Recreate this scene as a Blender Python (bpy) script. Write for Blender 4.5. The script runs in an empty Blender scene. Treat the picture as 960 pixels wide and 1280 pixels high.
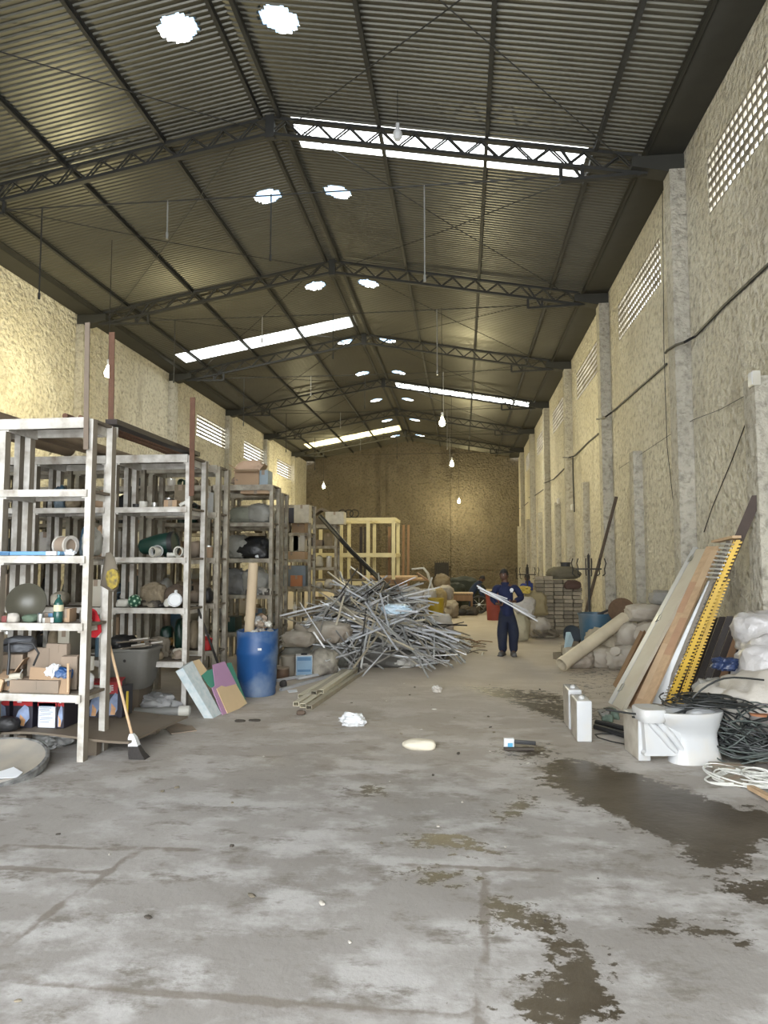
import bpy, bmesh, math, random
from mathutils import Vector, Matrix, Euler, noise
from math import sin, cos, pi, radians as rad, sqrt
R = random.Random(11)
SC = bpy.context.scene
COL = SC.collection

# ------------------------------------------------------------------ camera, sky, light, exposure
EYE = 1.75
YAW, PITCH, FPX = rad(-6.41), rad(4.076), 870.0
cam_d = bpy.data.cameras.new('camera'); cam = bpy.data.objects.new('camera', cam_d); COL.objects.link(cam)
cam.location = (0, 0, EYE); cam.rotation_euler = (pi/2+PITCH, 0, -YAW)
cam_d.sensor_fit = 'HORIZONTAL'; cam_d.sensor_width = 36; cam_d.lens = 36*FPX/960; cam_d.clip_end = 300
SC.camera = cam
SC.view_settings.view_transform = 'Standard'; SC.view_settings.look = 'None'
SC.view_settings.gamma = 1.0; SC.view_settings.use_curve_mapping = False
SC.view_settings.exposure = 0.55
SC.cycles.use_denoising = True
SC.cycles.max_bounces = 8; SC.cycles.diffuse_bounces = 5; SC.cycles.glossy_bounces = 3
SC.cycles.transmission_bounces = 4; SC.cycles.transparent_max_bounces = 8
SC.cycles.caustics_reflective = False; SC.cycles.caustics_refractive = False
SC.cycles.sample_clamp_indirect = 6.0
W = bpy.data.worlds.new('World'); SC.world = W; W.use_nodes = True
bg = W.node_tree.nodes['Background']; bg.inputs[0].default_value = (0.93, 0.97, 1.0, 1); bg.inputs[1].default_value = 6.0
# daylight that enters by the big doorway behind the camera
DOOR_X0, DOOR_X1, DOOR_H, FRONT_Y = -6.5, 2.6, 6.2, -3.0
al = bpy.data.lights.new('doorway_daylight', 'AREA'); al.shape = 'RECTANGLE'
al.size = DOOR_X1-DOOR_X0; al.size_y = DOOR_H; al.energy = 520; al.color = (0.92, 0.96, 1.0)
alo = bpy.data.objects.new('doorway_daylight', al); COL.objects.link(alo)
alo.location = ((DOOR_X0+DOOR_X1)/2, FRONT_Y-0.3, DOOR_H/2); alo.rotation_euler = (pi/2, 0, 0)

# ------------------------------------------------------------------ measuring helpers: photo pixel to a point of the hall
_f = Vector((sin(YAW)*cos(PITCH), cos(YAW)*cos(PITCH), sin(PITCH)))
_r = Vector((cos(YAW), -sin(YAW), 0)); _u = _r.cross(_f)
O = Vector((0, 0, EYE))
def ray(px, py): return (px-480)/FPX*_r - (py-640)/FPX*_u + _f
def PZ(px, py, z=0.0):
    d = ray(px, py); return O + d*((z-EYE)/d.z)
def PY(px, py, y):
    d = ray(px, py); return O + d*(y/d.y)
def PX(px, py, x):
    d = ray(px, py); return O + d*(x/d.x)

# ------------------------------------------------------------------ materials
MATS = {}
def mat(name, col, rough=0.7, metal=0.0, var=0.18, scale=6.0, bump=0.0, bscale=None, dirt=None, dirt_amt=0.0, dscale=2.5, emit=0, trans=0.0, alpha=1.0, stretch=None):
    if name in MATS: return MATS[name]
    m = bpy.data.materials.new(name); m.use_nodes = True; MATS[name] = m
    nt = m.node_tree; N, L = nt.nodes, nt.links; b = N['Principled BSDF']
    b.inputs['Roughness'].default_value = rough; b.inputs['Metallic'].default_value = metal
    tc = N.new('ShaderNodeTexCoord'); vec = tc.outputs['Object']
    if stretch:
        mp = N.new('ShaderNodeMapping'); mp.inputs['Scale'].default_value = stretch; L.new(vec, mp.inputs[0]); vec = mp.outputs[0]
    n1 = N.new('ShaderNodeTexNoise'); n1.inputs['Scale'].default_value = scale; n1.inputs['Detail'].default_value = 5; L.new(vec, n1.inputs['Vector'])
    mx = N.new('ShaderNodeMix'); mx.data_type = 'RGBA'
    mx.inputs[6].default_value = (*[max(0, c*(1-var)) for c in col], 1); mx.inputs[7].default_value = (*[min(1, c*(1+var)) for c in col], 1)
    L.new(n1.outputs['Fac'], mx.inputs[0]); out = mx.outputs[2]
    if dirt:
        n2 = N.new('ShaderNodeTexNoise'); n2.inputs['Scale'].default_value = dscale; n2.inputs['Detail'].default_value = 6; L.new(vec, n2.inputs['Vector'])
        rp = N.new('ShaderNodeMapRange'); rp.inputs[1].default_value = 0.5-0.35*dirt_amt; rp.inputs[2].default_value = 0.85-0.35*dirt_amt
        L.new(n2.outputs['Fac'], rp.inputs[0])
        m2 = N.new('ShaderNodeMix'); m2.data_type = 'RGBA'; m2.inputs[7].default_value = (*dirt, 1)
        L.new(rp.outputs[0], m2.inputs[0]); L.new(out, m2.inputs[6]); out = m2.outputs[2]
    L.new(out, b.inputs['Base Color'])
    if bump:
        n3 = N.new('ShaderNodeTexNoise'); n3.inputs['Scale'].default_value = bscale or scale*3; n3.inputs['Detail'].default_value = 4; L.new(vec, n3.inputs['Vector'])
        bp = N.new('ShaderNodeBump'); bp.inputs['Strength'].default_value = bump; bp.inputs['Distance'].default_value = 0.02
        L.new(n3.outputs['Fac'], bp.inputs['Height']); L.new(bp.outputs[0], b.inputs['Normal'])
    if emit:
        b.inputs['Emission Color'].default_value = (*col, 1); b.inputs['Emission Strength'].default_value = emit
    if trans: b.inputs['Transmission Weight'].default_value = trans
    if alpha < 1: b.inputs['Alpha'].default_value = alpha
    return m

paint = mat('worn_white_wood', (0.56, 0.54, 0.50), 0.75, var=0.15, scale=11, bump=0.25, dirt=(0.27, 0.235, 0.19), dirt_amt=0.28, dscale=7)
shadewood = mat('shaded_grey_wood', (0.21, 0.18, 0.14), 0.85, var=0.25, scale=14, bump=0.2, stretch=(2.5, 2.5, 0.5))  # rack post sides: shade away from the door painted in as darker wood
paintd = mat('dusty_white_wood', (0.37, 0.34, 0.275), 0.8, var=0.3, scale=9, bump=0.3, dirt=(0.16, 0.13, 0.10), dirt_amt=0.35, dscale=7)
boardm = mat('shelf_board_wood', (0.14, 0.118, 0.09), 0.85, var=0.3, scale=5, bump=0.2, dirt=(0.14, 0.11, 0.08), dirt_amt=0.5)
yellowwood = mat('pale_yellow_frame_wood', (0.62, 0.55, 0.33), 0.7, var=0.2, scale=6, bump=0.2)
rust = mat('rusty_iron', (0.13, 0.065, 0.04), 0.75, 0.3, var=0.4, scale=12, bump=0.3)
darkiron = mat('dark_iron', (0.035, 0.032, 0.03), 0.6, 0.4, var=0.3)
steel = mat('truss_steel', (0.022, 0.022, 0.020), 0.75, 0.0, var=0.3, scale=4)
gutterm = mat('gutter_steel', (0.035, 0.034, 0.028), 0.7, 0.2, var=0.3, scale=3)
concrete = mat('grey_concrete', (0.30, 0.27, 0.21), 0.9, var=0.25, scale=4, bump=0.8, bscale=12, dirt=(0.16, 0.14, 0.11), dirt_amt=0.4)
alu = mat('aluminium', (0.40, 0.395, 0.38), 0.42, 0.6, var=0.2, scale=5)
aluw = mat('white_painted_aluminium', (0.56, 0.57, 0.59), 0.45, 0.1, var=0.12)
alub = mat('bronze_aluminium', (0.36, 0.32, 0.24), 0.5, 0.15, var=0.2)
alud = mat('dark_anodised_aluminium', (0.05, 0.045, 0.04), 0.45, 0.5, var=0.2)
sackm = mat('dusty_plastic_sack', (0.42, 0.38, 0.315), 0.65, var=0.3, scale=5, bump=0.5, bscale=14, dirt=(0.20, 0.16, 0.12), dirt_amt=0.4)
sackw = mat('white_raffia_sack', (0.47, 0.44, 0.40), 0.75, var=0.15, scale=5, bump=0.4, bscale=20, dirt=(0.42, 0.38, 0.31), dirt_amt=0.25)
sackg = mat('grey_plastic_bag', (0.25, 0.245, 0.22), 0.5, var=0.3, scale=6, bump=0.4, bscale=16)
sackb = mat('brown_burlap', (0.20, 0.16, 0.105), 0.9, var=0.3, scale=14, bump=0.5, bscale=60)
blackbag = mat('black_bin_bag', (0.012, 0.012, 0.013), 0.4, var=0.2, bump=0.4, bscale=18)
card = mat('brown_cardboard', (0.33, 0.225, 0.14), 0.85, var=0.15, scale=5)
card2 = mat('dusty_cardboard', (0.30, 0.23, 0.17), 0.9, var=0.2, scale=5, dirt=(0.18, 0.15, 0.12), dirt_amt=0.3)
bluep = mat('blue_drum_plastic', (0.010, 0.065, 0.205), 0.45, var=0.15, scale=3, dirt=(0.28, 0.33, 0.38), dirt_amt=0.12, dscale=2.2)
bluedull = mat('dull_blue_plastic', (0.035, 0.09, 0.14), 0.5, var=0.2, scale=4, dirt=(0.14, 0.16, 0.17), dirt_amt=0.25)
porcelain = mat('white_porcelain', (0.52, 0.53, 0.54), 0.15, var=0.04, scale=3, dirt=(0.55, 0.52, 0.47), dirt_amt=0.12, dscale=5)
porcdirty = mat('dirty_porcelain_side', (0.55, 0.51, 0.44), 0.4, var=0.2, scale=6, dirt=(0.3, 0.26, 0.2), dirt_amt=0.5, dscale=6)
pvc = mat('cream_pvc', (0.54, 0.47, 0.34), 0.45, var=0.12, scale=4, dirt=(0.40, 0.34, 0.25), dirt_amt=0.25)
pvcw = mat('white_pvc', (0.56, 0.55, 0.50), 0.4, var=0.1, dirt=(0.4, 0.37, 0.3), dirt_amt=0.25)
pvcg = mat('grey_pvc', (0.22, 0.22, 0.21), 0.5, var=0.2)
cardtube = mat('card_tube', (0.47, 0.37, 0.25), 0.8, var=0.12, scale=4)
creamp = mat('cream_painted_board', (0.50, 0.465, 0.38), 0.6, var=0.1, scale=3, dirt=(0.45, 0.40, 0.32), dirt_amt=0.15)
lightwood = mat('light_wood', (0.52, 0.36, 0.22), 0.65, var=0.25, scale=3, stretch=(6, 6, 1), bump=0.1)
brownwood = mat('brown_wood', (0.24, 0.14, 0.075), 0.75, var=0.3, scale=3, stretch=(5, 5, 1))
darkwood = mat('dark_stained_wood', (0.035, 0.026, 0.022), 0.6, var=0.4, scale=4, stretch=(6, 1, 6))
yellowm = mat('yellow_painted_steel', (0.66, 0.42, 0.035), 0.5, 0.0, var=0.15, scale=6, dirt=(0.4, 0.26, 0.06), dirt_amt=0.2)
greym = mat('grey_painted_steel', (0.55, 0.56, 0.56), 0.5, 0.2, var=0.15)
blackp = mat('black_rubber', (0.015, 0.015, 0.016), 0.5, var=0.3)
whitep = mat('white_plastic', (0.60, 0.61, 0.62), 0.4, var=0.08)
redp = mat('red_plastic', (0.42, 0.02, 0.02), 0.5, var=0.2)
redc = mat('red_cloth', (0.45, 0.012, 0.02), 0.8, var=0.2, bump=0.3)
redd = mat('faded_red_drum', (0.25, 0.05, 0.035), 0.7, var=0.3, scale=4)
navy = mat('navy_workwear', (0.006, 0.011, 0.046), 0.88, var=0.3, scale=8, bump=0.3, bscale=14)
navyd = mat('dusty_navy_trousers', (0.006, 0.010, 0.028), 0.9, var=0.3, scale=6, bump=0.3, bscale=12, dirt=(0.018, 0.022, 0.033), dirt_amt=0.25, dscale=5)
skin = mat('brown_skin', (0.10, 0.048, 0.028), 0.6, var=0.1)
hairm = mat('black_hair', (0.01, 0.008, 0.007), 0.6, var=0.2, bump=0.3, bscale=60)
shoem = mat('grey_dusty_boot', (0.09, 0.085, 0.08), 0.8, var=0.2)
green = mat('green_plastic', (0.02, 0.09, 0.05), 0.45, var=0.2)
darkgreen = mat('dark_green_plastic', (0.008, 0.035, 0.025), 0.45, var=0.2)
brass = mat('old_brass', (0.45, 0.26, 0.09), 0.35, 0.8, var=0.3)
paverm = mat('grey_paver', (0.23, 0.195, 0.14), 0.95, var=0.3, scale=9, bump=0.6, bscale=40)
def vary(m, lo=0.6, hi=1.25):
    nt = m.node_tree; b = nt.nodes['Principled BSDF']; src = b.inputs['Base Color'].links[0].from_socket; oi = nt.nodes.new('ShaderNodeObjectInfo'); mr = nt.nodes.new('ShaderNodeMapRange'); mr.inputs[3].default_value = lo; mr.inputs[4].default_value = hi
    vm = nt.nodes.new('ShaderNodeVectorMath'); vm.operation = 'SCALE'; nt.links.new(oi.outputs['Random'], mr.inputs[0]); nt.links.new(src, vm.inputs[0]); nt.links.new(mr.outputs[0], vm.inputs['Scale']); nt.links.new(vm.outputs[0], b.inputs['Base Color'])
vary(paverm); vary(alu, 0.45, 1.25); vary(aluw, 0.7, 1.1); vary(alub, 0.6, 1.3)
straw = mat('broom_bristle', (0.03, 0.026, 0.024), 0.9, var=0.5, scale=30, stretch=(4, 4, 0.3))
greytub = mat('grey_fibre_tub', (0.20, 0.195, 0.18), 0.7, var=0.15, scale=5, dirt=(0.12, 0.11, 0.095), dirt_amt=0.3)
dishm = mat('dented_grey_dish', (0.25, 0.24, 0.22), 0.85, 0.0, var=0.2, scale=5, dirt=(0.36, 0.32, 0.26), dirt_amt=0.5, dscale=3)
dishr = mat('blotched_dish_rim', (0.24, 0.24, 0.23), 0.75, 0.0, var=0.3, scale=9, dirt=(0.05, 0.05, 0.05), dirt_amt=0.5, dscale=14)
foam = mat('white_foam', (0.60, 0.64, 0.65), 0.7, var=0.1, scale=10, dirt=(0.42, 0.52, 0.55), dirt_amt=0.35, dscale=16)
tan = mat('tan_board', (0.60, 0.45, 0.27), 0.8, var=0.08)
mint = mat('green_board', (0.07, 0.28, 0.20), 0.7, var=0.1)
lilac = mat('lilac_board', (0.43, 0.25, 0.40), 0.75, var=0.08)
bluebox = mat('light_blue_vinyl', (0.13, 0.29, 0.48), 0.35, var=0.2)
paper = mat('white_paper', (0.64, 0.66, 0.69), 0.8, var=0.04)
labelblue = mat('label_blue', (0.05, 0.14, 0.26), 0.5, var=0.2)
photoblue = mat('printed_picture_blue', (0.22, 0.28, 0.42), 0.5, var=0.6, scale=14)
photoskin = mat('printed_picture_orange', (0.55, 0.30, 0.14), 0.5, var=0.5, scale=20)
boxblack = mat('printed_black_card', (0.018, 0.016, 0.025), 0.5, var=0.3)
boxred = mat('printed_red_card', (0.36, 0.015, 0.018), 0.5, var=0.25)
yellowp = mat('yellow_plastic', (0.40, 0.28, 0.02), 0.5, var=0.2)
cloth = mat('grey_brown_cloth', (0.17, 0.145, 0.11), 0.9, var=0.2, scale=10)
clearbag = mat('clear_plastic_bag', (0.55, 0.55, 0.54), 0.15, var=0.2, bump=0.8, bscale=22, alpha=0.55)
glassg = mat('green_bottle_plastic', (0.015, 0.07, 0.06), 0.25, var=0.2)
tin = mat('tin', (0.5, 0.5, 0.48), 0.35, 0.8, var=0.2)
clay = mat('terracotta', (0.36, 0.15, 0.07), 0.8, var=0.15)
broken = mat('dark_clutter', (0.06, 0.05, 0.04), 0.85, var=0.5, scale=10)

# ------------------------------------------------------------------ mesh builder
class MB:
    def __init__(s): s.v = []; s.f = []; s.mi = []; s.cur = 0
    def add(s, vs, fs):
        o = len(s.v); s.v += [Vector(v) for v in vs]; s.f += [tuple(i+o for i in f) for f in fs]; s.mi += [s.cur]*len(fs); return s
    def box(s, c, d, rot=None, taper=1.0, ch=0.0):
        x, y, z = [q/2 for q in d]; c = Vector(c)
        if ch:
            bm = bmesh.new(); bmesh.ops.create_cube(bm, size=1)
            for v in bm.verts:
                k = taper if v.co.z > 0 else 1
                v.co = Vector((v.co.x*d[0]*k, v.co.y*d[1]*k, v.co.z*d[2]))
            bmesh.ops.bevel(bm, geom=bm.edges[:], offset=ch, segments=2, affect='EDGES', profile=0.7)
            vs = [v.co.copy() for v in bm.verts]; bm.verts.index_update(); fs = [[v.index for v in f.verts] for f in bm.faces]; bm.free()
        else:
            vs = [Vector((a*x, b*y, -z)) for a, b in ((-1, -1), (1, -1), (1, 1), (-1, 1))] + [Vector((a*x*taper, b*y*taper, z)) for a, b in ((-1, -1), (1, -1), (1, 1), (-1, 1))]
            fs = [(3, 2, 1, 0), (4, 5, 6, 7), (0, 1, 5, 4), (1, 2, 6, 5), (2, 3, 7, 6), (3, 0, 4, 7)]
        if rot is not None:
            M = rot if isinstance(rot, Matrix) else Euler(rot).to_matrix()
            vs = [M @ v for v in vs]
        return s.add([v+c for v in vs], fs)
    def bar(s, p0, p1, w, h, up=(0, 0, 1), prof=None):
        p0, p1, up = Vector(p0), Vector(p1), Vector(up); t = (p1-p0).normalized()
        if abs(t.dot(up)) > 0.99: up = Vector((0, 1, 0))
        a = t.cross(up).normalized(); b = a.cross(t)
        pr = prof or [(-w/2, -h/2), (w/2, -h/2), (w/2, h/2), (-w/2, h/2)]
        n = len(pr)
        vs = [p0+a*x+b*y for x, y in pr] + [p1+a*x+b*y for x, y in pr]
        fs = [(i, (i+1) % n, n+(i+1) % n, n+i) for i in range(n)]
        if not prof or len(prof) <= 4: fs += [tuple(range(n))[::-1], tuple(range(n, 2*n))]
        else: fs += [tuple(range(n))[::-1], tuple(range(n, 2*n))]
        return s.add(vs, fs)
    def tube(s, pts, r, n=8, caps=True):
        pts = [Vector(p) for p in pts]; vs = []; fs = []
        rr = r if isinstance(r, (list, tuple)) else [r]*len(pts)
        prev = None
        for i, p in enumerate(pts):
            t = (pts[min(i+1, len(pts)-1)]-pts[max(i-1, 0)])
            if t.length < 1e-9: t = Vector((0, 0, 1))
            t.normalize()
            if prev is None:
                up = Vector((0, 0, 1)) if abs(t.z) < 0.9 else Vector((1, 0, 0))
                a = t.cross(up).normalized()
            else:
                a = prev-t*prev.dot(t)
                a = a.normalized() if a.length > 1e-6 else t.orthogonal().normalized()
            prev = a; b = t.cross(a)
            vs += [p+(a*cos(2*pi*k/n)+b*sin(2*pi*k/n))*rr[i] for k in range(n)]
        for i in range(len(pts)-1):
            for k in range(n):
                fs.append((i*n+k, i*n+(k+1) % n, (i+1)*n+(k+1) % n, (i+1)*n+k))
        if caps: fs += [tuple(range(n))[::-1], tuple(range((len(pts)-1)*n, len(pts)*n))]
        return s.add(vs, fs)
    def pipe(s, p0, p1, r, t=0.006, n=16):          # hollow pipe
        p0, p1 = Vector(p0), Vector(p1); d = (p1-p0).normalized(); a = d.orthogonal().normalized(); b = d.cross(a); vs = []
        for p, q in ((p0, r), (p1, r), (p1, r-t), (p0, r-t)):
            vs += [p+(a*cos(2*pi*k/n)+b*sin(2*pi*k/n))*q for k in range(n)]
        fs = [(i*n+k, i*n+(k+1) % n, ((i+1) % 4)*n+(k+1) % n, ((i+1) % 4)*n+k) for i in range(4) for k in range(n)]
        return s.add(vs, fs)
    def lathe(s, prof, c=(0, 0, 0), n=24, rot=None, sx=1, sy=1, caps=True):
        c = Vector(c); vs = []; fs = []
        for r, z in prof: vs += [Vector((r*cos(2*pi*k/n)*sx, r*sin(2*pi*k/n)*sy, z)) for k in range(n)]
        for i in range(len(prof)-1):
            for k in range(n): fs.append((i*n+k, i*n+(k+1) % n, (i+1)*n+(k+1) % n, (i+1)*n+k))
        if caps and prof[0][0] > 1e-6: fs.append(tuple(range(n))[::-1])
        if caps and prof[-1][0] > 1e-6: fs.append(tuple(range((len(prof)-1)*n, len(prof)*n)))
        if rot is not None:
            M = rot if isinstance(rot, Matrix) else Euler(rot).to_matrix(); vs = [M @ v for v in vs]
        return s.add([v+c for v in vs], fs)
    def prism(s, poly, depth, M):                   # poly in local xz, thickness along local y, placed by 4x4 M
        n = len(poly); vs = [M @ Vector((x, 0, z)) for x, z in poly] + [M @ Vector((x, depth, z)) for x, z in poly]
        fs = [tuple(range(n)), tuple(range(n, 2*n))[::-1]] + [(i, n+i, n+(i+1) % n, (i+1) % n)[::-1] for i in range(n)]
        return s.add(vs, fs)
    def blob(s, c, d, seed=0, amp=0.25, freq=2.2, sub=4, rot=0, flat=0.12, crease=0.08):
        bm = bmesh.new(); bmesh.ops.create_icosphere(bm, subdivisions=sub, radius=1)
        sd = Vector((seed*3.17, seed*1.31, seed*7.7)); vs = []
        for v in bm.verts:
            p = v.co.copy(); k = 1+amp*noise.noise(p*freq*0.6+sd)+amp*0.5*noise.noise(p*freq*1.7+sd)
            k -= crease*abs(noise.noise(p*freq*2.4+sd*2))*2.0
            k += crease*0.35*noise.noise(p*freq*6+sd)
            p = p*k
            e = 0.8                                  # slightly boxed pillow shape
            p = Vector([math.copysign(abs(q)**e, q) for q in p])
            if p.z < -1+flat*2: p.z = -1+flat*2-(-1+flat*2-p.z)*0.08
            vs.append(p)
        zmin = min(p.z for p in vs)
        cr, sr = cos(rot), sin(rot); out = []
        for p in vs:
            x, y, z = p.x*d[0]/2, p.y*d[1]/2, (p.z-zmin)*d[2]/(1-zmin)
            out.append(Vector((x*cr-y*sr, x*sr+y*cr, z))+Vector(c))
        bm.verts.index_update(); fs = [[v.index for v in f.verts] for f in bm.faces]; bm.free()
        return s.add(out, fs)
    def build(s, name, mats, parent=None, smooth=35, loc=None):
        me = bpy.data.meshes.new(name); off = Vector(loc) if loc is not None else (WORLD_LOC(parent) if parent else Vector((0, 0, 0)))
        me.from_pydata([v-off for v in s.v], [], s.f)
        ms = mats if isinstance(mats, (list, tuple)) else [mats]
        for m in ms: me.materials.append(m)
        if len(ms) > 1: me.polygons.foreach_set('material_index', s.mi)
        if smooth:
            me.polygons.foreach_set('use_smooth', [True]*len(me.polygons)); me.set_sharp_from_angle(angle=rad(smooth))
        me.update()
        o = bpy.data.objects.new(name, me); COL.objects.link(o)
        if parent: o.parent = parent; o['_w'] = list(off); o.location = (0, 0, 0)
        else: o.location = off; o['_w'] = list(off)
        return o
def WORLD_LOC(o): return Vector(o['_w']) if '_w' in o else Vector((0, 0, 0))
def tag(o, label, cat, group=None, kind=None):
    o['label'] = label; o['category'] = cat
    if group: o['group'] = group
    if kind: o['kind'] = kind
    return o
def thing(name, label, cat, loc=(0, 0, 0), group=None):
    o = bpy.data.objects.new(name, None); o.empty_display_size = 0.1; COL.objects.link(o); o.location = loc; o['_w'] = list(loc)
    return tag(o, label, cat, group)
def solo(name, mb, m, label, cat, loc=(0, 0, 0), group=None, smooth=35):
    o = mb.build(name, m, None, smooth, loc=loc); return tag(o, label, cat, group)
def dup(root, loc, label=None, group=None, rotz=None, rot=None):
    r = root.copy(); COL.objects.link(r); r.location = loc; r['_w'] = list(loc)
    if rotz is not None: r.rotation_euler = (0, 0, rotz)
    if rot is not None: r.rotation_euler = rot
    if label: r['label'] = label
    if group: r['group'] = group
    for ch in list(root.children):
        c = ch.copy(); COL.objects.link(c); c.parent = r
        for g in ch.children:
            d = g.copy(); COL.objects.link(d); d.parent = c
    return r
def struct(name, mb, m, smooth=None):
    o = mb.build(name, m, None, smooth); o['kind'] = 'structure'; return o
ORD = ['first', 'second', 'third', 'fourth', 'fifth', 'sixth', 'seventh', 'eighth', 'ninth', 'tenth', 'eleventh', 'twelfth']

# ------------------------------------------------------------------ the hall
WL, WR, BY, XC, ZR, SL = -10.3, 3.65, 45.3, -3.33, 9.7, 0.18
GL, GR = -9.76, 3.10                    # where the roof sheets end over the gutters
TY = [11.55+5.95*k for k in range(6)]
def roofz(x): return ZR-SL*abs(x-XC)

def wall_mat(name, base, light, dark, bs=1.0):
    m = bpy.data.materials.new(name); m.use_nodes = True; nt = m.node_tree; N, L = nt.nodes, nt.links; b = N['Principled BSDF']
    b.inputs['Roughness'].default_value = 0.95
    geo = N.new('ShaderNodeNewGeometry')
    def tex(scale, det=5, st=None, rough=0.5):
        t = N.new('ShaderNodeTexNoise'); t.inputs['Scale'].default_value = scale; t.inputs['Detail'].default_value = det; t.inputs['Roughness'].default_value = rough
        v = geo.outputs['Position']
        if st:
            mp = N.new('ShaderNodeMapping'); mp.inputs['Scale'].default_value = st; L.new(v, mp.inputs[0]); v = mp.outputs[0]
        L.new(v, t.inputs['Vector']); return t
    def mix(a, bb, f):
        mx = N.new('ShaderNodeMix'); mx.data_type = 'RGBA'
        for i, q in ((6, a), (7, bb)):
            if isinstance(q, tuple): mx.inputs[i].default_value = (*q, 1)
            else: L.new(q, mx.inputs[i])
        L.new(f, mx.inputs[0]); return mx.outputs[2]
    def ramp(o, lo, hi):
        r = N.new('ShaderNodeMapRange'); r.inputs[1].default_value = lo; r.inputs[2].default_value = hi; L.new(o, r.inputs[0]); return r.outputs[0]
    c1 = mix(base, light, ramp(tex(0.7, 4).outputs['Fac'], 0.35, 0.65))
    c2 = mix(c1, dark, ramp(tex(1.3, 6, (1, 1, 0.35)).outputs['Fac'], 0.56, 0.78))      # weather streaks
    # sprayed-on mortar: shade in the hollows between lumps, painted as dark colour
    fl = tex(9.0, 5, (1, 1, 1.0), 0.62)
    c3 = mix(c2, tuple(q*0.86 for q in dark), ramp(fl.outputs['Fac'], 0.48, 0.70))
    L.new(c3, b.inputs['Base Color'])
    v = N.new('ShaderNodeTexVoronoi'); v.inputs['Scale'].default_value = 8*bs; v.feature = 'SMOOTH_F1'
    mp = N.new('ShaderNodeMapping'); mp.inputs['Scale'].default_value = (1, 0.8, 1.2)
    nz = tex(5, 3); ad = N.new('ShaderNodeVectorMath'); ad.operation = 'MULTIPLY_ADD'; ad.inputs[1].default_value = (0.25, 0.25, 0.25)
    L.new(nz.outputs['Color'], ad.inputs[0]); L.new(geo.outputs['Position'], ad.inputs[2]); L.new(ad.outputs[0], mp.inputs[0]); L.new(mp.outputs[0], v.inputs['Vector'])
    mm = N.new('ShaderNodeMath'); mm.operation = 'MULTIPLY_ADD'; mm.inputs[1].default_value = -1.6
    L.new(fl.outputs['Fac'], mm.inputs[0]); L.new(v.outputs['Distance'], mm.inputs[2])
    bp = N.new('ShaderNodeBump'); bp.inputs['Strength'].default_value = 0.8; bp.inputs['Distance'].default_value = 0.115*(1.0 if bs <= 1 else 0.40); bp.invert = True
    L.new(mm.outputs[0], bp.inputs['Height']); L.new(bp.outputs[0], b.inputs['Normal'])
    return m
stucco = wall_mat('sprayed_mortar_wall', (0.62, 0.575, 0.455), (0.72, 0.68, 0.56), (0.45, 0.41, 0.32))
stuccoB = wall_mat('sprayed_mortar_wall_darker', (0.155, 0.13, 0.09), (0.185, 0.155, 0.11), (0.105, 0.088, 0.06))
pillarm = wall_mat('pilaster_mortar', (0.42, 0.395, 0.33), (0.50, 0.47, 0.39), (0.32, 0.295, 0.245), 1.6)

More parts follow.
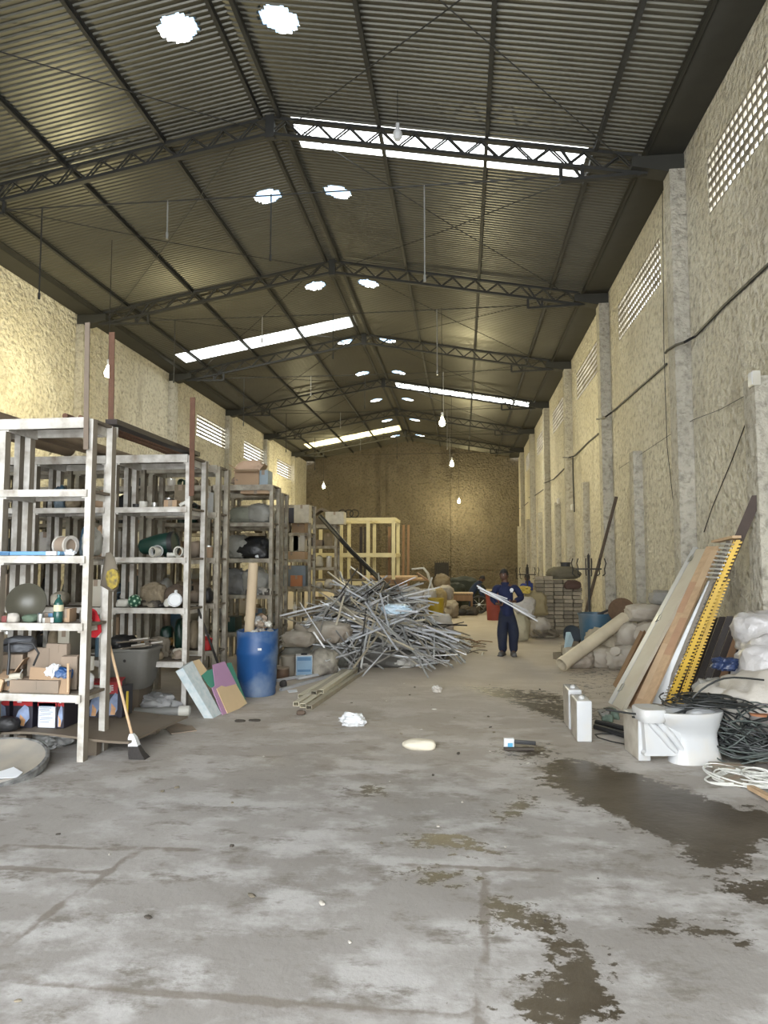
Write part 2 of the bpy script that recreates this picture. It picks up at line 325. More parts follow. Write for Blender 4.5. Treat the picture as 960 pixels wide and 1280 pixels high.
# floor ------------------------------------------------------------
import numpy as np
def floor_mat():
    m = bpy.data.materials.new('worn_concrete_floor'); m.use_nodes = True; nt = m.node_tree; N, L = nt.nodes, nt.links; b = N['Principled BSDF']
    geo = N.new('ShaderNodeNewGeometry'); P = geo.outputs['Position']
    def tex(scale, det=6, st=None, rough=0.55):
        t = N.new('ShaderNodeTexNoise'); t.inputs['Scale'].default_value = scale; t.inputs['Detail'].default_value = det; t.inputs['Roughness'].default_value = rough
        v = P
        if st:
            mp = N.new('ShaderNodeMapping'); mp.inputs['Scale'].default_value = st; L.new(P, mp.inputs[0]); v = mp.outputs[0]
        L.new(v, t.inputs['Vector']); return t.outputs['Fac']
    def ramp(o, lo, hi, a=0, z=1):
        r = N.new('ShaderNodeMapRange'); r.inputs[1].default_value = lo; r.inputs[2].default_value = hi; r.inputs[3].default_value = a; r.inputs[4].default_value = z; L.new(o, r.inputs[0]); return r.outputs[0]
    def mix(a, bb, f):
        mx = N.new('ShaderNodeMix'); mx.data_type = 'RGBA'
        for i, q in ((6, a), (7, bb)):
            if isinstance(q, tuple): mx.inputs[i].default_value = (*q, 1)
            else: L.new(q, mx.inputs[i])
        L.new(f, mx.inputs[0]); return mx.outputs[2]
    def math_(op, a, bb):
        n = N.new('ShaderNodeMath'); n.operation = op
        for i, q in enumerate((a, bb)):
            if isinstance(q, (int, float)): n.inputs[i].default_value = q
            else: L.new(q, n.inputs[i])
        return n.outputs[0]
    def attr(nm):
        a = N.new('ShaderNodeAttribute'); a.attribute_name = nm; return a.outputs['Fac']
    c = mix((0.235, 0.218, 0.202), (0.345, 0.328, 0.312), ramp(tex(0.55, 5), 0.35, 0.65))
    c = mix(c, (0.42, 0.407, 0.398), ramp(tex(1.6, 9, (1, 1.4, 1), 0.65), 0.48, 0.60))      # worn pale patches
    c = mix(c, (0.19, 0.172, 0.15), ramp(tex(2.7, 10, (1, 1.7, 1), 0.74), 0.53, 0.64))
    c = mix(c, (0.60, 0.515, 0.405), ramp(attr('dust'), 0.0, 1.0, 0, 0.75))                  # skylight brightness painted into the dusty brown tone away from the door
    c = mix(c, (0.16, 0.13, 0.095), ramp(tex(7, 6, (1, 1.8, 1), 0.7), 0.66, 0.74))        # small spots
    c = mix(c, (0.16, 0.145, 0.125), ramp(tex(34, 6, (1, 1.3, 1), 0.7), 0.60, 0.78, 0, 0.7))
    c = mix(c, (0.50, 0.49, 0.475), ramp(tex(22, 8, (1.2, 1, 1), 0.75), 0.63, 0.75, 0, 0.6))
    jt = math_('ADD', attr('joint'), math_('MULTIPLY', math_('SUBTRACT', tex(9, 5), 0.5), 0.9))
    c = mix(c, (0.17, 0.145, 0.12), ramp(jt, 0.55, 0.75, 0, 0.75))
    n1 = math_('SUBTRACT', tex(9, 10, (1, 1.2, 1), 0.74), 0.5)
    n2 = math_('SUBTRACT', tex(1.8, 6, (1, 1.5, 1)), 0.5)
    w = math_('ADD', attr('wet'), math_('ADD', math_('MULTIPLY', n1, 2.4), math_('MULTIPLY', n2, 0.9)))
    wet = ramp(w, 0.50, 0.58)
    c = mix(c, mix((0.055, 0.043, 0.030), (0.10, 0.084, 0.064), ramp(tex(2.2, 7), 0.35, 0.7)), wet)
    L.new(c, b.inputs['Base Color'])
    L.new(ramp(wet, 0, 1, 0.85, 0.38), b.inputs['Roughness']); L.new(ramp(wet, 0, 1, 0.4, 0.25), b.inputs['Specular IOR Level'])
    bp = N.new('ShaderNodeBump'); bp.inputs['Strength'].default_value = 0.35; bp.inputs['Distance'].default_value = 0.02
    L.new(tex(6, 8, None, 0.7), bp.inputs['Height']); L.new(bp.outputs[0], b.inputs['Normal'])
    return m
def poly_px(pts): return [PZ(x, y, 0).xy for x, y in pts]
WET = [(poly_px(p), s) for p, s in [
    ([(690, 946), (730, 950), (790, 966), (850, 985), (910, 1002), (960, 1012), (1000, 1040), (960, 1050), (925, 1060), (935, 1085), (900, 1092), (868, 1080), (850, 1058), (800, 1040), (770, 1022), (715, 1002), (690, 986), (672, 966)], 1.0),
    ([(612, 1122), (650, 1128), (700, 1150), (735, 1185), (765, 1240), (790, 1285), (700, 1285), (650, 1262), (668, 1225), (692, 1200), (676, 1172), (640, 1152), (614, 1150)], 0.95),
    ([(793, 1152), (830, 1147), (880, 1154), (945, 1174), (945, 1182), (880, 1174), (805, 1164)], 1.0),
    ([(885, 1098), (960, 1098), (1000, 1120), (1000, 1145), (925, 1125)], 1.0),
    ([(505, 1042), (560, 1040), (625, 1060), (635, 1074), (570, 1068), (510, 1056)], 0.80),
    ([(484, 1085), (550, 1080), (600, 1092), (555, 1108), (500, 1102)], 0.76),
    ([(598, 1118), (640, 1122), (690, 1136), (640, 1160), (606, 1155)], 0.82),
    ([(570, 855), (640, 860), (700, 866), (760, 890), (742, 912), (695, 905), (650, 885)], 0.68),
    ([(690, 800), (760, 815), (800, 840), (770, 870), (720, 880), (700, 850)], 0.40),
    ([(622, 930), (690, 930), (704, 945), (660, 956), (628, 948)], 0.72),
    ([(400, 985), (470, 978), (500, 990), (460, 1000)], 0.70),
    ([(660, 985), (690, 1000), (640, 1030), (600, 1025)], 0.64),
    ([(690, 1210), (710, 1232), (700, 1240), (684, 1222)], 0.85),
    ([(840, 1000), (960, 1030), (960, 1085), (880, 1090)], 0.74)]]
JOINT = [[PZ(x, y, 0).xy for x, y in q] for q in [((608, 1085), (600, 1285)), ((0, 1058), (250, 1062)), ((-20, 1200), (178, 1060)), ((480, 1082), (700, 1088)), ((0, 1084), (130, 1092)), ((0, 1222), (600, 1275))]]
def seg_dist(X, Y, a, b):
    dx, dy = b[0]-a[0], b[1]-a[1]; t = np.clip(((X-a[0])*dx+(Y-a[1])*dy)/(dx*dx+dy*dy+1e-12), 0, 1)
    return np.hypot(X-a[0]-t*dx, Y-a[1]-t*dy)
def build_floor():
    xs = np.concatenate([np.arange(WL-0.3, -5, 0.6), np.arange(-5, 4.0, 0.06)]); ys = np.concatenate([np.arange(-8, 2.2, 0.6), np.arange(2.3, 7, 0.06), np.arange(7, 17, 0.12), np.arange(17, BY, 0.8), [BY+0.3]])
    X, Y = np.meshgrid(xs, ys); wet = np.zeros_like(X)
    for poly, s in WET:
        ins = np.zeros(X.shape, bool); dmin = np.full(X.shape, 1e9); n = len(poly)
        for i in range(n):
            a, b = poly[i], poly[(i+1) % n]
            dmin = np.minimum(dmin, seg_dist(X, Y, a, b))
            cr = ((a[1] > Y) != (b[1] > Y)) & (X < (b[0]-a[0])*(Y-a[1])/(b[1]-a[1]+1e-12)+a[0]); ins ^= cr
        sd = np.where(ins, dmin, -dmin)
        wet = np.maximum(wet, s*np.clip(0.5+sd/0.36, 0, 1))
    jt = np.zeros_like(X)
    for a, b in JOINT: jt = np.maximum(jt, np.clip(1-seg_dist(X, Y, a, b)/0.075, 0, 1))
    dust = np.clip((Y-5.0)/6.0, 0, 1)
    Z = np.zeros_like(X)
    nx, ny = len(xs), len(ys)
    idx = np.arange(nx*ny).reshape(ny, nx)
    F = np.stack([idx[:-1, :-1], idx[:-1, 1:], idx[1:, 1:], idx[1:, :-1]], -1).reshape(-1, 4)
    me = bpy.data.meshes.new('floor'); me.from_pydata(np.stack([X, Y, Z], -1).reshape(-1, 3).tolist(), [], F.tolist())
    for nm, arr in (('wet', wet), ('joint', jt), ('dust', dust)):
        a = me.attributes.new(nm, 'FLOAT', 'POINT'); a.data.foreach_set('value', arr.reshape(-1).astype(np.float32))
    me.materials.append(floor_mat()); me.polygons.foreach_set('use_smooth', [True]*len(me.polygons))
    o = bpy.data.objects.new('floor', me); COL.objects.link(o); o['kind'] = 'structure'
build_floor()

# walls ------------------------------------------------------------
WZ = 8.4
def vent_spans(side):
    if side > 0: return [(6.95+5.95*k, 10.40+5.95*k, 6.83, 7.72) for k in range(7)]
    return [(26.0+5.95*k, 29.45+5.95*k, 6.66, 7.56) for k in range(3)]
def side_wall(name, x, out, spans):
    mb = MB(); y0, y1 = FRONT_Y, BY; xm = x+out*0.12
    z0, z1 = spans[0][2], spans[0][3]
    mb.box((xm, (y0+y1)/2, z0/2), (0.24, y1-y0, z0)); mb.box((xm, (y0+y1)/2, (z1+WZ+0.4)/2), (0.24, y1-y0, WZ+0.4-z1))
    e = [y0]+[q for s in spans for q in s[:2]]+[y1]
    for i in range(0, len(e), 2):
        if e[i+1]-e[i] > 0.01: mb.box((xm, (e[i]+e[i+1])/2, (z0+z1)/2), (0.24, e[i+1]-e[i], z1-z0))
    return struct(name, mb, stucco)
spR = [s for s in vent_spans(1) if s[1] < BY]; spL = [s for s in vent_spans(-1) if s[1] < BY]
wr = side_wall('wall_right', WR, 1, spR); wl = side_wall('wall_left', WL, -1, spL)
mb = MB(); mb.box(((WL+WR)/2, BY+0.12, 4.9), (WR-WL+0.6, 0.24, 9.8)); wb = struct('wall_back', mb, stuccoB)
mb = MB()
mb.box(((WL+DOOR_X0)/2, FRONT_Y, 4.9), (DOOR_X0-WL, 0.24, 9.8)); mb.box(((WR+DOOR_X1)/2, FRONT_Y, 4.9), (WR-DOOR_X1, 0.24, 9.8)); mb.box(((DOOR_X0+DOOR_X1)/2, FRONT_Y, (DOOR_H+9.8)/2), (DOOR_X1-DOOR_X0, 0.24, 9.8-DOOR_H))
struct('wall_front', mb, stucco)
for k, y in enumerate(TY):
    mb = MB(); mb.box((WR-0.12, y, 4.07), (0.25, 0.36, 8.14), ch=0.015); mb.build('pilaster', pillarm, wr, 30)
    mb = MB(); mb.box((WL+0.10, y, 4.07), (0.22, 0.36, 8.14), ch=0.015); mb.build('pilaster', pillarm, wl, 30)
for k in range(7):
    y = 8.75+5.95*k; mb = MB(); mb.box((WR-0.09, y, 2.0), (0.19, 0.34, 4.0+0.08*((k*7) % 3-1)), ch=0.02); mb.build('half_pilaster', pillarm, wr, 30)
for x in (-5.14, -0.55):
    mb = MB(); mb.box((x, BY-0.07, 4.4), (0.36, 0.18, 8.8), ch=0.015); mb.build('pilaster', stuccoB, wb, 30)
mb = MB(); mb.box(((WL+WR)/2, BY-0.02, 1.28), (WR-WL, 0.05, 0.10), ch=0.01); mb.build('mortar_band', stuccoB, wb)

# pierced ventilation blocks -----------------------------------------
def vent(name, x, out, s, lab):
    y0, y1, z0, z1 = s; mb = MB(); nr, nc = 6, 24; dz = (z1-z0)/nr; dy = (y1-y0)/nc; xm = x+out*0.02; t = 0.022
    for i in range(nr+1): mb.box((xm, (y0+y1)/2, z0+i*dz), (t, y1-y0, dz*0.50 if 0 < i < nr else dz*0.5))
    for j in range(nc+1): mb.box((xm, y0+j*dy, (z0+z1)/2), (t*0.98, dy*0.30, z1-z0))
    return solo(name, mb, concrete, lab, 'vent', loc=(xm, (y0+y1)/2, z0), group=None)
for k, s in enumerate(spR): vent('ventilation_block_panel', WR, 1, s, f'pierced ventilation block panel high in the right wall, {ORD[k]} from the camera')
for k, s in enumerate(spL): vent('ventilation_block_panel', WL, -1, s, f'pierced ventilation block panel high in the left wall, {ORD[k]} from the camera')

# roof -------------------------------------------------------------------
def roof_mat():
    m = bpy.data.materials.new('galvanised_roof_sheet'); m.use_nodes = True; nt = m.node_tree; N, L = nt.nodes, nt.links; b = N['Principled BSDF']
    geo = N.new('ShaderNodeNewGeometry')
    t = N.new('ShaderNodeTexNoise'); t.inputs['Scale'].default_value = 1.1; t.inputs['Detail'].default_value = 5; L.new(geo.outputs['Position'], t.inputs['Vector'])
    mx = N.new('ShaderNodeMix'); mx.data_type = 'RGBA'; mx.inputs[6].default_value = (0.080, 0.077, 0.063, 1); mx.inputs[7].default_value = (0.122, 0.118, 0.096, 1)
    L.new(t.outputs['Fac'], mx.inputs[0]); L.new(mx.outputs[2], b.inputs['Base Color'])
    b.inputs['Metallic'].default_value = 0.5; b.inputs['Roughness'].default_value = 0.42
    return m
roofm = roof_mat()
def fibre_mat(name, col, t):
    m = bpy.data.materials.new(name); m.use_nodes = True; nt = m.node_tree; N, L = nt.nodes, nt.links
    N.remove(N['Principled BSDF']); out = N['Material Output']
    tr = N.new('ShaderNodeBsdfTranslucent'); tr.inputs[0].default_value = (*col, 1)
    tp = N.new('ShaderNodeBsdfTransparent'); tp.inputs[0].default_value = (*col, 1); mx = N.new('ShaderNodeMixShader'); mx.inputs[0].default_value = t
    L.new(tr.outputs[0], mx.inputs[1]); L.new(tp.outputs[0], mx.inputs[2]); L.new(mx.outputs[0], out.inputs[0]); return m
fibre = fibre_mat('translucent_fibreglass', (0.93, 0.95, 0.93), 0.35)
fibrey = fibre_mat('yellowed_fibreglass', (0.75, 0.62, 0.30), 0.15)
fibreb = fibre_mat('pale_blue_film', (0.44, 0.52, 0.60), 0.15)
SKY = [(1, 11.6, 12.5, 0.35, 5.5, fibre), (-1, 21.75, 22.7, 0.10, 6.1, fibre), (1, 30.1, 31.2, 0.45, 6.35, fibre), (-1, 39.8, 41.3, 0.15, 5.9, fibrey)]
HOLES = [9.30, 14.06, 18.95, 24.0, 28.28, 33.1, 38.0, 42.8]
PITCH_C = 0.105
def corr(y):
    u = (y/PITCH_C) % 1.0
    return 0.020*(0 if u < 0.3 else (u-0.3)/0.15 if u < 0.45 else 1 if u < 0.85 else (1-u)/0.15)
def roof_half(side):
    lim = (GR-XC) if side > 0 else (XC-GL)
    offs = [0.0, 0.2, 0.30]+[0.44+0.05*i for i in range(14)]+[1.3, 1.95, 3, 4, 5]+[lim+0.05]
    for s in SKY:
        if s[0] == side: offs += [s[3], s[4]]
    offs = sorted(set(round(q, 3) for q in offs))
    ys = []; y = FRONT_Y-0.3; k = 0
    base = math.floor(y/PITCH_C)*PITCH_C
    while base+k*PITCH_C < BY+0.3:
        for f in (0, 0.15, 0.3, 0.45, 0.65, 0.85): ys.append(base+k*PITCH_C+f*PITCH_C)
        k += 1
    n = len(offs); vs = [(XC+side*o, yy, ZR-SL*o+corr(yy)) for yy in ys for o in offs]; fs = []; sk = {}
    for i in range(len(ys)-1):
        ym = (ys[i]+ys[i+1])/2
        for j in range(n-1):
            om = (offs[j]+offs[j+1])/2; q = (i*n+j, i*n+j+1, (i+1)*n+j+1, (i+1)*n+j)
            hole = None
            for s in SKY:
                if s[0] == side and s[1] < ym < s[2] and s[3] < om < s[4]: hole = s
            if hole: sk.setdefault(hole, []).append(q); continue
            cut = False
            for h in HOLES:
                dx, dy = (om-0.76)/0.27, (ym-h)/0.26
                if max(abs(dx), abs(dy), (abs(dx)+abs(dy))*0.72) < 1+0.035*sin(7*math.atan2(dy, dx)+h): cut = True
            if not cut: fs.append(q)
    return vs, fs, sk
rs = bpy.data.objects.new('ceiling', None); COL.objects.link(rs); rs['_w'] = [0, 0, 0]; rs['kind'] = 'structure'
nwin = 1
for side in (1, -1):
    vs, fs, sk = roof_half(side); mb = MB(); mb.add(vs, fs); mb.build('roof_sheet', roofm, rs, 20)
    for h, qs in sk.items():
        used = sorted(set(i for q in qs for i in q)); mp = {v: i for i, v in enumerate(used)}
        m2 = MB(); m2.add([vs[i] for i in used], [tuple(mp[i] for i in q) for q in qs])
        o = m2.build(f'window_{nwin}', h[5], None, 20); o['kind'] = 'structure'; o['label'] = 'translucent corrugated skylight sheet in the roof slope'; nwin += 1
mb = MB()
for side in (1, -1): mb.bar((XC+side*0.14, FRONT_Y, ZR+0.04), (XC+side*0.14, BY, ZR+0.04), 0.36, 0.012, up=(side*0.18, 0, 1))
mb.build('ridge_cap', gutterm, rs)
# pale film covers over the round roof holes
for k, h in enumerate(HOLES):
    for side in (1, -1):
        mb = MB(); ring = []; n = 16; c0 = Vector((XC+side*0.76, h, ZR-SL*0.76+0.13))
        prof = [(0.33, -0.07), (0.28, 0.02), (0.17, 0.07), (0.0, 0.09)]
        mb.lathe(prof[:-1]+[(0.001, 0.09)], c0, n)
        o = solo('roof_vent_dome', mb, fibreb, f'pale blue dome over a round roof hole {"right" if side > 0 else "left"} of the ridge, {ORD[k]} from the camera', 'roof vent', loc=c0)
# purlins -----------------------------------------------------------------
for side, sn in ((1, 'right'), (-1, 'left')):
    for j, o_ in enumerate((0.17, 1.95, 3.8, 5.6)):
        x = XC+side*o_; z = roofz(x)-0.05
        mb = MB(); pr = [(-0.03, -0.05), (0.03, -0.05), (0.03, -0.035), (-0.012, -0.035), (-0.012, 0.035), (0.03, 0.035), (0.03, 0.05), (-0.03, 0.05)]
        mb.bar((x, FRONT_Y, z), (x, BY, z), 0, 0, prof=pr)
        mb.build('purlin', steel, rs)
# gutters
for sn, x0, x1 in (('right', GR-0.02, WR-0.006), ('left', GL+0.02, WL+0.006)):
    s = 1 if x1 > x0 else -1; mb = MB(); ym, ly = (FRONT_Y+BY)/2, BY-FRONT_Y-0.26
    mb.box(((x0+x1)/2, ym, 8.42), (abs(x1-x0), ly, 0.02)); mb.box((x0, ym, 8.47), (0.02, ly, 0.12)); mb.box((x0-s*0.02, ym, 8.53), (0.05, ly, 0.02)); mb.box((x1-s*0.02, ym, 8.7), (0.02, ly, 0.56)); mb.box((x1-s*0.1, ym, 8.97), (0.18, ly, 0.02))
    solo('box_gutter', mb, gutterm, f'dark steel box gutter along the top of the {sn} wall', 'gutter', loc=((x0+x1)/2, FRONT_Y, 8.4))
# trusses
def chord(mb, p0, p1): mb.bar(p0, p1, 0.10, 0.055)
def make_truss(y):
    t = thing('roof_truss', 'dark steel lattice roof truss spanning the hall, first from the camera', 'truss', (XC, y, 8.1))
    def tz(x): return roofz(x)-0.09
    D = 0.30
    for side, xe in ((1, 2.95), (-1, -9.6)):
        mb = MB(); chord(mb, (XC, y, tz(XC)), (xe, y, tz(xe))); mb.build('top_chord', steel, t, 0)
        mb = MB(); chord(mb, (XC, y, tz(XC)-D), (xe, y, tz(xe)-D)); mb.build('bottom_chord', steel, t, 0)
        mb = MB(); L_ = abs(xe-XC); n = 22
        for i in range(n):
            xa = XC+side*L_*i/n; xb = XC+side*L_*(i+1)/n
            for w in (-0.035, 0.035):
                if i % 2: mb.bar((xa, y+w, tz(xa)-0.02), (xb, y+w, tz(xb)-D+0.02), 0.022, 0.022, up=(0, 1, 0))
                else: mb.bar((xa, y+w, tz(xa)-D+0.02), (xb, y+w, tz(xb)-0.02), 0.022, 0.022, up=(0, 1, 0))
        mb.build('lattice_web', steel, t, 0)
        mb = MB(); xk = xe-side*1.25; zb = 8.14
        mb.bar((xk, y, zb), (xe+side*0.15, y, zb+0.04), 0.09, 0.05); mb.bar((xk, y, tz(xk)-D), (xk, y, zb), 0.06, 0.05, up=(0, 1, 0)); mb.bar((xk+side*0.35, y, tz(xk)-D), (xk+side*0.35, y, zb), 0.05, 0.05, up=(0, 1, 0))
        mb.bar((xk, y, tz(xk)), (xk+side*0.35, y, zb), 0.04, 0.04, up=(0, 1, 0)); mb.bar((xe, y, tz(xe)), (xe, y, zb), 0.08, 0.06, up=(0, 1, 0))
        mb.build('knee_bracket', steel, t, 0)
        mb = MB(); xw = WR if side > 0 else WL
        mb.prism([(xe-side*0.12, 8.40), (xe-side*0.12, 8.24), (xw-side*0.28, 8.12), (xw, 8.12), (xw, 8.40)][::side], 0.3, Matrix.Translation((0, y-0.15, 0))); mb.build('corbel', gutterm, t, 0)
    mb = MB(); mb.box((XC, y, tz(XC)-0.17), (0.16, 0.12, 0.42), ch=0.01); mb.build('ridge_plate', steel, t)
    mb = MB(); mb.tube([(-8.35, y, 8.22), (-5.8, y, 8.20), (XC, y, 8.19), (-0.6, y, 8.20), (1.7, y, 8.22)], 0.012, 6); mb.build('tie_rod', steel, t)
    return t
tr = make_truss(TY[0])
for k in range(1, 6): dup(tr, (XC, TY[k], 8.1), f'dark steel lattice roof truss spanning the hall, {ORD[k]} from the camera')
# bracing rods between trusses
bi = 0
for k in range(-1, 5):
    ya = TY[0]-5.95 if k < 0 else TY[k]; yb = ya+5.95
    for (sn, xa, xb) in (('left', XC-0.4, -9.3), ('right', XC+0.4, 2.7)):
        for fl_ in (0, 1):
            p, q = ((xa, ya), (xb, yb)) if fl_ == 0 else ((xb, ya), (xa, yb))
            mb = MB(); mb.tube([(p[0], p[1], roofz(p[0])-0.16), ((p[0]+q[0])/2, (p[1]+q[1])/2, roofz((p[0]+q[0])/2)-0.22), (q[0], q[1], roofz(q[0])-0.16)], 0.010, 5)
            mb.build('bracing_rod', steel, rs)
# thin hanging conduits
for k in range(5):
    for j, x in enumerate((-7.6, -5.2, -3.3, -0.6)):
        y = TY[k]; zb = 6.6+0.5*((k*3+j*2) % 3)
        mb = MB(); mb.tube([(x, y, 8.21), (x, y, zb)], 0.013, 6); mb.tube([(x, y, zb+0.02), (x, y, zb-0.10)], 0.022, 6)
        solo('hanging_conduit', mb, pvcg if j % 2 else steel, f'thin conduit hanging from the {ORD[k]} truss tie rod, {ORD[j]} from the left wall', 'conduit', loc=(x, y, zb))
# lamps ---------------------------------------------------------------------
LAMPC = (1.0, 0.88, 0.52)
bulbm = mat('lamp_glow', (1.0, 0.93, 0.62), emit=45)
def lamp(x, y, z, lab, e=330, ztop=None):
    t = thing('hanging_bulb', lab, 'lamp', (x, y, z)); zt = ztop or roofz(x)+0.03
    mb = MB(); mb.tube([(x, y, zt), (x, y, z+0.30)], 0.008, 6); mb.build('cord', blackp, t)
    mb = MB(); mb.lathe([(0.02, 0.30), (0.035, 0.29), (0.035, 0.17), (0.03, 0.16)], (x, y, z), 12); mb.build('socket', whitep, t)
    mb = MB(); mb.lathe([(0.028, 0.165), (0.035, 0.12), (0.075, 0.03), (0.085, -0.03), (0.06, -0.09), (0.002, -0.11)], (x, y, z), 16); mb.build('bulb', bulbm, t)
    l = bpy.data.lights.new('bulb_light', 'POINT'); l.energy = e; l.color = LAMPC; l.shadow_soft_size = 0.12
    lo = bpy.data.objects.new('bulb_light', l); COL.objects.link(lo); lo.parent = t; lo.location = (0, 0, -0.26)
    return t
lamp(-7.72, 14.3, 5.9, 'glowing bulb hanging near the left wall above the front racks', 330)
lamp(-7.6, 37.7, 5.9, 'glowing bulb hanging far back near the left wall')
lamp(-0.55, 20.0, 5.77, 'glowing bulb hanging in mid hall, highest of the three in front of the back wall')
lamp(-0.42, 30.0, 5.95, 'glowing bulb hanging in front of the back wall, middle of the three')
lamp(-0.18, 43.0, 5.45, 'glowing bulb hanging before the back wall pilaster, lowest of the three')
# unlit bulb near the first skylight
t = thing('unlit_bulb', 'unlit glass bulb hanging from a wire below the nearest skylight', 'lamp', PY(497, 165, 10.6))
p = PY(497, 165, 10.6); mb = MB(); mb.tube([(p.x, p.y, roofz(p.x)+0.03), (p.x, p.y, p.z+0.12)], 0.006, 6); mb.build('cord', blackp, t)
mb = MB(); mb.lathe([(0.03, 0.14), (0.035, 0.06), (0.075, -0.02), (0.08, -0.07), (0.05, -0.13), (0.002, -0.15)], p, 14); mb.build('bulb', whitep, t)

# ------------------------------------------------------------------ shelving racks
LV = [0.58, 1.20, 1.80, 2.40, 3.03]      # tops of the shelves
def f_norm(mb, f): return (mb.v[f[1]]-mb.v[f[0]]).cross(mb.v[f[2]]-mb.v[f[0]]).normalized()
def make_rack(x1, y0, w, d, lv, label, light=True, extra=None, cat='shelving rack', nm='wooden_shelving_rack', rails='all'):
    # x1 = right end, y0 = front
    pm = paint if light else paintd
    t = thing(nm, label, cat, (x1-w/2, y0+d/2, 0)); x0 = x1-w; y1 = y0+d; top = lv[-1]
    for i, x in enumerate((x0+0.03, x1-0.03)):
        for j, y in enumerate((y0+0.04, y1-0.04)):
            a = 0.012*noise.noise(Vector((x*3, y*5, 1))); mb = MB(); mb.bar((x, y, 0), (x+a, y, top-0.01), 0.058, 0.078, up=(0, 1, 0)); mb.mi = [1 if abs(f_norm(mb, f).x) > 0.7 else 0 for f in mb.f]; mb.build('post', [pm, shadewood], t)
    for k, z in enumerate(lv):
        hb = 0.095 if k == len(lv)-1 else 0.064; j = lambda q: 0.008*noise.noise(Vector((z*3+q, x1, y0)))
        mb = MB(); n = 3
        for q in range(n):
            yy = y0+0.06+(d-0.12)*(q+0.5)/n; mb.box((x1-w/2, yy, z-0.015), (w-0.02, (d-0.12)/n-0.006, 0.025))
        mb.build('shelf_board', boardm, t)
        mb = MB(); mb.bar((x0-0.01, y0-0.012, z-hb/2+j(0)), (x1-0.03, y0-0.012, z-hb/2+j(1)), 0.028, hb); mb.build('front_rail', pm, t)
        mb = MB(); mb.bar((x0, y1+0.012, z-hb/2+j(2)), (x1, y1+0.012, z-hb/2+j(3)), 0.028, hb); mb.build('back_rail', pm, t)
        for x in (x0+0.073, x1-0.073):
            mb = MB(); mb.bar((x, y0, z-hb/2-0.02), (x, y1, z-hb/2-0.02), 0.028, hb*0.9); mb.build('side_rail', pm, t)
    return t
RK = {}
def rack(key, x1, y0, w, d, label, desc, lv=None, light=True, src=None):
    lv = lv or LV
    if src: t = dup(RK[src][0], (x1-w/2, y0+d/2, 0), label)
    else: t = make_rack(x1, y0, w, d, lv, label, light)
    RK[key] = (t, x1, y0, w, d, lv, desc); return t
rack('A', -3.31, 5.89, 0.90, 0.44, 'tall white wooden shelving rack nearest the camera with green bottle and cardboard', 'the nearest rack', [0.58, 1.20, 1.80, 2.40, 3.05])
rack('A2', -4.25, 5.89, 0.90, 0.44, 'tall white wooden shelving rack joined to the left of the nearest rack', 'second nearest rack', src='A')
rack('B', -3.22, 7.95, 0.98, 0.58, 'tall white wooden shelving rack with the grey tub and dark green drum', 'the rack with the grey tub')
rack('B2', -4.25, 7.95, 0.98, 0.58, 'white wooden shelving rack joined to the left of the grey tub rack', 'rack beside the grey tub', src='B')
rack('B3', -5.28, 7.95, 0.98, 0.58, 'white wooden shelving rack two bays left of the grey tub rack', 'second rack beside the grey tub', src='B')
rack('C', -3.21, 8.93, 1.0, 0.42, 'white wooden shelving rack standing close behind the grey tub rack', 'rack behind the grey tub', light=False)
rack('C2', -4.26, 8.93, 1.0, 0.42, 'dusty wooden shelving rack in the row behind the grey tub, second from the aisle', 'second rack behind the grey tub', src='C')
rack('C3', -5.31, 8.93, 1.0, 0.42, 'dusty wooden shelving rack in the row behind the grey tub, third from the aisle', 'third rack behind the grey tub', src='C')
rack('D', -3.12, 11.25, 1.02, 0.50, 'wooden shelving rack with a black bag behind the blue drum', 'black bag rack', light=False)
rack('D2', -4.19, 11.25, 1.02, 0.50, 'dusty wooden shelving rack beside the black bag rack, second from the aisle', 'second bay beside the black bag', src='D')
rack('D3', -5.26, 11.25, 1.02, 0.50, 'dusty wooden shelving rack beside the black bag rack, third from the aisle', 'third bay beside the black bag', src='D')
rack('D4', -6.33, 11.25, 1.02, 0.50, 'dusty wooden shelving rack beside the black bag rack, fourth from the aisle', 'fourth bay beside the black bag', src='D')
rack('E', -3.30, 12.6, 1.0, 0.42, 'dusty wooden shelving rack standing back to back with the black bag rack', 'rack backing the black bag', light=False)
rack('E2', -4.35, 12.6, 1.0, 0.42, 'dusty wooden shelving rack two bays in, behind the black bag rack', 'second rack backing the black bag', src='E')
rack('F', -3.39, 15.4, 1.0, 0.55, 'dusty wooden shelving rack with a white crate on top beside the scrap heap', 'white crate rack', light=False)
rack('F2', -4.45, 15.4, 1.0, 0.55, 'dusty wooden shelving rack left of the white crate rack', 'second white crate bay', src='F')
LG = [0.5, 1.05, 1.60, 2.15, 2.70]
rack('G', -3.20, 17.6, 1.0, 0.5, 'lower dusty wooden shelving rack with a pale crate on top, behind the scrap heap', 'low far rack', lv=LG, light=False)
rack('G2', -4.26, 17.6, 1.0, 0.5, 'lower dusty wooden shelving rack left of the pale crate rack', 'second low far rack', lv=LG, src='G')

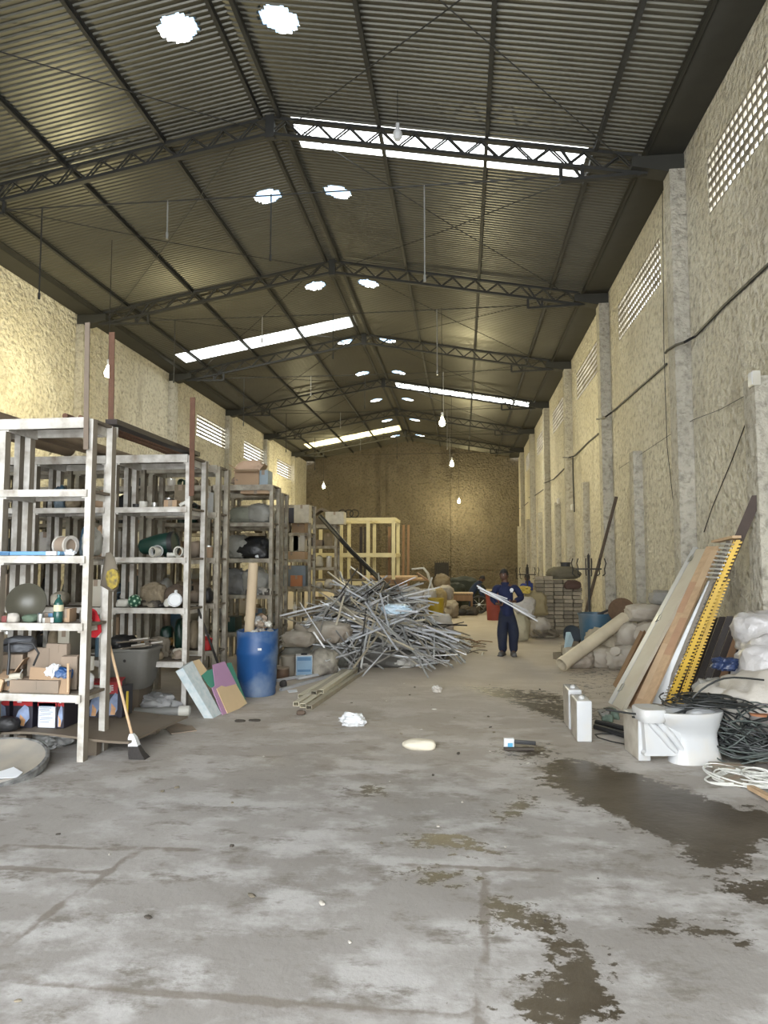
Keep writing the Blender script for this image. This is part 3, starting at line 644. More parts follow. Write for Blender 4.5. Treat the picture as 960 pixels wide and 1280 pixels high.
rack('B4', -6.31, 7.95, 0.98, 0.58, 'white wooden shelving rack three bays left of the grey tub rack', 'third rack beside the grey tub', src='B')
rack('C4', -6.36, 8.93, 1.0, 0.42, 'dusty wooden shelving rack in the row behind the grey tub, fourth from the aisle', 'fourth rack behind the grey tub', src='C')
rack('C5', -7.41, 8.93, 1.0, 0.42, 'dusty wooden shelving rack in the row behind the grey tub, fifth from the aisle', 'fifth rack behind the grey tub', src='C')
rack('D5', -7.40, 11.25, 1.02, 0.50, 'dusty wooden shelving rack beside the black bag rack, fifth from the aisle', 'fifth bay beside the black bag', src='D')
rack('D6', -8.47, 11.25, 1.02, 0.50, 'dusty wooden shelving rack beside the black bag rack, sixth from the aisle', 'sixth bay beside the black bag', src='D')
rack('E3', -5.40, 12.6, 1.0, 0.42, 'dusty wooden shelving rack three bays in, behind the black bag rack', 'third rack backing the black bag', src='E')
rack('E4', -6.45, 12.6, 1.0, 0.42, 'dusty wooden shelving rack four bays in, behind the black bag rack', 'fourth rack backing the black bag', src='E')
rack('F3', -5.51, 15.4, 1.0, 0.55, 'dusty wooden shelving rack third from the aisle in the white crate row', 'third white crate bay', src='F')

# tall pale yellow frame behind the heap
def frame_rack():
    x0, x1, y0, y1, zt = -4.6, -2.0, 20.9, 22.4, 3.08
    t = thing('timber_frame_rack', 'open pale yellow timber frame rack behind the scrap heap', 'shelving rack', ((x0+x1)/2, (y0+y1)/2, 0))
    for y in (y0, y1):
        for i, x in enumerate((x0, -3.66, -2.83, -2.06)):
            mb = MB(); mb.bar((x, y, 0), (x, y, zt), 0.10, 0.10, up=(0, 1, 0)); mb.build('post', yellowwood, t)
        for z in (zt-0.05, 1.95, 1.10, 0.5):
            mb = MB(); mb.bar((x0, y-0.06, z), (x1, y-0.06, z), 0.03, 0.12 if z < 2.5 else 0.09); mb.build('rail', yellowwood, t)
    for x in (x0, -3.66, -2.83, -2.06):
        mb = MB(); mb.bar((x+0.06, y0, zt-0.05), (x+0.06, y1, zt-0.05), 0.03, 0.09); mb.bar((x+0.06, y0, 1.95), (x+0.06, y1, 1.95), 0.03, 0.09); mb.build('side_rail', yellowwood, t)
    for q in range(3):
        mb = MB(); mb.box(((x0+x1)/2, y0+0.3+0.45*q, 1.18), (x1-x0, 0.4, 0.03)); mb.build('shelf_board', boardm, t)
frame_rack()
for i, x in enumerate((-1.92, -1.76)):
    mb = MB(); mb.bar((x, 22.6, 0), (x+0.02, 22.65, 2.95), 0.07, 0.07, up=(0, 1, 0)); solo('upright_batten', mb, brownwood, f'brown batten standing upright at the end of the yellow timber frame, {ORD[i]} from it', 'batten', (x, 22.6, 0))
for i, x in enumerate((-3.35, -3.2, -2.4)):
    mb = MB(); mb.bar((x, 22.9, 0), (x, 23.0, 2.9), 0.09, 0.09, up=(0, 1, 0)); solo('upright_batten', mb, darkwood if i < 2 else brownwood, f'dark batten standing behind the yellow timber frame, {ORD[i]} from its left', 'batten', (x, 22.9, 0))
for i, (x0, x1, z, r) in enumerate([(-3.0, -1.35, 1.28, 0.055), (-2.7, -1.1, 1.22, 0.05)]):
    mb = MB(); mb.tube([(x0, 20.95+0.2*i, z), (x1, 21.1+0.2*i, z)], r, 10); solo('protruding_pole', mb, lightwood, f'pale pole lying across the yellow timber frame and sticking out, {"thicker" if i == 0 else "lower"} one', 'pole', ((x0+x1)/2, 21, z))

# rusty uprights nailed on the racks, and boards and tubes on top of them
def upright(px0, py0, px1, py1, Y, w, m, lab):
    a, b = PY(px1, py1, Y), PY(px0, py0, Y); mb = MB(); mb.bar(a, b, w, 0.03, up=(0, 1, 0), prof=[(-w/2, -0.02), (w/2, -0.02), (w/2, 0.02), (w/2-0.012, 0.02), (w/2-0.012, -0.008), (-w/2, -0.008)])
    solo('rusty_upright', mb, m, lab, 'upright', a)
upright(110.5, 404, 108.5, 562, 5.86, 0.045, mat('grey_brown_iron', (0.16, 0.125, 0.095), 0.8, 0.1, var=0.3), 'grey-brown upright bar fixed to the front post of the nearest rack')
upright(141, 416, 139, 580, 6.36, 0.055, rust, 'rusty red upright bar fixed to the rear post of the nearest rack')
upright(241.5, 497, 240, 620, 7.925, 0.062, rust, 'rusty red upright bar fixed to the post of the grey tub rack')
mb = MB(); a, b = PZ(124, 516, 3.10), Vector((-3.28, 8.25, 3.09)); mb.bar((-3.33, 6.25, 3.085), (b.x, b.y, 3.075), 0.12, 0.05); solo('top_plank', mb, darkwood, 'dark thick plank bridging the tops of the two nearest racks', 'plank', a)
for i, (x, r, y0, y1, z) in enumerate([(-4.88, 0.10, 5.5, 8.12, 3.155), (-4.50, 0.068, 5.5, 8.5, 3.12), (-4.30, 0.05, 5.6, 9.0, 3.10)]):
    mb = MB(); mb.pipe((x, y0, z), (x, y1, z), r, 0.008, 18); mb.pipe((x, y0-0.002, z), (x, y0+0.06, z), r*1.06, 0.01, 18)
    solo('cardboard_tube', mb, mat('brown_card_tube', (0.20, 0.15, 0.10), 0.85, var=0.2), f'brown cardboard tube lying across the tops of the nearest racks, {["thickest", "middle", "thinnest"][i]} of three', 'tube', (x, (y0+y1)/2, z-r))
for i, (x, y0, y1, z, r) in enumerate([(-3.62, 5.95, 8.9, 3.085, 0.028), (-3.50, 6.0, 9.3, 3.08, 0.022)]):
    mb = MB(); mb.tube([(x, y0, z), (x+0.02, (y0+y1)/2, z+0.01), (x, y1, z)], r, 8); solo('iron_rod', mb, rust, f'dark iron rod lying over the rack tops beside the thick plank, {"thicker" if i == 0 else "thinner"} one', 'rod', (x, (y0+y1)/2, z))

# ------------------------------------------------------------------ item builders (base at p)
def sack(p, d, m, label, seed=0, rot=0, amp=0.25, cat='sack', nm='storage_sack', neck=False, group=None, sub=4, crease=0.10):
    p = Vector(p); t = None
    mb = MB(); mb.blob(p, d, seed, amp, sub=sub, rot=rot, crease=crease)
    if not neck: return solo(nm, mb, m, label, cat, p, group, 80)
    t = thing(nm, label, cat, p, group); mb.build('body', m, t, 80)
    a = rot+neck; q = p+Vector((cos(a)*d[0]*0.45, sin(a)*d[1]*0.45, d[2]*0.62)); dr = Vector((cos(a), sin(a), 0.7)).normalized(); h = 0.16*max(d[0], d[1])
    m2 = MB(); m2.tube([q-dr*h*0.6, q, q+dr*h*0.5, q+dr*h*1.2], [h*0.75, h*0.28, h*0.42, h*0.8], 10, True); m2.build('tied_neck', m, t, 80)
    return t
def carton(p, w, d, h, m, label, rot=0, flaps=False, tape=None, nm='cardboard_box', cat='box', group=None):
    p = Vector(p); t = thing(nm, label, cat, p, group); Rm = Matrix.Rotation(rot, 3, 'Z')
    def B(mb, c, s, extra=None):
        M = Rm if extra is None else Rm @ extra
        return mb.box(p+Rm @ Vector(c), s, M)
    if flaps:
        mb = MB(); th = 0.008
        B(mb, (0, 0, th/2), (w, d, th)); B(mb, (0, -d/2, h/2), (w, th, h)); B(mb, (0, d/2, h/2), (w, th, h)); B(mb, (-w/2, 0, h/2), (th, d, h)); B(mb, (w/2, 0, h/2), (th, d, h)); mb.build('body', m, t)
        for s, a in ((-1, 0.9), (1, 0.6)):
            f = MB(); e = Matrix.Rotation(s*a, 3, 'Y'); f.box(p+Rm @ Vector((s*(w/2+0.05), 0, h+0.05)), (th, d, 0.14), Rm @ e); f.build('flap', m, t)
        f = MB(); f.box(p+Rm @ Vector((0, -d/2-0.06, h-0.02)), (w, th, 0.14), Rm @ Matrix.Rotation(1.9, 3, 'X')); f.build('flap', m, t)
    else:
        mb = MB(); mb.box(p+Vector((0, 0, h/2)), (w, d, h), Rm, ch=min(w, d, h)*0.03); mb.build('body', m, t)
        f = MB(); B(f, (0, 0, h+0.001), (w*0.98, 0.05, 0.003)); B(f, (0, -d/2-0.001, h-0.04), (0.05, 0.003, 0.08)); f.build('tape', tape or card2, t)
    return t
def bottle(p, r, h, m, label, lab=paper, cap=None, cat='bottle', nm='plastic_bottle', group=None):
    t = thing(nm, label, cat, p, group); mb = MB()
    mb.lathe([(r*0.9, 0), (r, r*0.15), (r, h*0.30), (r*0.95, h*0.36), (r, h*0.42), (r, h*0.66), (r*0.75, h*0.78), (r*0.32, h*0.88), (r*0.30, h*0.93)], p, 18); mb.build('body', m, t, 50)
    c = MB(); c.lathe([(r*0.36, h*0.92), (r*0.36, h), (r*0.2, h*1.0)], p, 14); c.build('cap', cap or m, t)
    b = MB(); b.lathe([(r*1.02, h*0.40), (r*1.02, h*0.63)], p, 18); b.build('label', lab, t, 50); return t
def jar(p, r, h, m, label, lid=None, cat='container', nm='round_tin', group=None, rot=None):
    t = thing(nm, label, cat, p, group); mb = MB(); M = rot
    c = Vector(p)+(Vector((0, 0, r)) if rot is not None else Vector((0, 0, 0)))
    mb.lathe([(r*0.97, 0), (r, h*0.03), (r, h*0.9), (r*0.94, h*0.93)], c, 20, M); mb.build('body', m, t)
    l = MB(); l.lathe([(r*1.04, h*0.88), (r*1.04, h), (r*0.9, h*1.01), (r*0.85, h*0.985)], c, 20, M); l.build('lid', lid or m, t); return t
def elbow(p, r, m, label, yaw=0, group=None, nm='pipe_elbow', cat='pipe fitting'):
    p = Vector(p); t = thing(nm, label, cat, p, group); mb = MB(); Rm = Matrix.Rotation(yaw, 3, 'Z'); R0 = r*1.5
    pts = [p+Rm @ Vector((R0*(1-cos(a))-R0*0.5, -R0*sin(a)+R0*0.6, r*1.15)) for a in [i*pi/2/7 for i in range(8)]]
    mb.tube(pts, r, 16, caps=False); mb.build('bend', m, t)
    for q, dr in ((pts[0], (pts[0]-pts[1])), (pts[-1], (pts[-1]-pts[-2]))):
        d = dr.normalized(); c = MB(); c.pipe(q-d*0.004, q+d*r*0.8, r*1.14, r*0.2, 16); c.build('collar', m, t)
    return t
def ring(p, r, ln, m, label, face=(0, -1, 0), group=None, nm='pipe_coupling', cat='pipe fitting'):
    p = Vector(p)+Vector((0, 0, r)); f = Vector(face).normalized(); t = thing(nm, label, cat, p-Vector((0, 0, r)), group)
    mb = MB(); mb.pipe(p-f*ln/2, p+f*ln/2, r*0.9, r*0.12, 18); mb.build('sleeve', m, t)
    mb = MB(); mb.pipe(p+f*ln*0.3, p+f*ln/2.0, r, r*0.14, 18); mb.build('collar', m, t); return t
def bowl(p, r, h, m, label, tilt=(0, 0, 0), nm='round_basin', cat='basin', group=None, lift=0.0):
    Rm = Euler(tilt).to_matrix(); prof = [(0.001, 0.0), (r*0.45, 0.0), (r*0.8, h*0.42), (r*0.97, h*0.92), (r*1.05, h), (r*1.05, h*0.96), (r*0.99, h*0.9), (r*0.78, h*0.5), (r*0.42, h*0.08), (0.001, h*0.08)]
    mb = MB(); mb.lathe(prof, (0, 0, 0), 28, Rm); zm = min(v.z for v in mb.v); mb.v = [v+Vector(p)+Vector((0, 0, -zm+lift)) for v in mb.v]
    return solo(nm, mb, m, label, cat, p, group, 50)
def bucket(p, r, h, m, label, nm='plastic_bucket', cat='bucket', group=None, n=24, handle=True, rim=None):
    t = thing(nm, label, cat, p, group); mb = MB()
    mb.lathe([(0.001, 0), (r*0.82, 0), (r*0.98, h*0.96), (r*1.04, h*0.96), (r*1.04, h), (r*0.95, h), (r*0.80, 0.02), (0.001, 0.02)], p, n); mb.build('body', m, t)
    if handle:
        p = Vector(p); mb = MB(); mb.tube([p+Vector((r*1.03*cos(a), -0.02-r*0.8*sin(a), h*0.95-r*0.5*sin(a))) for a in [pi*i/10 for i in range(11)]], 0.005, 6); mb.build('handle', rim or tin, t)
    return t
def sheet(pts, th, m, label, nm, cat, group=None, ext=None):
    """flat board through the outline pts (planar), thickness th away along its normal"""
    pts = [Vector(q) for q in pts]; n = (pts[1]-pts[0]).cross(pts[2]-pts[0]).normalized()
    if ext is not None and n.dot(Vector(ext)) < 0: n = -n
    mb = MB(); k = len(pts); vs = pts+[q+n*th for q in pts]
    mb.add(vs, [tuple(range(k))[::-1], tuple(range(k, 2*k))]+[(i, (i+1) % k, k+(i+1) % k, k+i) for i in range(k)])
    c = sum(pts, Vector())/k; return solo(nm, mb, m, label, cat, (c.x, c.y, min(q.z for q in vs)), group, 0)
def crumple(p, d, m, label, seed=1, nm='crumpled_bag', cat='bag', group=None, amp=0.5, rot=0, crs=0.2, fq=2.8):
    mb = MB(); mb.blob(p, d, seed, amp, freq=fq, sub=4, crease=crs, rot=rot); return solo(nm, mb, m, label, cat, p, group, 60)
def rod(pts, r, m, label, nm, cat, group=None, n=8, rr=None):
    mb = MB(); mb.tube(pts, rr or r, n); p = min((Vector(q) for q in pts), key=lambda q: q.z); return solo(nm, mb, m, label, cat, p, group)
def place(px, Y, z):
    p = PY(px, 600, Y); p.z = z+0.002; return p

# ------------------------------------------------------------------ things on the nearest rack (A)
def S(px, Y, z, dz=0.002): q = PY(px, 600, Y); return Vector((q.x, Y, z+dz))
zA = [0.58, 1.20, 1.80, 2.40, 3.05]
# bowed plywood sheet under the nearest rack with printed cookware cartons on it
mb = MB(); nx_, ny_ = 12, 6; vs = []; fs = []
for j in range(ny_+1):
    for i in range(nx_+1):
        x = -4.25+1.30*i/nx_; y = 6.0+1.05*j/ny_; z = 0.20+0.02*sin(i*0.5)-(0.035*max(0, (i-8)/4.0))
        vs.append((x+0.12*j/ny_, y, z))
n_ = nx_+1
for j in range(ny_):
    for i in range(nx_): fs.append((j*n_+i, j*n_+i+1, (j+1)*n_+i+1, (j+1)*n_+i))
k_ = len(vs); vs2 = [(x, y, z-0.02) for x, y, z in vs]
mb.add(vs+vs2, fs+[tuple(q+k_ for q in f[::-1]) for f in fs]+[(i, i+k_, i+1+k_, i+1) for i in range(nx_)]+[(ny_*n_+i+1, ny_*n_+i+1+k_, ny_*n_+i+k_, ny_*n_+i) for i in range(nx_)]+[(j*n_+nx_, j*n_+nx_+k_, (j+1)*n_+nx_+k_, (j+1)*n_+nx_) for j in range(ny_)]+[((j+1)*n_, (j+1)*n_+k_, j*n_+k_, j*n_) for j in range(ny_)])
for x, y in ((-4.0, 6.1), (-3.35, 6.15), (-3.9, 6.9), (-3.15, 6.95)): mb.box((x, y, 0.085), (0.09, 0.09, 0.17))
solo('bowed_plywood_sheet', mb, boardm, 'bowed plywood sheet on blocks under the nearest rack carrying red and black cartons', 'board', (-3.7, 6.4, 0))
def pan_box(p, label, w=0.20, d=0.30, h=0.30, side='pic', rot=0):
    p = Vector(p); t = thing('printed_carton', label, 'carton', p, None); M = Matrix.Rotation(rot, 3, 'Z')
    def B(c, s): return MB().box(p+M @ Vector(c), s, M)
    MB().box(p+Vector((0, 0, h/2)), (w, d, h), M, ch=0.006).build('body', boxblack, t)
    f = -d/2-0.002
    mb = B((0, f, h*0.83), (w*0.98, 0.004, h*0.33)); mb.box(p+M @ Vector((0, 0, h+0.001)), (w*0.98, d*0.98, 0.004), M); mb.build('red_band', boxred, t)
    if side == 'text':
        q = B((0, f, h*0.40), (w*0.86, 0.004, h*0.74)).build('printed_side', paper, t)
        mb = MB()
        for k in range(9): mb.box(p+M @ Vector((-0.012*(k % 3), f-0.003, h*(0.68-0.06*k))), (w*(0.62-0.05*(k % 3)), 0.002, h*0.014), M)
        mb.build('text_lines', labelblue, q)
    else:
        mb = MB(); pl = [(-w*0.30, 0.05*h), (w*0.05, 0.05*h), (w*0.36, 0.30*h), (w*0.30, 0.62*h), (w*0.10, 0.70*h), (-w*0.20, 0.52*h), (-w*0.34, 0.30*h)]
        mb.prism(pl, 0.003, Matrix.Translation(p) @ M.to_4x4() @ Matrix.Translation((0, f-0.003, 0))); mb.build('picture', photoblue, t)
        mb = MB(); mb.prism([(-w*0.2, 0.06*h), (w*0.1, 0.06*h), (w*0.16, 0.24*h), (-0.02, 0.40*h), (-w*0.14, 0.22*h)], 0.003, Matrix.Translation(p) @ M.to_4x4() @ Matrix.Translation((0, f-0.005, 0))); mb.build('picture_figure', photoskin, t)
        mb = MB()
        for k in range(3): mb.box(p+M @ Vector((-w*0.25+0.008*k, f-0.004, h*(0.90-0.06*k))), (w*(0.42-0.1*k), 0.002, h*0.03), M)
        mb.build('title_bar', redp if False else paper, t)
    return t
for i, (px, sd) in enumerate([(10, 'pic'), (23, 'pic'), (51, 'pic')]):
    pan_box(S(px, 6.30, 0.215), f'red and black printed carton under the nearest rack, {ORD[i]} from its left end', side=sd, w=0.195)
pan_box(S(80, 6.30, 0.215), 'red and black printed carton under the nearest rack with a white text side', side='text', w=0.19)
pan_box(S(96, 6.31, 0.215), 'plain dark carton beside the white text side carton under the nearest rack', side='pic', w=0.07)
for i, (px, Y, rt) in enumerate([(118, 6.75, 0.0), (134, 6.80, 0.1), (152, 6.86, 0.35)]):
    pan_box(S(px, Y, 0.205), f'red topped printed carton behind the broom handle, {ORD[i]} from the nearest rack', rot=rt, w=0.15, h=0.34)
mb = MB(); mb.box(S(163.5, 6.80, 0.205)+Vector((0, 0, 0.15)), (0.05, 0.22, 0.30), ch=0.005); o = thing('narrow_carton', 'narrow yellow edged carton at the end of the red carton row', 'carton', S(163, 6.80, 0.205)); mb.build('body', boxblack, o)
MB().box(S(166.3, 6.69, 0.205)+Vector((0, 0, 0.13)), (0.022, 0.012, 0.26)).build('yellow_edge', yellowp, o)
jar(S(0, 5.98, 0.16), 0.06, 0.26, mat('dark_grey_plastic', (0.09, 0.095, 0.09), 0.5), 'dark grey canister at the left end under the nearest rack')
sack(S(20, 6.0, 0.225), (0.24, 0.16, 0.13), blackp, 'folded dark rubber bundle lying before the red cartons', 3, amp=0.15, nm='rubber_bundle', cat='bundle')
crumple(PZ(62, 934, 0), (0.36, 0.3, 0.17), clearbag, 'crumpled clear plastic bag on the floor below the nearest rack', 5)
# 0.58 shelf
z = zA[0]
carton(S(60, 6.02, z), 0.46, 0.22, 0.11, card2, 'flat brown carton base on the lowest shelf of the nearest rack', 0.02)
p = S(62, 5.935, z); sheet([PY(34, 866, 5.93), PY(86, 868, 5.92), PY(88.5, 836, 5.99), PY(38, 834, 5.99)], 0.012, card, 'brown cardboard flap leaning on the lowest shelf front of the nearest rack', 'cardboard_flap', 'cardboard', ext=(0, 1, 0))
carton(S(13, 6.1, z), 0.26, 0.24, 0.17, card, 'open brown carton at the left of the lowest shelf of the nearest rack', 0.25, flaps=True)
carton(S(26, 6.16, z+0.18), 0.20, 0.18, 0.13, card2, 'small pale-topped carton strapped in black above the left open carton', 0.3)
rod([S(19, 6.0, z+0.42), S(20, 5.97, z+0.30), S(19, 5.95, z+0.16), S(20.5, 5.94, z+0.05)], 0.012, blackp, 'black strap hanging over cartons on the lowest shelf of the nearest rack', 'black_strap', 'strap')
rod([S(12, 6.05, z+0.40), S(30, 6.0, z+0.43), S(48, 6.04, z+0.42), S(56, 6.06, z+0.33), S(50, 6.05, z+0.22)], 0.010, blackp, 'black loop of cable over the cartons in the nearest rack', 'cable_loop', 'cable')
sack(S(32, 6.15, z+0.33), (0.30, 0.22, 0.15), mat('slate_cloth', (0.10, 0.105, 0.115), 0.8), 'slate grey cloth bundle on the cartons of the nearest rack', 7, amp=0.2, nm='cloth_bundle', cat='bundle')
carton(S(80, 6.22, z), 0.22, 0.06, 0.40, card2, 'dull cardboard sheet standing at the back of the lowest shelf in the nearest rack', -0.1)
carton(S(58, 6.22, z), 0.20, 0.08, 0.36, card2, 'grey-brown carton standing upright behind the cardboard flap', 0.12)
carton(S(96, 6.16, z), 0.14, 0.14, 0.30, card2, 'tall narrow carton at the right of the lowest shelf in the nearest rack', 0.3)
crumple(S(74, 6.0, z+0.115), (0.12, 0.1, 0.13), whitep, 'crumpled white cup on the flat carton of the nearest rack', 2, 'crumpled_cup', 'cup')
crumple(S(88, 6.0, z+0.115), (0.14, 0.12, 0.10), bluep, 'crumpled blue plastic film beside the white cup', 4, 'blue_film', 'plastic film')
rod([S(12, 5.96, z+0.10), S(26, 5.95, z+0.135), S(36, 5.96, z+0.14)], 0.03, creamp, 'cream plastic strip lying among cartons at the left of the lowest shelf', 'plastic_strip', 'strip')
rod([S(20, 5.92, z+0.01), S(28, 5.93, z+0.08), S(37, 5.95, z+0.20)], 0.006, tin, 'thin metal rod leaning on the left open carton in the nearest rack', 'thin_rod', 'rod')
mb = MB(); mb.box(S(10, 5.92, z)+Vector((0, 0, 0.06)), (0.05, 0.03, 0.12), (0, 0.25, 0), ch=0.005); solo('wood_offcut', mb, lightwood, 'pale wood offcut at the front left of the lowest shelf in the nearest rack', 'offcut', S(10, 5.92, z))
bottle(S(117, 6.16, z), 0.055, 0.17, whitep, 'squat white bottle stacked low beside the rear post of the nearest rack')
jar(S(117, 6.15, z+0.172), 0.052, 0.12, pvcw, 'white jar standing on the squat white bottle by the rear post')
rod([S(93.5, 5.93, z+0.01), S(92.5, 5.94, z+0.26)], 0.011, lightwood, 'short pale stick beside the front post on the lowest shelf', 'short_stick', 'stick')
# 1.20 shelf
z = zA[1]
bowl(S(43, 6.12, z), 0.17, 0.11, mat('olive_dish_plastic', (0.075, 0.07, 0.052), 0.4), 'large olive grey dish leaning on its side on the nearest rack', (1.35, 0.3, 0.2), 'large_dish', 'dish')
bottle(S(78.5, 5.98, z), 0.043, 0.25, glassg, 'dark green bottle with a cream label on the nearest rack', mat('cream_label', (0.55, 0.50, 0.33), 0.6))
jar(S(3, 6.0, z), 0.05, 0.20, mat('pale_green_jar', (0.33, 0.38, 0.33), 0.4), 'pale green jar at the left of the green bottle shelf', lid=whitep)
carton(S(8, 5.98, z), 0.17, 0.1, 0.055, mat('dull_red_card', (0.18, 0.05, 0.045), 0.7), 'flat dull red packet on the green bottle shelf')
sack(S(23.5, 5.95, z), (0.115, 0.1, 0.085), sackw, 'small beige lump on the shelf beside the dull red packet', 12, sub=3, nm='beige_lump', cat='lump')
sack(S(45, 5.98, z), (0.15, 0.13, 0.075), mat('grey_green_cloth', (0.09, 0.13, 0.09), 0.8), 'grey-green crumpled cloth on the green bottle shelf', 14, sub=3, nm='crumpled_cloth', cat='cloth')
jar(S(57, 5.96, z), 0.028, 0.075, tin, 'small shiny tin on the green bottle shelf, left of the green bottle')
carton(S(68, 5.95, z), 0.10, 0.07, 0.045, tin, 'flat metal tin beside the green bottle', 0.1)
carton(S(66, 6.1, z), 0.13, 0.1, 0.075, labelblue, 'small dark blue packet behind the flat metal tin', 0.1)
carton(S(90, 6.08, z), 0.10, 0.14, 0.12, card, 'small brown carton right of the green bottle', 0.1)
jar(S(112, 6.1, z), 0.05, 0.10, tin, 'steel mug on the shelf end between the posts of the nearest rack')
# 1.80 shelf
z = zA[2]
mb = MB(); mb.box(S(40, 5.95, z)+Vector((0, 0, 0.022)), (0.70, 0.20, 0.036), (0, 0, 0.02), ch=0.012); o = thing('vinyl_roll', 'long flat light blue vinyl roll on the nearest rack', 'roll', S(40, 5.95, z)); mb.build('body', bluebox, o)
MB().box(S(12, 5.94, z)+Vector((0, -0.01, 0.018)), (0.18, 0.20, 0.030), (0, 0, 0.02), ch=0.012).build('dark_wrap', labelblue, o); MB().box(S(75, 5.94, z)+Vector((0, -0.012, 0.022)), (0.10, 0.19, 0.037), (0, 0, 0.02), ch=0.01).build('white_wrap', paper, o)
t = thing('cable_drum', 'beige roll lying on its side beside the front post of the nearest rack', 'drum', S(84, 6.08, z)); q = S(84, 6.08, z)+Vector((0, 0, 0.095))
MB().tube([q+Vector((-0.05, 0.03, 0)), q+Vector((0.05, -0.01, 0))], 0.085, 20).build('core', card2, t); 
for e in (-1, 1): MB().pipe(q+Vector((e*0.055, 0.01-e*0.02, 0)), q+Vector((e*0.072, 0.01-e*0.025, 0)), 0.093, 0.03, 20).build('flange', sackw, t)
crumple(S(90, 5.95, z), (0.10, 0.08, 0.06), paper, 'torn white paper at the end of the blue vinyl roll', 9, 'torn_paper', 'paper')
# between the two posts of the nearest rack
sack(S(118, 6.15, z), (0.16, 0.2, 0.26), sackg, 'grey bag at the right end of the blue vinyl shelf behind the front post', 21, nm='plastic_bag', cat='bag')
# red cloth hanging
def hang(outline, Y, m, label, nm, cat, th=0.02, wav=0.02, mk=None):
    """cloth hanging at depth Y: outline in photo pixels, wavy, both faces"""
    P0 = [PY(x, y, Y) for x, y in outline]; c = sum(P0, Vector())/len(P0); mb = MB(); rings = []
    for k in (1.0, 0.66, 0.33): rings.append([c+(q-c)*k for q in P0])
    n = len(P0); vs = []; fs = []
    for side in (-1, 1):
        o = len(vs)
        for ri, rg in enumerate(rings):
            for q in rg: vs.append(q+Vector((0, side*(th*(ri+0.25))+wav*sin(q.x*45+q.z*9), 0)))
        vs.append(c+Vector((0, side*th*2.6, 0)))
        for ri in range(2):
            for i in range(n):
                f = (o+ri*n+i, o+ri*n+(i+1) % n, o+(ri+1)*n+(i+1) % n, o+(ri+1)*n+i); fs.append(f if side < 0 else f[::-1])
        for i in range(n):
            f = (o+2*n+i, o+2*n+(i+1) % n, o+3*n); fs.append(f if side < 0 else f[::-1])
    h = 3*n+1
    for i in range(n): fs.append((i, h+i, h+(i+1) % n, (i+1) % n))
    mb.add(vs, fs); return solo(nm, mb, m, label, cat, P0[0], None, 70)
hang([(110, 760), (116, 761), (121, 764), (127, 778), (127.5, 790), (123, 794), (119, 797.5), (113.5, 796), (115, 785), (117, 772)], 6.2, redc, 'red cloth hanging on the rear post of the nearest rack', 'red_cloth', 'cloth', 0.012, 0.012)
t = thing('hanging_cloth_bag', 'grey-brown cloth bag with a yellow print hanging on the nearest rack', 'bag', PY(135, 738, 6.22))
o = hang([(133, 691), (138, 690), (142, 696), (146, 708), (150, 722), (146.5, 736), (141, 740), (133, 736), (125.5, 732), (127, 718), (130, 704)], 6.21, cloth, 'x', 'bag_body', 'bag', 0.022, 0.006)
for k in ('label', 'category'): del o[k]
o.parent = t; o.location = Vector(o['_w'])-Vector(t['_w'])
mb = MB(); pl = [PY(x, y, 6.14) for x, y in [(132, 722), (134, 714), (140, 711), (146, 713), (148, 722), (146, 733), (140, 737), (134, 732)]]; c = sum(pl, Vector())/8
mb.add([q for q in pl]+[c+Vector((0, -0.02, 0))]+[q+Vector((0, 0.03, 0)) for q in pl], [(i, (i+1) % 8, 8) for i in range(8)]+[(i, 9+i, 9+(i+1) % 8, (i+1) % 8) for i in range(8)]); mb.build('yellow_print', mat('faded_yellow_print', (0.30, 0.22, 0.03), 0.8, var=0.3, scale=25, dirt=(0.10, 0.08, 0.04), dirt_amt=0.35, dscale=30), t)

# ------------------------------------------------------------------ the rack with the grey tub (B)
z = 3.03
# grey tub standing half out of the rack
def tub(p, w, d, h):
    t = thing('grey_tub', 'big grey fibre tub full of scrap standing in the second rack', 'tub', p); p = Vector(p); mb = MB(); vs = []; n = 8
    def ringp(sx, sy, z, r):
        o = []
        for cx, cy, a0 in ((1, 1, 0), (-1, 1, pi/2), (-1, -1, pi), (1, -1, 1.5*pi)):
            for i in range(n): a = a0+pi/2*i/(n-1); o.append(p+Vector((cx*(sx/2-r)+r*cos(a), cy*(sy/2-r)+r*sin(a), z)))
        return o
    rings = [ringp(w*0.70, d*0.7, 0, 0.10), ringp(w*0.84, d*0.84, h*0.18, 0.10), ringp(w*0.95, d*0.95, h*0.92, 0.09), ringp(w*1.02, d*1.03, h*0.93, 0.09), ringp(w*1.02, d*1.03, h, 0.09), ringp(w*0.92, d*0.92, h, 0.08), ringp(w*0.8, d*0.8, h*0.3, 0.08)]
    m = len(rings[0]); fs = []
    for k in range(len(rings)-1):
        for i in range(m): fs.append((k*m+i, k*m+(i+1) % m, (k+1)*m+(i+1) % m, (k+1)*m+i))
    fs += [tuple(range(m))[::-1], tuple(range((len(rings)-1)*m, len(rings)*m))]
    mb.add([q for rg in rings for q in rg], fs); mb.build('body', greytub, t, 40)
    MB().lathe([(0.001, 0), (0.022, 0.001), (0.022, 0.008), (0.012, 0.012)], p+Vector((0.02, -d*0.44, h*0.72)), 12, (pi/2, 0, 0)).build('drain_boss', blackp, t)
    return t
pt = PY(162, 860, 7.78); tub((pt.x, 7.83, 0.30), 0.56, 0.5, 0.46)
mb = MB(); mb.box((pt.x-0.02, 7.85, 0.15), (0.36, 0.34, 0.298), ch=0.01); solo('low_crate', mb, boardm, 'dark low crate under the grey tub', 'crate', (pt.x, 7.85, 0))
sack((pt.x-0.13, 7.82, 0.74), (0.30, 0.36, 0.16), blackp, 'dark car tyre piece lying in the grey tub', 31, nm='rubber_piece', cat='rubber')
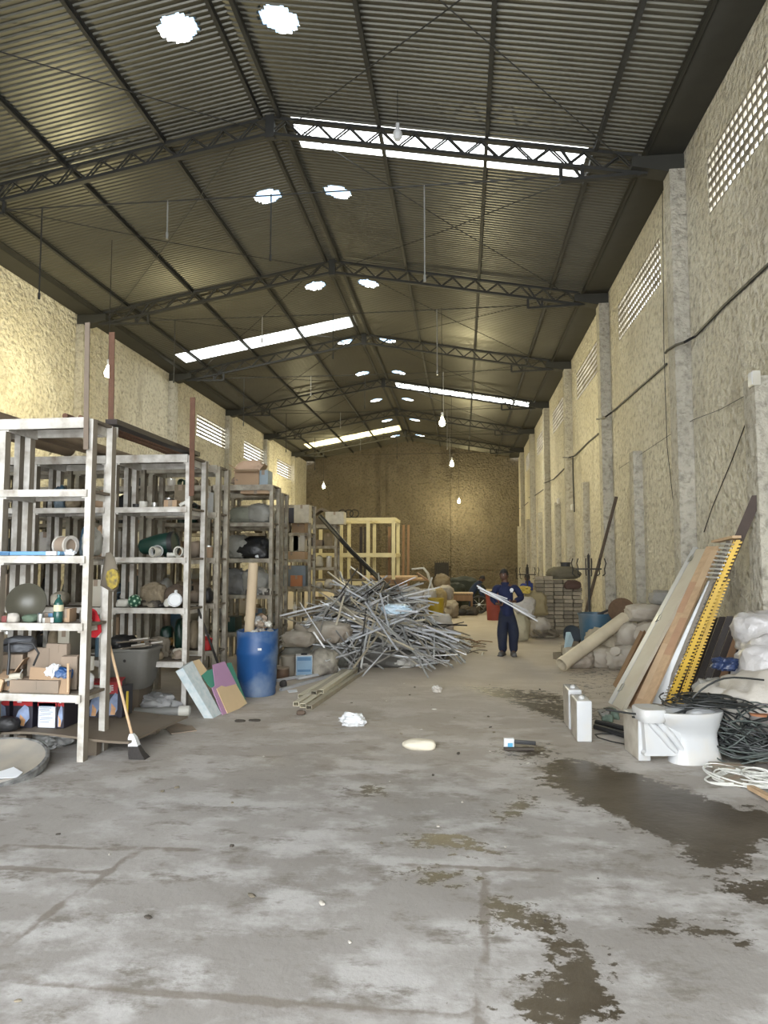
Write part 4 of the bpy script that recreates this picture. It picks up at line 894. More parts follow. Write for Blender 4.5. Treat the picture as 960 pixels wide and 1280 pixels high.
for i in range(9):
    a = R.uniform(-0.6, 0.6); q = Vector((pt.x+R.uniform(-0.18, 0.2), 7.72+R.uniform(-0.06, 0.16), 0.755+0.012*i)); L_ = R.uniform(0.12, 0.24)
    mb = MB(); mb.bar(q-Vector((cos(a)*L_, sin(a)*L_*0.5, 0.02)), q+Vector((cos(a)*L_, sin(a)*L_*0.5, 0.02)), 0.05, 0.015); solo('scrap_strip', mb, [sackw, creamp, cloth, boardm][i % 4], 'short scrap strip lying in the heaped grey tub', 'scrap', q, 'scrap strips in the grey tub')
z = 0.58
for i in range(12):
    q = S(R.uniform(190, 228), R.uniform(8.0, 8.35), z); m_ = [cloth, sackb, creamp, card2, tin][i % 5]
    mb = MB(); mb.blob(q, (R.uniform(0.10, 0.2), R.uniform(0.1, 0.16), R.uniform(0.05, 0.12)), i+40, 0.4, sub=3, rot=R.random()*3); solo('scrap_lump', mb, m_, 'dusty lump of scrap on the shelf right of the grey tub', 'scrap', q, 'scrap lumps right of the grey tub', 60)
sack(S(204, 8.28, z), (0.28, 0.22, 0.24), cloth, 'peaked dusty bundle on the shelf right of the grey tub', 51, nm='dusty_bundle', cat='bundle', amp=0.4)
z = 1.20
t = thing('green_dotted_ball', 'dark green ball with pale dots on the second rack', 'ball', S(172, 8.05, z)); q = S(172, 8.05, z)+Vector((0, 0, 0.075))
MB().lathe([(0.001, -0.075)]+[(0.075*sin(a), -0.075*cos(a)) for a in [pi*i/12 for i in range(1, 12)]]+[(0.001, 0.075)], q, 20).build('body', green, t, 80)
mb = MB()
for i in range(22):
    zz = 1-2*(i+0.5)/22; rr = sqrt(1-zz*zz); a = i*2.39996; d = Vector((rr*cos(a), rr*sin(a), zz)); mb.tube([q+d*0.072, q+d*0.0775], 0.014, 8)
mb.build('dots', mat('pale_green_dot', (0.45, 0.60, 0.45), 0.5), t); t.children[-1]['kind'] = 'stuff'
sack(S(158, 8.04, z), (0.17, 0.13, 0.105), pvcw, 'beige shell-like lump beside the green dotted ball', 61, nm='beige_shell', cat='lump', sub=3)
t = thing('white_fixture', 'white round fixture lying on the second rack beside its post', 'fixture', S(220, 8.06, z)); q = S(222, 8.02, z)+Vector((0, 0, 0.085))
MB().lathe([(0.02, -0.06), (0.06, -0.05), (0.08, 0.0), (0.085, 0.05), (0.07, 0.06), (0.065, 0.05), (0.001, 0.05)], q, 20, (1.35, 0.2, 0.3)).build('body', whitep, t)
MB().lathe([(0.001, -0.03), (0.045, -0.025), (0.055, 0.02), (0.03, 0.03)], q+Vector((-0.09, 0.02, -0.03)), 16, (1.1, -0.6, 0)).build('collar', pvcw, t); MB().lathe([(0.016, 0), (0.02, 0.05), (0.001, 0.055)], q+Vector((0.0, 0.02, 0.07)), 12).build('knob', whitep, t)
for i in range(10):
    q = S(R.uniform(182, 208), R.uniform(8.05, 8.3), z); mb = MB(); mb.blob(q, (R.uniform(0.08, 0.18), 0.1, R.uniform(0.04, 0.09)), i+70, 0.4, sub=3); solo('dark_oddment', mb, [broken, darkiron, cloth][i % 3], 'dark oddment between the green dotted ball and white fixture', 'scrap', q, 'dark oddments on the second rack', 60)
sack(S(196, 8.36, z), (0.34, 0.22, 0.30), sackb, 'brown burlap sack at the back of the green dotted ball shelf', 81); sack(S(222, 8.38, z), (0.30, 0.2, 0.26), mat('dark_brown_sack', (0.09, 0.065, 0.045), 0.9), 'dark brown sack at the back near the right post of the second rack', 83)
z = 1.80
t = thing('green_drum', 'dark green plastic drum lying on its side in the second rack', 'drum', S(199, 8.2, z)); q = S(199, 8.22, z)+Vector((0, 0, 0.14))
MB().tube([q+Vector((-0.24, 0.02, -0.02)), q+Vector((-0.20, 0.01, -0.01)), q+Vector((0.02, 0, 0.015)), q+Vector((0.16, 0, 0.03)), q+Vector((0.22, 0, 0.035))], [0.04, 0.09, 0.135, 0.14, 0.125], 20).build('body', darkgreen, t)
MB().pipe(q+Vector((0.17, 0, 0.03)), q+Vector((0.23, 0, 0.035)), 0.148, 0.02, 20).build('rim', blackp, t)
elbow(S(198, 8.0, z), 0.055, pvcw, 'white pipe elbow on the second rack below the green drum, nearer the middle', 2.6); ring(S(199, 7.99, z), 0.072, 0.07, pvcg, 'grey ringed coupling leaning by the white elbow', (0.3, -1, 0)); ring(S(226, 7.99, z), 0.065, 0.06, pvcw, 'white pipe coupling beside the right post of the second rack', (-0.15, -1, 0)); ring(S(216, 8.04, z), 0.03, 0.09, pvcw, 'small white pipe stub between the two couplings', (-1, -0.2, 0))
z = 2.40
carton(S(216, 8.1, z), 0.16, 0.14, 0.09, card, 'small brown carton on the upper shelf of the second rack', 0.05); jar(S(194, 8.05, z), 0.035, 0.06, tin, 'small tin on the upper shelf of the second rack'); rod([S(225, 8.0, z+0.02), S(233, 8.02, z+0.06)], 0.022, pvcw, 'short white pipe on the upper shelf of the second rack', 'short_pipe', 'pipe'); jar(S(180, 8.05, z), 0.05, 0.075, pvcw, 'squat white pot on the upper shelf of the second rack')
jar(S(172, 8.15, z), 0.05, 0.055, darkiron, 'squat dark pot on the upper shelf of the second rack')
# under the second rack
crumple(PZ(196, 891, 0), (0.46, 0.34, 0.22), mat('grey_white_bag', (0.32, 0.32, 0.32), 0.45, var=0.2, bump=0.4, bscale=12), 'grey-white plastic bag on the floor under the second rack', 15)
t = thing('pipe_with_socket', 'grey pipe with a white socket lying on the floor before the second rack', 'pipe', PZ(200, 896, 0)); a, b = PZ(168, 896, 0), PZ(226, 895, 0); a.z = b.z = 0.055
MB().pipe(a, b, 0.048, 0.006, 18).build('barrel', pvcg, t); MB().pipe(b-(b-a).normalized()*0.02, b+(b-a).normalized()*0.1, 0.06, 0.012, 18).build('socket', pvcw, t)
for i, (q, lab) in enumerate([([(168, 904), (206, 901), (234, 908), (196, 912)], 'left'), ([(206, 909), (240, 908), (246, 914), (214, 918)], 'right')]):
    sheet([PZ(x, y, 0.004) for x, y in q], 0.01, card2, f'flattened dusty cardboard on the floor before the second rack, {"larger" if i == 0 else "smaller"} piece', 'flattened_cardboard', 'cardboard', ext=(0, 0, 1))
# racks further back: brass pipes, sacks, red jug
elbow(S(211, 9.05, 0.62), 0.05, brass, 'old brass pipe fitting seen behind the grey tub rack', 1.0); elbow(S(185, 9.05, 0.62), 0.045, brass, 'old brass elbow in the shadow behind the grey tub', 2.2)
t = thing('red_jug', 'red plastic jug on the low shelf behind the grey tub rack', 'jug', S(262, 9.0, 0.58)); q = S(262, 9.0, 0.58)
MB().lathe([(0.06, 0), (0.07, 0.02), (0.07, 0.13), (0.03, 0.17), (0.025, 0.19)], q, 16).build('body', redp, t); MB().lathe([(0.03, 0.185), (0.03, 0.21), (0.01, 0.212)], q, 12).build('cap', whitep, t); MB().tube([q+Vector((0.06, 0, 0.05)), q+Vector((0.10, 0, 0.08)), q+Vector((0.09, 0, 0.14)), q+Vector((0.04, 0, 0.16))], 0.01, 6).build('handle', redp, t)
rod([PY(246, 757, 8.4), PY(277, 842, 8.75)], 0.016, darkiron, 'dark iron rod leaning at the end of the second rack', 'leaning_rod', 'rod')
# ------------------------------------------------------------------ third aisle rack (D): black bag, sacks, cartons on top
D = 11.4
sack(S(320, D, 1.80), (0.64, 0.42, 0.36), blackbag, 'black plastic bag on the rack behind the blue drum', 91, amp=0.3); crumple(S(322.5, 11.22, 1.81), (0.06, 0.04, 0.05), paper, 'scrap of white paper before the black plastic bag', 3, 'paper_scrap', 'paper')
sack(S(300, D, 1.80), (0.42, 0.40, 0.40), sackg, 'grey knotted bag left of the black plastic bag', 93)
sack(S(327, D, 2.40), (0.46, 0.4, 0.34), sackg, 'grey plastic sack under the top shelf behind the blue drum, right one', 95); sack(S(303, D, 2.40), (0.44, 0.4, 0.28), mat('green_grey_sack', (0.23, 0.235, 0.19), 0.7, bump=0.4), 'green-grey sack under the top shelf behind the blue drum, left one', 97)
carton(S(322, 11.42, 2.88), 0.5, 0.3, 0.07, card, 'flat brown carton wedged under the top shelf behind the blue drum', 0.05)
sack(S(320, D, 1.20), (0.50, 0.42, 0.46), sackg, 'big grey plastic sack behind the cardboard tube in the drum, right one', 99); sack(S(300, D, 1.20), (0.50, 0.42, 0.44), mat('darker_grey_sack', (0.15, 0.15, 0.145), 0.55, bump=0.4), 'dark grey plastic sack behind the cardboard tube in the drum, left one', 101)
for i in range(7):
    q = S(R.uniform(312, 336), 11.2+R.uniform(0, 0.08), 1.20); mb = MB(); mb.blob(q, (0.14, 0.1, R.uniform(0.07, 0.14)), 110+i, 0.5, sub=3, rot=i); solo('pipe_scrap', mb, [sackw, pvcg, broken][i % 3], 'small fitting scrap in front of the big grey sacks', 'scrap', q, 'fitting scraps before the grey sacks', 60)
carton(S(311, D, 3.03), 0.40, 0.34, 0.25, card, 'open brown cardboard box on top of the rack behind the blue drum', 0.1, flaps=True); carton(S(332, 11.45, 3.03), 0.16, 0.3, 0.25, mat('pale_blue_card', (0.25, 0.30, 0.33), 0.7), 'pale blue carton beside the open cardboard box on the rack top', 0.0)
sack(S(313, 11.55, 3.03), (0.55, 0.3, 0.46), mat('peach_film', (0.52, 0.36, 0.25), 0.6), 'peach coloured wrapping behind the open cardboard box on the rack top', 113); crumple(S(300, 11.35, 3.03), (0.30, 0.26, 0.16), card2, 'torn cardboard flap left of the open box on the rack top', 17, 'torn_cardboard', 'cardboard')
# rack beside the heap (F)
carton(S(379, 15.35, 3.03-0.42), 0.34, 0.3, 0.40, mat('pale_printed_crate', (0.46, 0.42, 0.34), 0.8, var=0.3, scale=9), 'pale printed crate at the top end of the rack beside the scrap heap', 0.0)
carton(S(361, 15.5, 2.62), 0.34, 0.3, 0.34, boxblack, 'black carton left of the pale printed crate')
for i, (px, m_, w, h) in enumerate([(357, broken, .3, .4), (368, creamp, .3, .42), (376, sackw, .26, .4)]): carton(S(px, 15.55, 1.98), w, 0.3, h, m_, f'stacked case on the upper shelf beside the heap, {["dark", "cream", "white"][i]} one', 0)
carton(S(367, 15.55, 1.80), 0.62, 0.3, 0.17, card, 'wide flat brown case under the cream case beside the heap', 0.0)
carton(S(366, 15.5, 1.20), 0.7, 0.34, 0.46, mat('steel_blue_crate', (0.13, 0.16, 0.19), 0.5), 'steel blue crate on the rack beside the heap', 0); carton(S(372, 15.3, 1.20), 0.26, 0.1, 0.24, clay, 'terracotta coloured box before the steel blue crate', 0)
bottle(S(370, 15.45, 0.58), 0.045, 0.26, pvcw, 'white bottle low on the rack beside the heap')
carton(S(420, 17.7, 2.70), 0.48, 0.4, 0.32, mat('pale_printed_crate2', (0.44, 0.41, 0.34), 0.8, var=0.3, scale=9), 'pale crate on the corner of the lower rack behind the heap', 0)
mb = MB(); q = S(404, 17.85, 2.70); mb.prism([(-0.35, 0.25), (-0.05, 0.45), (0.42, 0.22), (0.42, 0.18), (-0.05, 0.39), (-0.35, 0.2)], 0.4, Matrix.Translation(q)); mb.box(q+Vector((0.02, 0.2, 0.11)), (0.6, 0.36, 0.2)); solo('gabled_case', mb, boardm, 'case with a white gabled lid on the lower rack behind the heap', 'case', q)
# ------------------------------------------------------------------ mixed stored goods on the other shelves
KINDS = ['carton', 'sack', 'can', 'bundle', 'fitting', 'crate', 'bag']
CN = [('brown', card), ('dusty', card2), ('grey', sackg), ('black', blackp), ('white', sackw), ('tan', sackb), ('dull blue', bluedull), ('cream', creamp), ('dark green', darkgreen)]
seen_lab = set()
def stock(key, levels, n=4, zlim=0.5):
    t, x1, y0, w, d, lv, desc = RK[key]
    names = {0: 'lowest shelf', 1: 'second shelf', 2: 'middle shelf', 3: 'fourth shelf', 4: 'top shelf'}
    for L_ in levels:
        gap = (lv[L_+1]-lv[L_] if L_+1 < len(lv) else 0.5)-0.16; xw = (w-0.24)/n
        for i in range(n):
            if R.random() < 0.12: continue
            k = R.choice(KINDS); cn, m_ = R.choice(CN); p = Vector((x1-0.12-xw*(n-1-i+0.5), y0+d*0.5+R.uniform(-0.05, 0.05), lv[L_]+0.002)); h = gap*R.uniform(0.35, 0.95); ww = xw*R.uniform(0.7, 0.93); dd = min(d*0.7, 0.36)
            lab = f'{cn} {k}, {names[L_]}, {desc}, {ORD[n-1-i]} from aisle'
            if k in ('carton', 'crate'): carton(p, ww, dd, h, m_, lab, R.uniform(-0.08, 0.08), flaps=R.random() < 0.3 and h < gap*0.6)
            elif k in ('sack', 'bundle', 'bag'): sack(p, (ww*1.05, dd, h), m_, lab, R.randint(0, 999), R.random()*0.4, sub=3, cat=k, nm={'sack': 'storage_sack', 'bundle': 'cloth_bundle', 'bag': 'plastic_bag'}[k])
            elif k == 'can': jar(p, ww*0.38, min(h, 0.3), m_, lab, lid=tin, cat='can', nm='paint_can')
            else: ring(p, min(ww*0.4, 0.11), 0.1, m_, lab, (R.uniform(-0.4, 0.4), -1, 0))
for key, lvs, n in [('B2', [0, 1, 2, 3], 4), ('B3', [0, 1, 2, 3], 4), ('B4', [1, 2, 3], 3), ('C', [0, 1, 2, 3], 4), ('C2', [0, 1, 2, 3], 4), ('C3', [0, 1, 2, 3], 4), ('C4', [0, 1, 2, 3], 3), ('C5', [1, 2, 3], 3), ('D', [0], 3), ('D2', [0, 1, 2, 3, 4], 4), ('D3', [0, 1, 2, 3, 4], 4), ('D4', [0, 1, 2, 3], 3), ('D5', [0, 1, 2, 3], 3), ('D6', [0, 1, 2, 3], 3), ('E', [0, 1, 2, 3], 3), ('E2', [0, 1, 2, 3], 3), ('E3', [1, 2, 3], 3), ('E4', [2, 3], 3), ('F', [3], 2), ('F2', [0, 1, 2, 3], 3), ('F3', [1, 2, 3], 3), ('G', [0, 1, 2, 3], 3), ('G2', [0, 1, 2, 3], 3)]:
    stock(key, lvs, n)
# small sacks seen on the back upper shelf of rack row C
sack(S(215, 9.1, 2.40), (0.22, 0.2, 0.20), broken, 'dark humped bundle high on the shelf seen above the small brown carton', 131, nm='dark_bundle', cat='bundle')

# ------------------------------------------------------------------ blue drum, leaning boards, broom, dish and litter on the left
t = thing('blue_drum', 'tall blue plastic drum full of scrap in front of the racks', 'drum', (-2.72, 9.12, 0)); q = Vector((-2.72, 9.12, 0)); rr = 0.275
mb = MB(); n = 36; prof = [(0.001, 0), (rr*0.86, 0), (rr*0.90, 0.02), (rr*0.90, 0.10), (rr*0.93, 0.12), (rr*0.97, 0.50), (rr*1.0, 0.52), (rr*1.0, 0.60), (rr*0.98, 0.62), (rr*1.0, 0.84), (rr*0.97, 0.84), (rr*0.93, 0.55), (0.001, 0.55)]
mb.lathe(prof, q, n)
for v in mb.v:
    if v.z > 0.83: v.z += 0.018*noise.noise(Vector((v.x*14, v.y*14, 3)))
mb.build('body', bluep, t, 40)
mb = MB(); a = q+Vector((0.11, -rr*0.985, 0.62)); mb.box(a, (0.05, 0.012, 0.03), (0, 0, 0.3), ch=0.004); mb.build('white_sticker', paper, t)
t = thing('cardboard_tube', 'thick pale cardboard tube standing upright in the blue drum', 'tube', (-2.86, 9.1, 0.56)); MB().pipe((-2.84, 9.1, 0.57), (-2.80, 9.16, 1.73), 0.066, 0.008, 24).build('tube_wall', cardtube, t); MB().lathe([(0.001, 0), (0.062, 0), (0.062, 0.02), (0.001, 0.025)], (-2.80, 9.16, 1.705), 20, (0.05, 0.03, 0)).build('end_plug', card, t)
for i in range(16):
    a = R.uniform(0, 6.28); r_ = R.uniform(0.04, 0.2); p = Vector((-2.66+r_*cos(a)*0.8, 9.1+r_*sin(a), 0.72+0.15*(1-r_/0.2)*R.random()+(0.14 if r_ < 0.1 else 0)))
    crumple(p, (R.uniform(0.08, 0.14), 0.1, R.uniform(0.06, 0.11)), [sackw, pvcw, card2, pvcg][i % 4], 'crumpled scrap piece heaped in the blue drum', i+3, 'scrap_piece', 'scrap', 'scrap pieces in the blue drum')
# leaning boards
def plane_pt(px, py, P, nrm):
    d = ray(px, py); return O+d*((P-O).dot(nrm)/d.dot(nrm))
B1, B2 = PZ(267, 897), PZ(311, 879); bu = (B2-B1).normalized(); bk = Vector((-bu.y, bu.x, 0)); bn = bu.cross((Vector((0, 0, 1))+bk*0.45)).normalized()
def lean(px, off, m, label, nm='leaning_board', th=0.008):
    P = B1-bk*off; return sheet([plane_pt(x, y, P, bn) for x, y in px], th, m, label, nm, 'board', ext=bk)
lean([(284, 829), (289, 828), (307, 874), (296, 886)], 0.0, mint, 'green board behind the lilac board beside the blue drum')
lean([(250, 841), (265.5, 836), (271, 862), (266, 860), (262, 858)], 0.01, mint, 'smaller green board between the white foam slab and lilac board')
lean([(240, 826.5), (249, 824), (259, 838), (250, 846), (246, 840)], 0.015, tan, 'small tan board at the top of the white foam slab')
lean([(266, 831), (281, 826.5), (296, 856), (285, 894.5), (279.5, 896.5), (265, 860), (269, 857)], 0.03, lilac, 'lilac board leaning beside the blue drum')
lean([(271, 861), (277, 857), (282, 858.5), (295, 855), (309, 879), (286, 895)], 0.045, tan, 'tan board leaning in front of the lilac board')
P = B1-bk*0.02; fp = [plane_pt(x, y, P, bn) for x, y in [(228.5, 835), (240.5, 826), (277, 892.5), (266.5, 898)]]
fp = [q+Vector((0, 0, max(0, 0.003-q.z))) for q in fp]; sheet(fp, 0.10, foam, 'thick white speckled foam slab leaning beside the racks', 'foam_slab', 'slab', ext=bk)
# broom
bp_ = PZ(173, 948); t = thing('broom', 'broom with a pale wooden stick and dark bristles leaning on the nearest rack', 'broom', bp_)
a = PY(135.5, 800, 6.42); b = PY(164.5, 917, 6.08); MB().tube([a, b], 0.0125, 10).build('broomstick', lightwood, t)
mb = MB(); dirv = (PZ(176, 946)-b).normalized(); ax = Vector((1, 0.05, 0)).cross(dirv).cross(dirv)*-1
def quadloft(mb, rings):
    vs = [q for r_ in rings for q in r_]; m_ = len(rings[0]); fs = []
    for k in range(len(rings)-1):
        for i in range(m_): fs.append((k*m_+i, k*m_+(i+1) % m_, (k+1)*m_+(i+1) % m_, (k+1)*m_+i))
    fs += [tuple(range(m_))[::-1], tuple(range((len(rings)-1)*m_, len(rings)*m_))]; mb.add(vs, fs)
def br(pxl, pxr, y, Y, d): a, b = PY(pxl, y, Y), PY(pxr, y, Y); return [a+Vector((0, -d, 0)), b+Vector((0, -d, 0)), b+Vector((0, d, 0)), a+Vector((0, d, 0))]
quadloft(mb, [br(162.5, 167, 917, 6.08, 0.016), br(161.5, 170.5, 922, 6.08, 0.025), br(162, 174, 932, 6.07, 0.03)]); mb.build('ferrule', whitep, t)
mb = MB(); rg = [br(162.2, 173.8, 931.5, 6.07, 0.028), br(162.6, 179, 941, 6.06, 0.04), br(164, 184.5, 949, 6.06, 0.05)]
for q in rg[-1]: q.z = max(0.004, q.z)
quadloft(mb, rg); mb.build('bristles', straw, t)
# big dented dish
t = thing('large_round_dish', 'large dented round dish lying on the floor by the nearest rack', 'dish', PZ(-15, 985)); c = PY(-16, 958, 5.50); Rm = Euler((0.20, 0.03, 0)).to_matrix()
mb = MB(); r_ = 0.455
mb.lathe([(0.001, -0.05), (r_*0.7, -0.045), (r_*0.96, 0.015), (r_*0.99, 0.03), (r_*0.95, 0.03), (r_*0.88, 0.005), (r_*0.5, -0.012), (0.001, -0.016)], c, 56, Rm)
for v in mb.v: v.z += 0.004*noise.noise(v*4)
mb.build('bowl', dishm, t, 50)
mb = MB(); mb.lathe([(r_*0.965, -0.04), (r_*1.02, -0.03), (r_*1.03, 0.03), (r_*0.985, 0.04), (r_*0.96, 0.03), (r_*0.965, -0.04)], c, 56, Rm, caps=False)
for v in mb.v: v.z += 0.004*noise.noise(v*4)
zm = min(v.z for v in mb.v); mb.build('rim', dishr, t, 50)
def on_dish(px, py): return plane_pt(px, py, c+Rm @ Vector((0, 0, 0.006)), Rm @ Vector((0, 0, 1)))
sheet([on_dish(x, y) for x, y in [(-6, 967), (17, 959.5), (28.5, 966), (22, 972), (-2, 973.5)]], 0.006, paper, 'folded white paper lying in the large round dish', 'folded_paper', 'paper', ext=(0, 0, 1))
sheet([on_dish(x, y) for x, y in [(-8, 977), (12, 974), (26, 975), (8, 983), (-10, 985)]], 0.005, sackw, 'second pale paper lying nearer in the large round dish', 'pale_paper', 'paper', ext=(0, 0, 1))
# litter
crumple(PZ(440, 907), (0.28, 0.16, 0.135), whitep, 'white plastic bag lying alone on the middle of the floor', 22, 'plastic_bag', 'bag')
t = sack(PZ(525, 936), (0.32, 0.14, 0.09), mat('cream_shard', (0.60, 0.55, 0.44), 0.7, var=0.12), 'cream broken shard lying on the floor near the wet patch', 25, amp=0.15, nm='broken_shard', cat='shard', crease=0.03)
crumple(PZ(546, 865), (0.13, 0.1, 0.09), sackw, 'small crumpled white scrap far up the floor', 27, 'paper_scrap', 'scrap')
t = thing('paint_brush_pack', 'white and blue packet with a black handle on the wet floor patch', 'packet', PZ(637, 937)); p = PZ(636, 936)
MB().box(p+Vector((0, 0, 0.05)), (0.095, 0.035, 0.10), (0.1, 0, 0.15), ch=0.004).build('packet', whitep, t); MB().box(p+Vector((0.012, -0.02, 0.035)), (0.045, 0.004, 0.045), (0.1, 0, 0.15)).build('blue_print', mat('sky_blue_print', (0.10, 0.35, 0.55), 0.5), t); MB().box(p+Vector((0.15, 0.005, 0.062)), (0.20, 0.03, 0.035), (0, 0.06, 0.05), ch=0.008).build('handle', blackp, t); MB().box(p+Vector((-0.03, -0.02, 0.05)), (0.02, 0.004, 0.09), (0.1, 0, 0.15)).build('green_print', mint, t)
mb = MB(); mb.box(p+Vector((0.09, -0.03, 0.012)), (0.28, 0.05, 0.022), (0, 0, 0.1), ch=0.006); solo('dark_debris_strip', mb, broken, 'dark strip of debris under the black handled packet', 'debris', p+Vector((0.09, -0.03, 0)))
for i, (px, py, sx, sz, m_, lab) in enumerate([(376, 893.5, 0.11, 0.055, mat('brown_stone', (0.10, 0.07, 0.05), 0.9), 'brown stone on the floor before the bundle of bars'), (354, 859, 0.10, 0.10, mat('dark_grey_stone', (0.045, 0.04, 0.038), 0.9), 'dark stone on the floor beside the blue drum'), (300, 902, 0.12, 0.02, broken, 'dark chip of debris on the floor below the tan board'), (318, 901, 0.14, 0.015, broken, 'long dark sliver on the floor below the tan board')]):
    solo('floor_stone', MB().blob(PZ(px, py), (sx, sx*0.7, sz), i+5, 0.3, sub=3), m_, lab, 'stone', PZ(px, py), None, 70)
sheet([PZ(x, y, 0.003) for x, y in [(359, 863), (371, 862), (372, 865), (361, 866)]], 0.004, paper, 'white paper scrap lying beside the dark stone', 'paper_scrap', 'paper', ext=(0, 0, 1))
for i in range(46):
    px, py = R.choice([(R.uniform(180, 700), R.uniform(905, 1010)), (R.uniform(560, 760), R.uniform(860, 960)), (R.uniform(20, 800), R.uniform(1000, 1270)), (R.uniform(430, 620), R.uniform(850, 900))]); q = PZ(px, py); s = R.uniform(0.010, 0.03)
    solo('floor_chip', MB().blob(q, (s*R.uniform(1, 2.2), s, s*0.5), i, 0.4, sub=2, rot=R.random()*3), [sackw, broken, paverm][i % 3], 'tiny chip of debris scattered on the open floor', 'debris', q, 'chips scattered on the open floor')
# bundle of long hollow bars on the floor
HOL = [(-0.03, -0.02), (0.03, -0.02), (0.03, 0.02), (-0.03, 0.02)]
def hollow(p0, p1, w, h, m, label, nm, group=None, cat='bar'):
    p0, p1 = Vector(p0), Vector(p1); tt = (p1-p0).normalized(); a = tt.cross(Vector((0, 0, 1))).normalized(); b = a.cross(tt); vs = []; w_ = 0.005
    for p, k in ((p0, 0), (p1, 0), (p1, w_), (p0, w_)): vs += [p+a*x+b*z for x, z in ((-w/2+k, -h/2+k), (w/2-k, -h/2+k), (w/2-k, h/2-k), (-w/2+k, h/2-k))]
    mb = MB(); mb.add(vs, [(i*4+k, i*4+(k+1) % 4, ((i+1) % 4)*4+(k+1) % 4, ((i+1) % 4)*4+k) for i in range(4) for k in range(4)])
    return solo(nm, mb, m, label, cat, (min(p0, p1, key=lambda q: q.z)), group, 0)
bars = [((370, 883), (436, 840), 0), ((378.5, 885), (446, 838), 0), ((386, 887.5), (452, 842), 0), ((376, 873), (430, 841), 0), ((401, 872), (438, 846), 0.05), ((392, 874), (432, 845), 0.05)]
for i, (a, b, z) in enumerate(bars):
    p0, p1 = PZ(*a), PZ(*b); p0.z = p1.z = 0.027+z; hollow(p0, p1, 0.075, 0.05, alub if i % 3 == 2 else mat('cream_bronze_aluminium', (0.60, 0.55, 0.42), 0.5, 0.0, var=0.15), 'long hollow pale bronze bar in the bundle lying on the floor', 'hollow_bar', 'bundle of hollow bars on the floor')
for i, (a, b) in enumerate([((351, 864), (424, 843)), ((347, 853), (430, 838)), ((372, 851), (440, 838))]):
    p0, p1 = PZ(*a), PZ(*b); p0.z = p1.z = 0.02+0.008*i; hollow(p0, p1, 0.05, 0.035, aluw, f'long white painted bar lying on the floor before the sacks, {ORD[i]} from the camera', 'white_bar')
# square tin, sacks, jars left of the heap
t = thing('square_tin', 'square white tin with a blue label standing before the dusty sacks', 'tin', PZ(378, 847)); p = PZ(378, 847); M = Matrix.Rotation(0.25, 3, 'Z')
MB().box(p+Vector((0, 0.1, 0.165)), (0.25, 0.22, 0.33), M, ch=0.012).build('body', whitep, t)
lb = MB().box(p+Vector((0, 0.1, 0.165))+M @ Vector((0, -0.112, 0)), (0.235, 0.003, 0.31), M).build('label', mat('tin_label_blue', (0.16, 0.27, 0.38), 0.45, var=0.2), t)
for zz, hh in ((0.115, 0.05), (-0.06, 0.035)): MB().box(p+Vector((0, 0.1, 0.165))+M @ Vector((0, -0.115, zz)), (0.2, 0.003, hh), M).build('label_stripe', labelblue, lb)
MB().lathe([(0.05, 0), (0.05, 0.02), (0.03, 0.025)], p+Vector((0, 0.1, 0.33)), 14).build('cap', blackp, t)
c0 = PZ(402, 846); sack((c0.x, c0.y+0.15, 0), (0.46, 0.42, 0.42), mat('torn_patched_sack', (0.34, 0.31, 0.25), 0.7, var=0.2, scale=3, dirt=(0.05, 0.04, 0.035), dirt_amt=0.35, dscale=5, bump=0.4), 'torn dusty sack with dark holes beside the square tin', 141, amp=0.25)
c0 = PZ(365, 842); sack((c0.x-0.02, c0.y+0.5, 0.36), (0.56, 0.4, 0.26), sackm, 'dusty sack lying level above the square tin', 143); sack((c0.x-0.02, c0.y+0.55, 0.0), (0.6, 0.42, 0.36), sackg, 'grey dusty sack under the level sack behind the square tin', 145)
sack((c0.x+0.45, c0.y+0.75, 0.40), (0.84, 0.45, 0.36), sackm, 'big dusty sack with a pointed top beside the scrap heap', 147, rot=-0.35, amp=0.3); sack((c0.x+0.45, c0.y+0.75, 0.0), (0.8, 0.5, 0.40), sackg, 'grey sack under the pointed sack beside the scrap heap', 149)
mb = MB(); q = PY(369, 781, c0.y+0.72); mb.tube([q+Vector((0.26, 0, -0.34)), q+Vector((0.12, 0, -0.16)), q+Vector((0.03, 0, -0.03)), q], [0.20, 0.14, 0.06, 0.015], 12); solo('sack_corner', mb, sackm, 'pointed dusty sack end standing up over the level sack', 'sack', q)
p = PZ(350, 850); jar((p.x, p.y+0.1, 0.0), 0.11, 0.17, mat('brown_jar', (0.16, 0.10, 0.065), 0.6), 'squat brown jar on the floor between the blue drum and square tin', lid=card2); bucket((p.x+0.02, p.y+0.42, 0.0), 0.12, 0.30, sackm, 'dusty pail lying behind the squat brown jar', handle=False, nm='dusty_pail', cat='pail')
# ------------------------------------------------------------------ the heap of aluminium profiles
HC = Vector((-1.50, 12.75, 0)); HRX, HRY, HH = 1.55, 1.75, 1.12
def heap(x, y):
    r_ = sqrt(((x-HC.x)/HRX)**2+((y-HC.y)/HRY)**2); return max(0.0, HH*(1-min(r_, 1)**2.2))*(1-0.28*max(0, (x-HC.x)/HRX))
for i, (dx, dy, w, d, h) in enumerate([(-0.55, -0.35, 1.5, 1.3, 0.75), (0.5, -0.2, 1.4, 1.5, 0.62), (-0.1, 0.6, 1.8, 1.5, 0.85), (0.0, -0.9, 1.5, 0.9, 0.40), (-0.8, 0.4, 1.2, 1.5, 0.8), (0.75, 0.4, 1.1, 1.4, 0.5)]):
    sack((HC.x+dx, HC.y+dy, 0), (w, d, h), mat('dark_dusty_tarp', (0.10, 0.095, 0.085), 0.7, var=0.4, scale=6, bump=0.4), 'dark dusty bundle buried under the heap of metal bars', 150+i, amp=0.3, nm='buried_bundle', cat='bundle', group='bundles buried in the scrap heap')
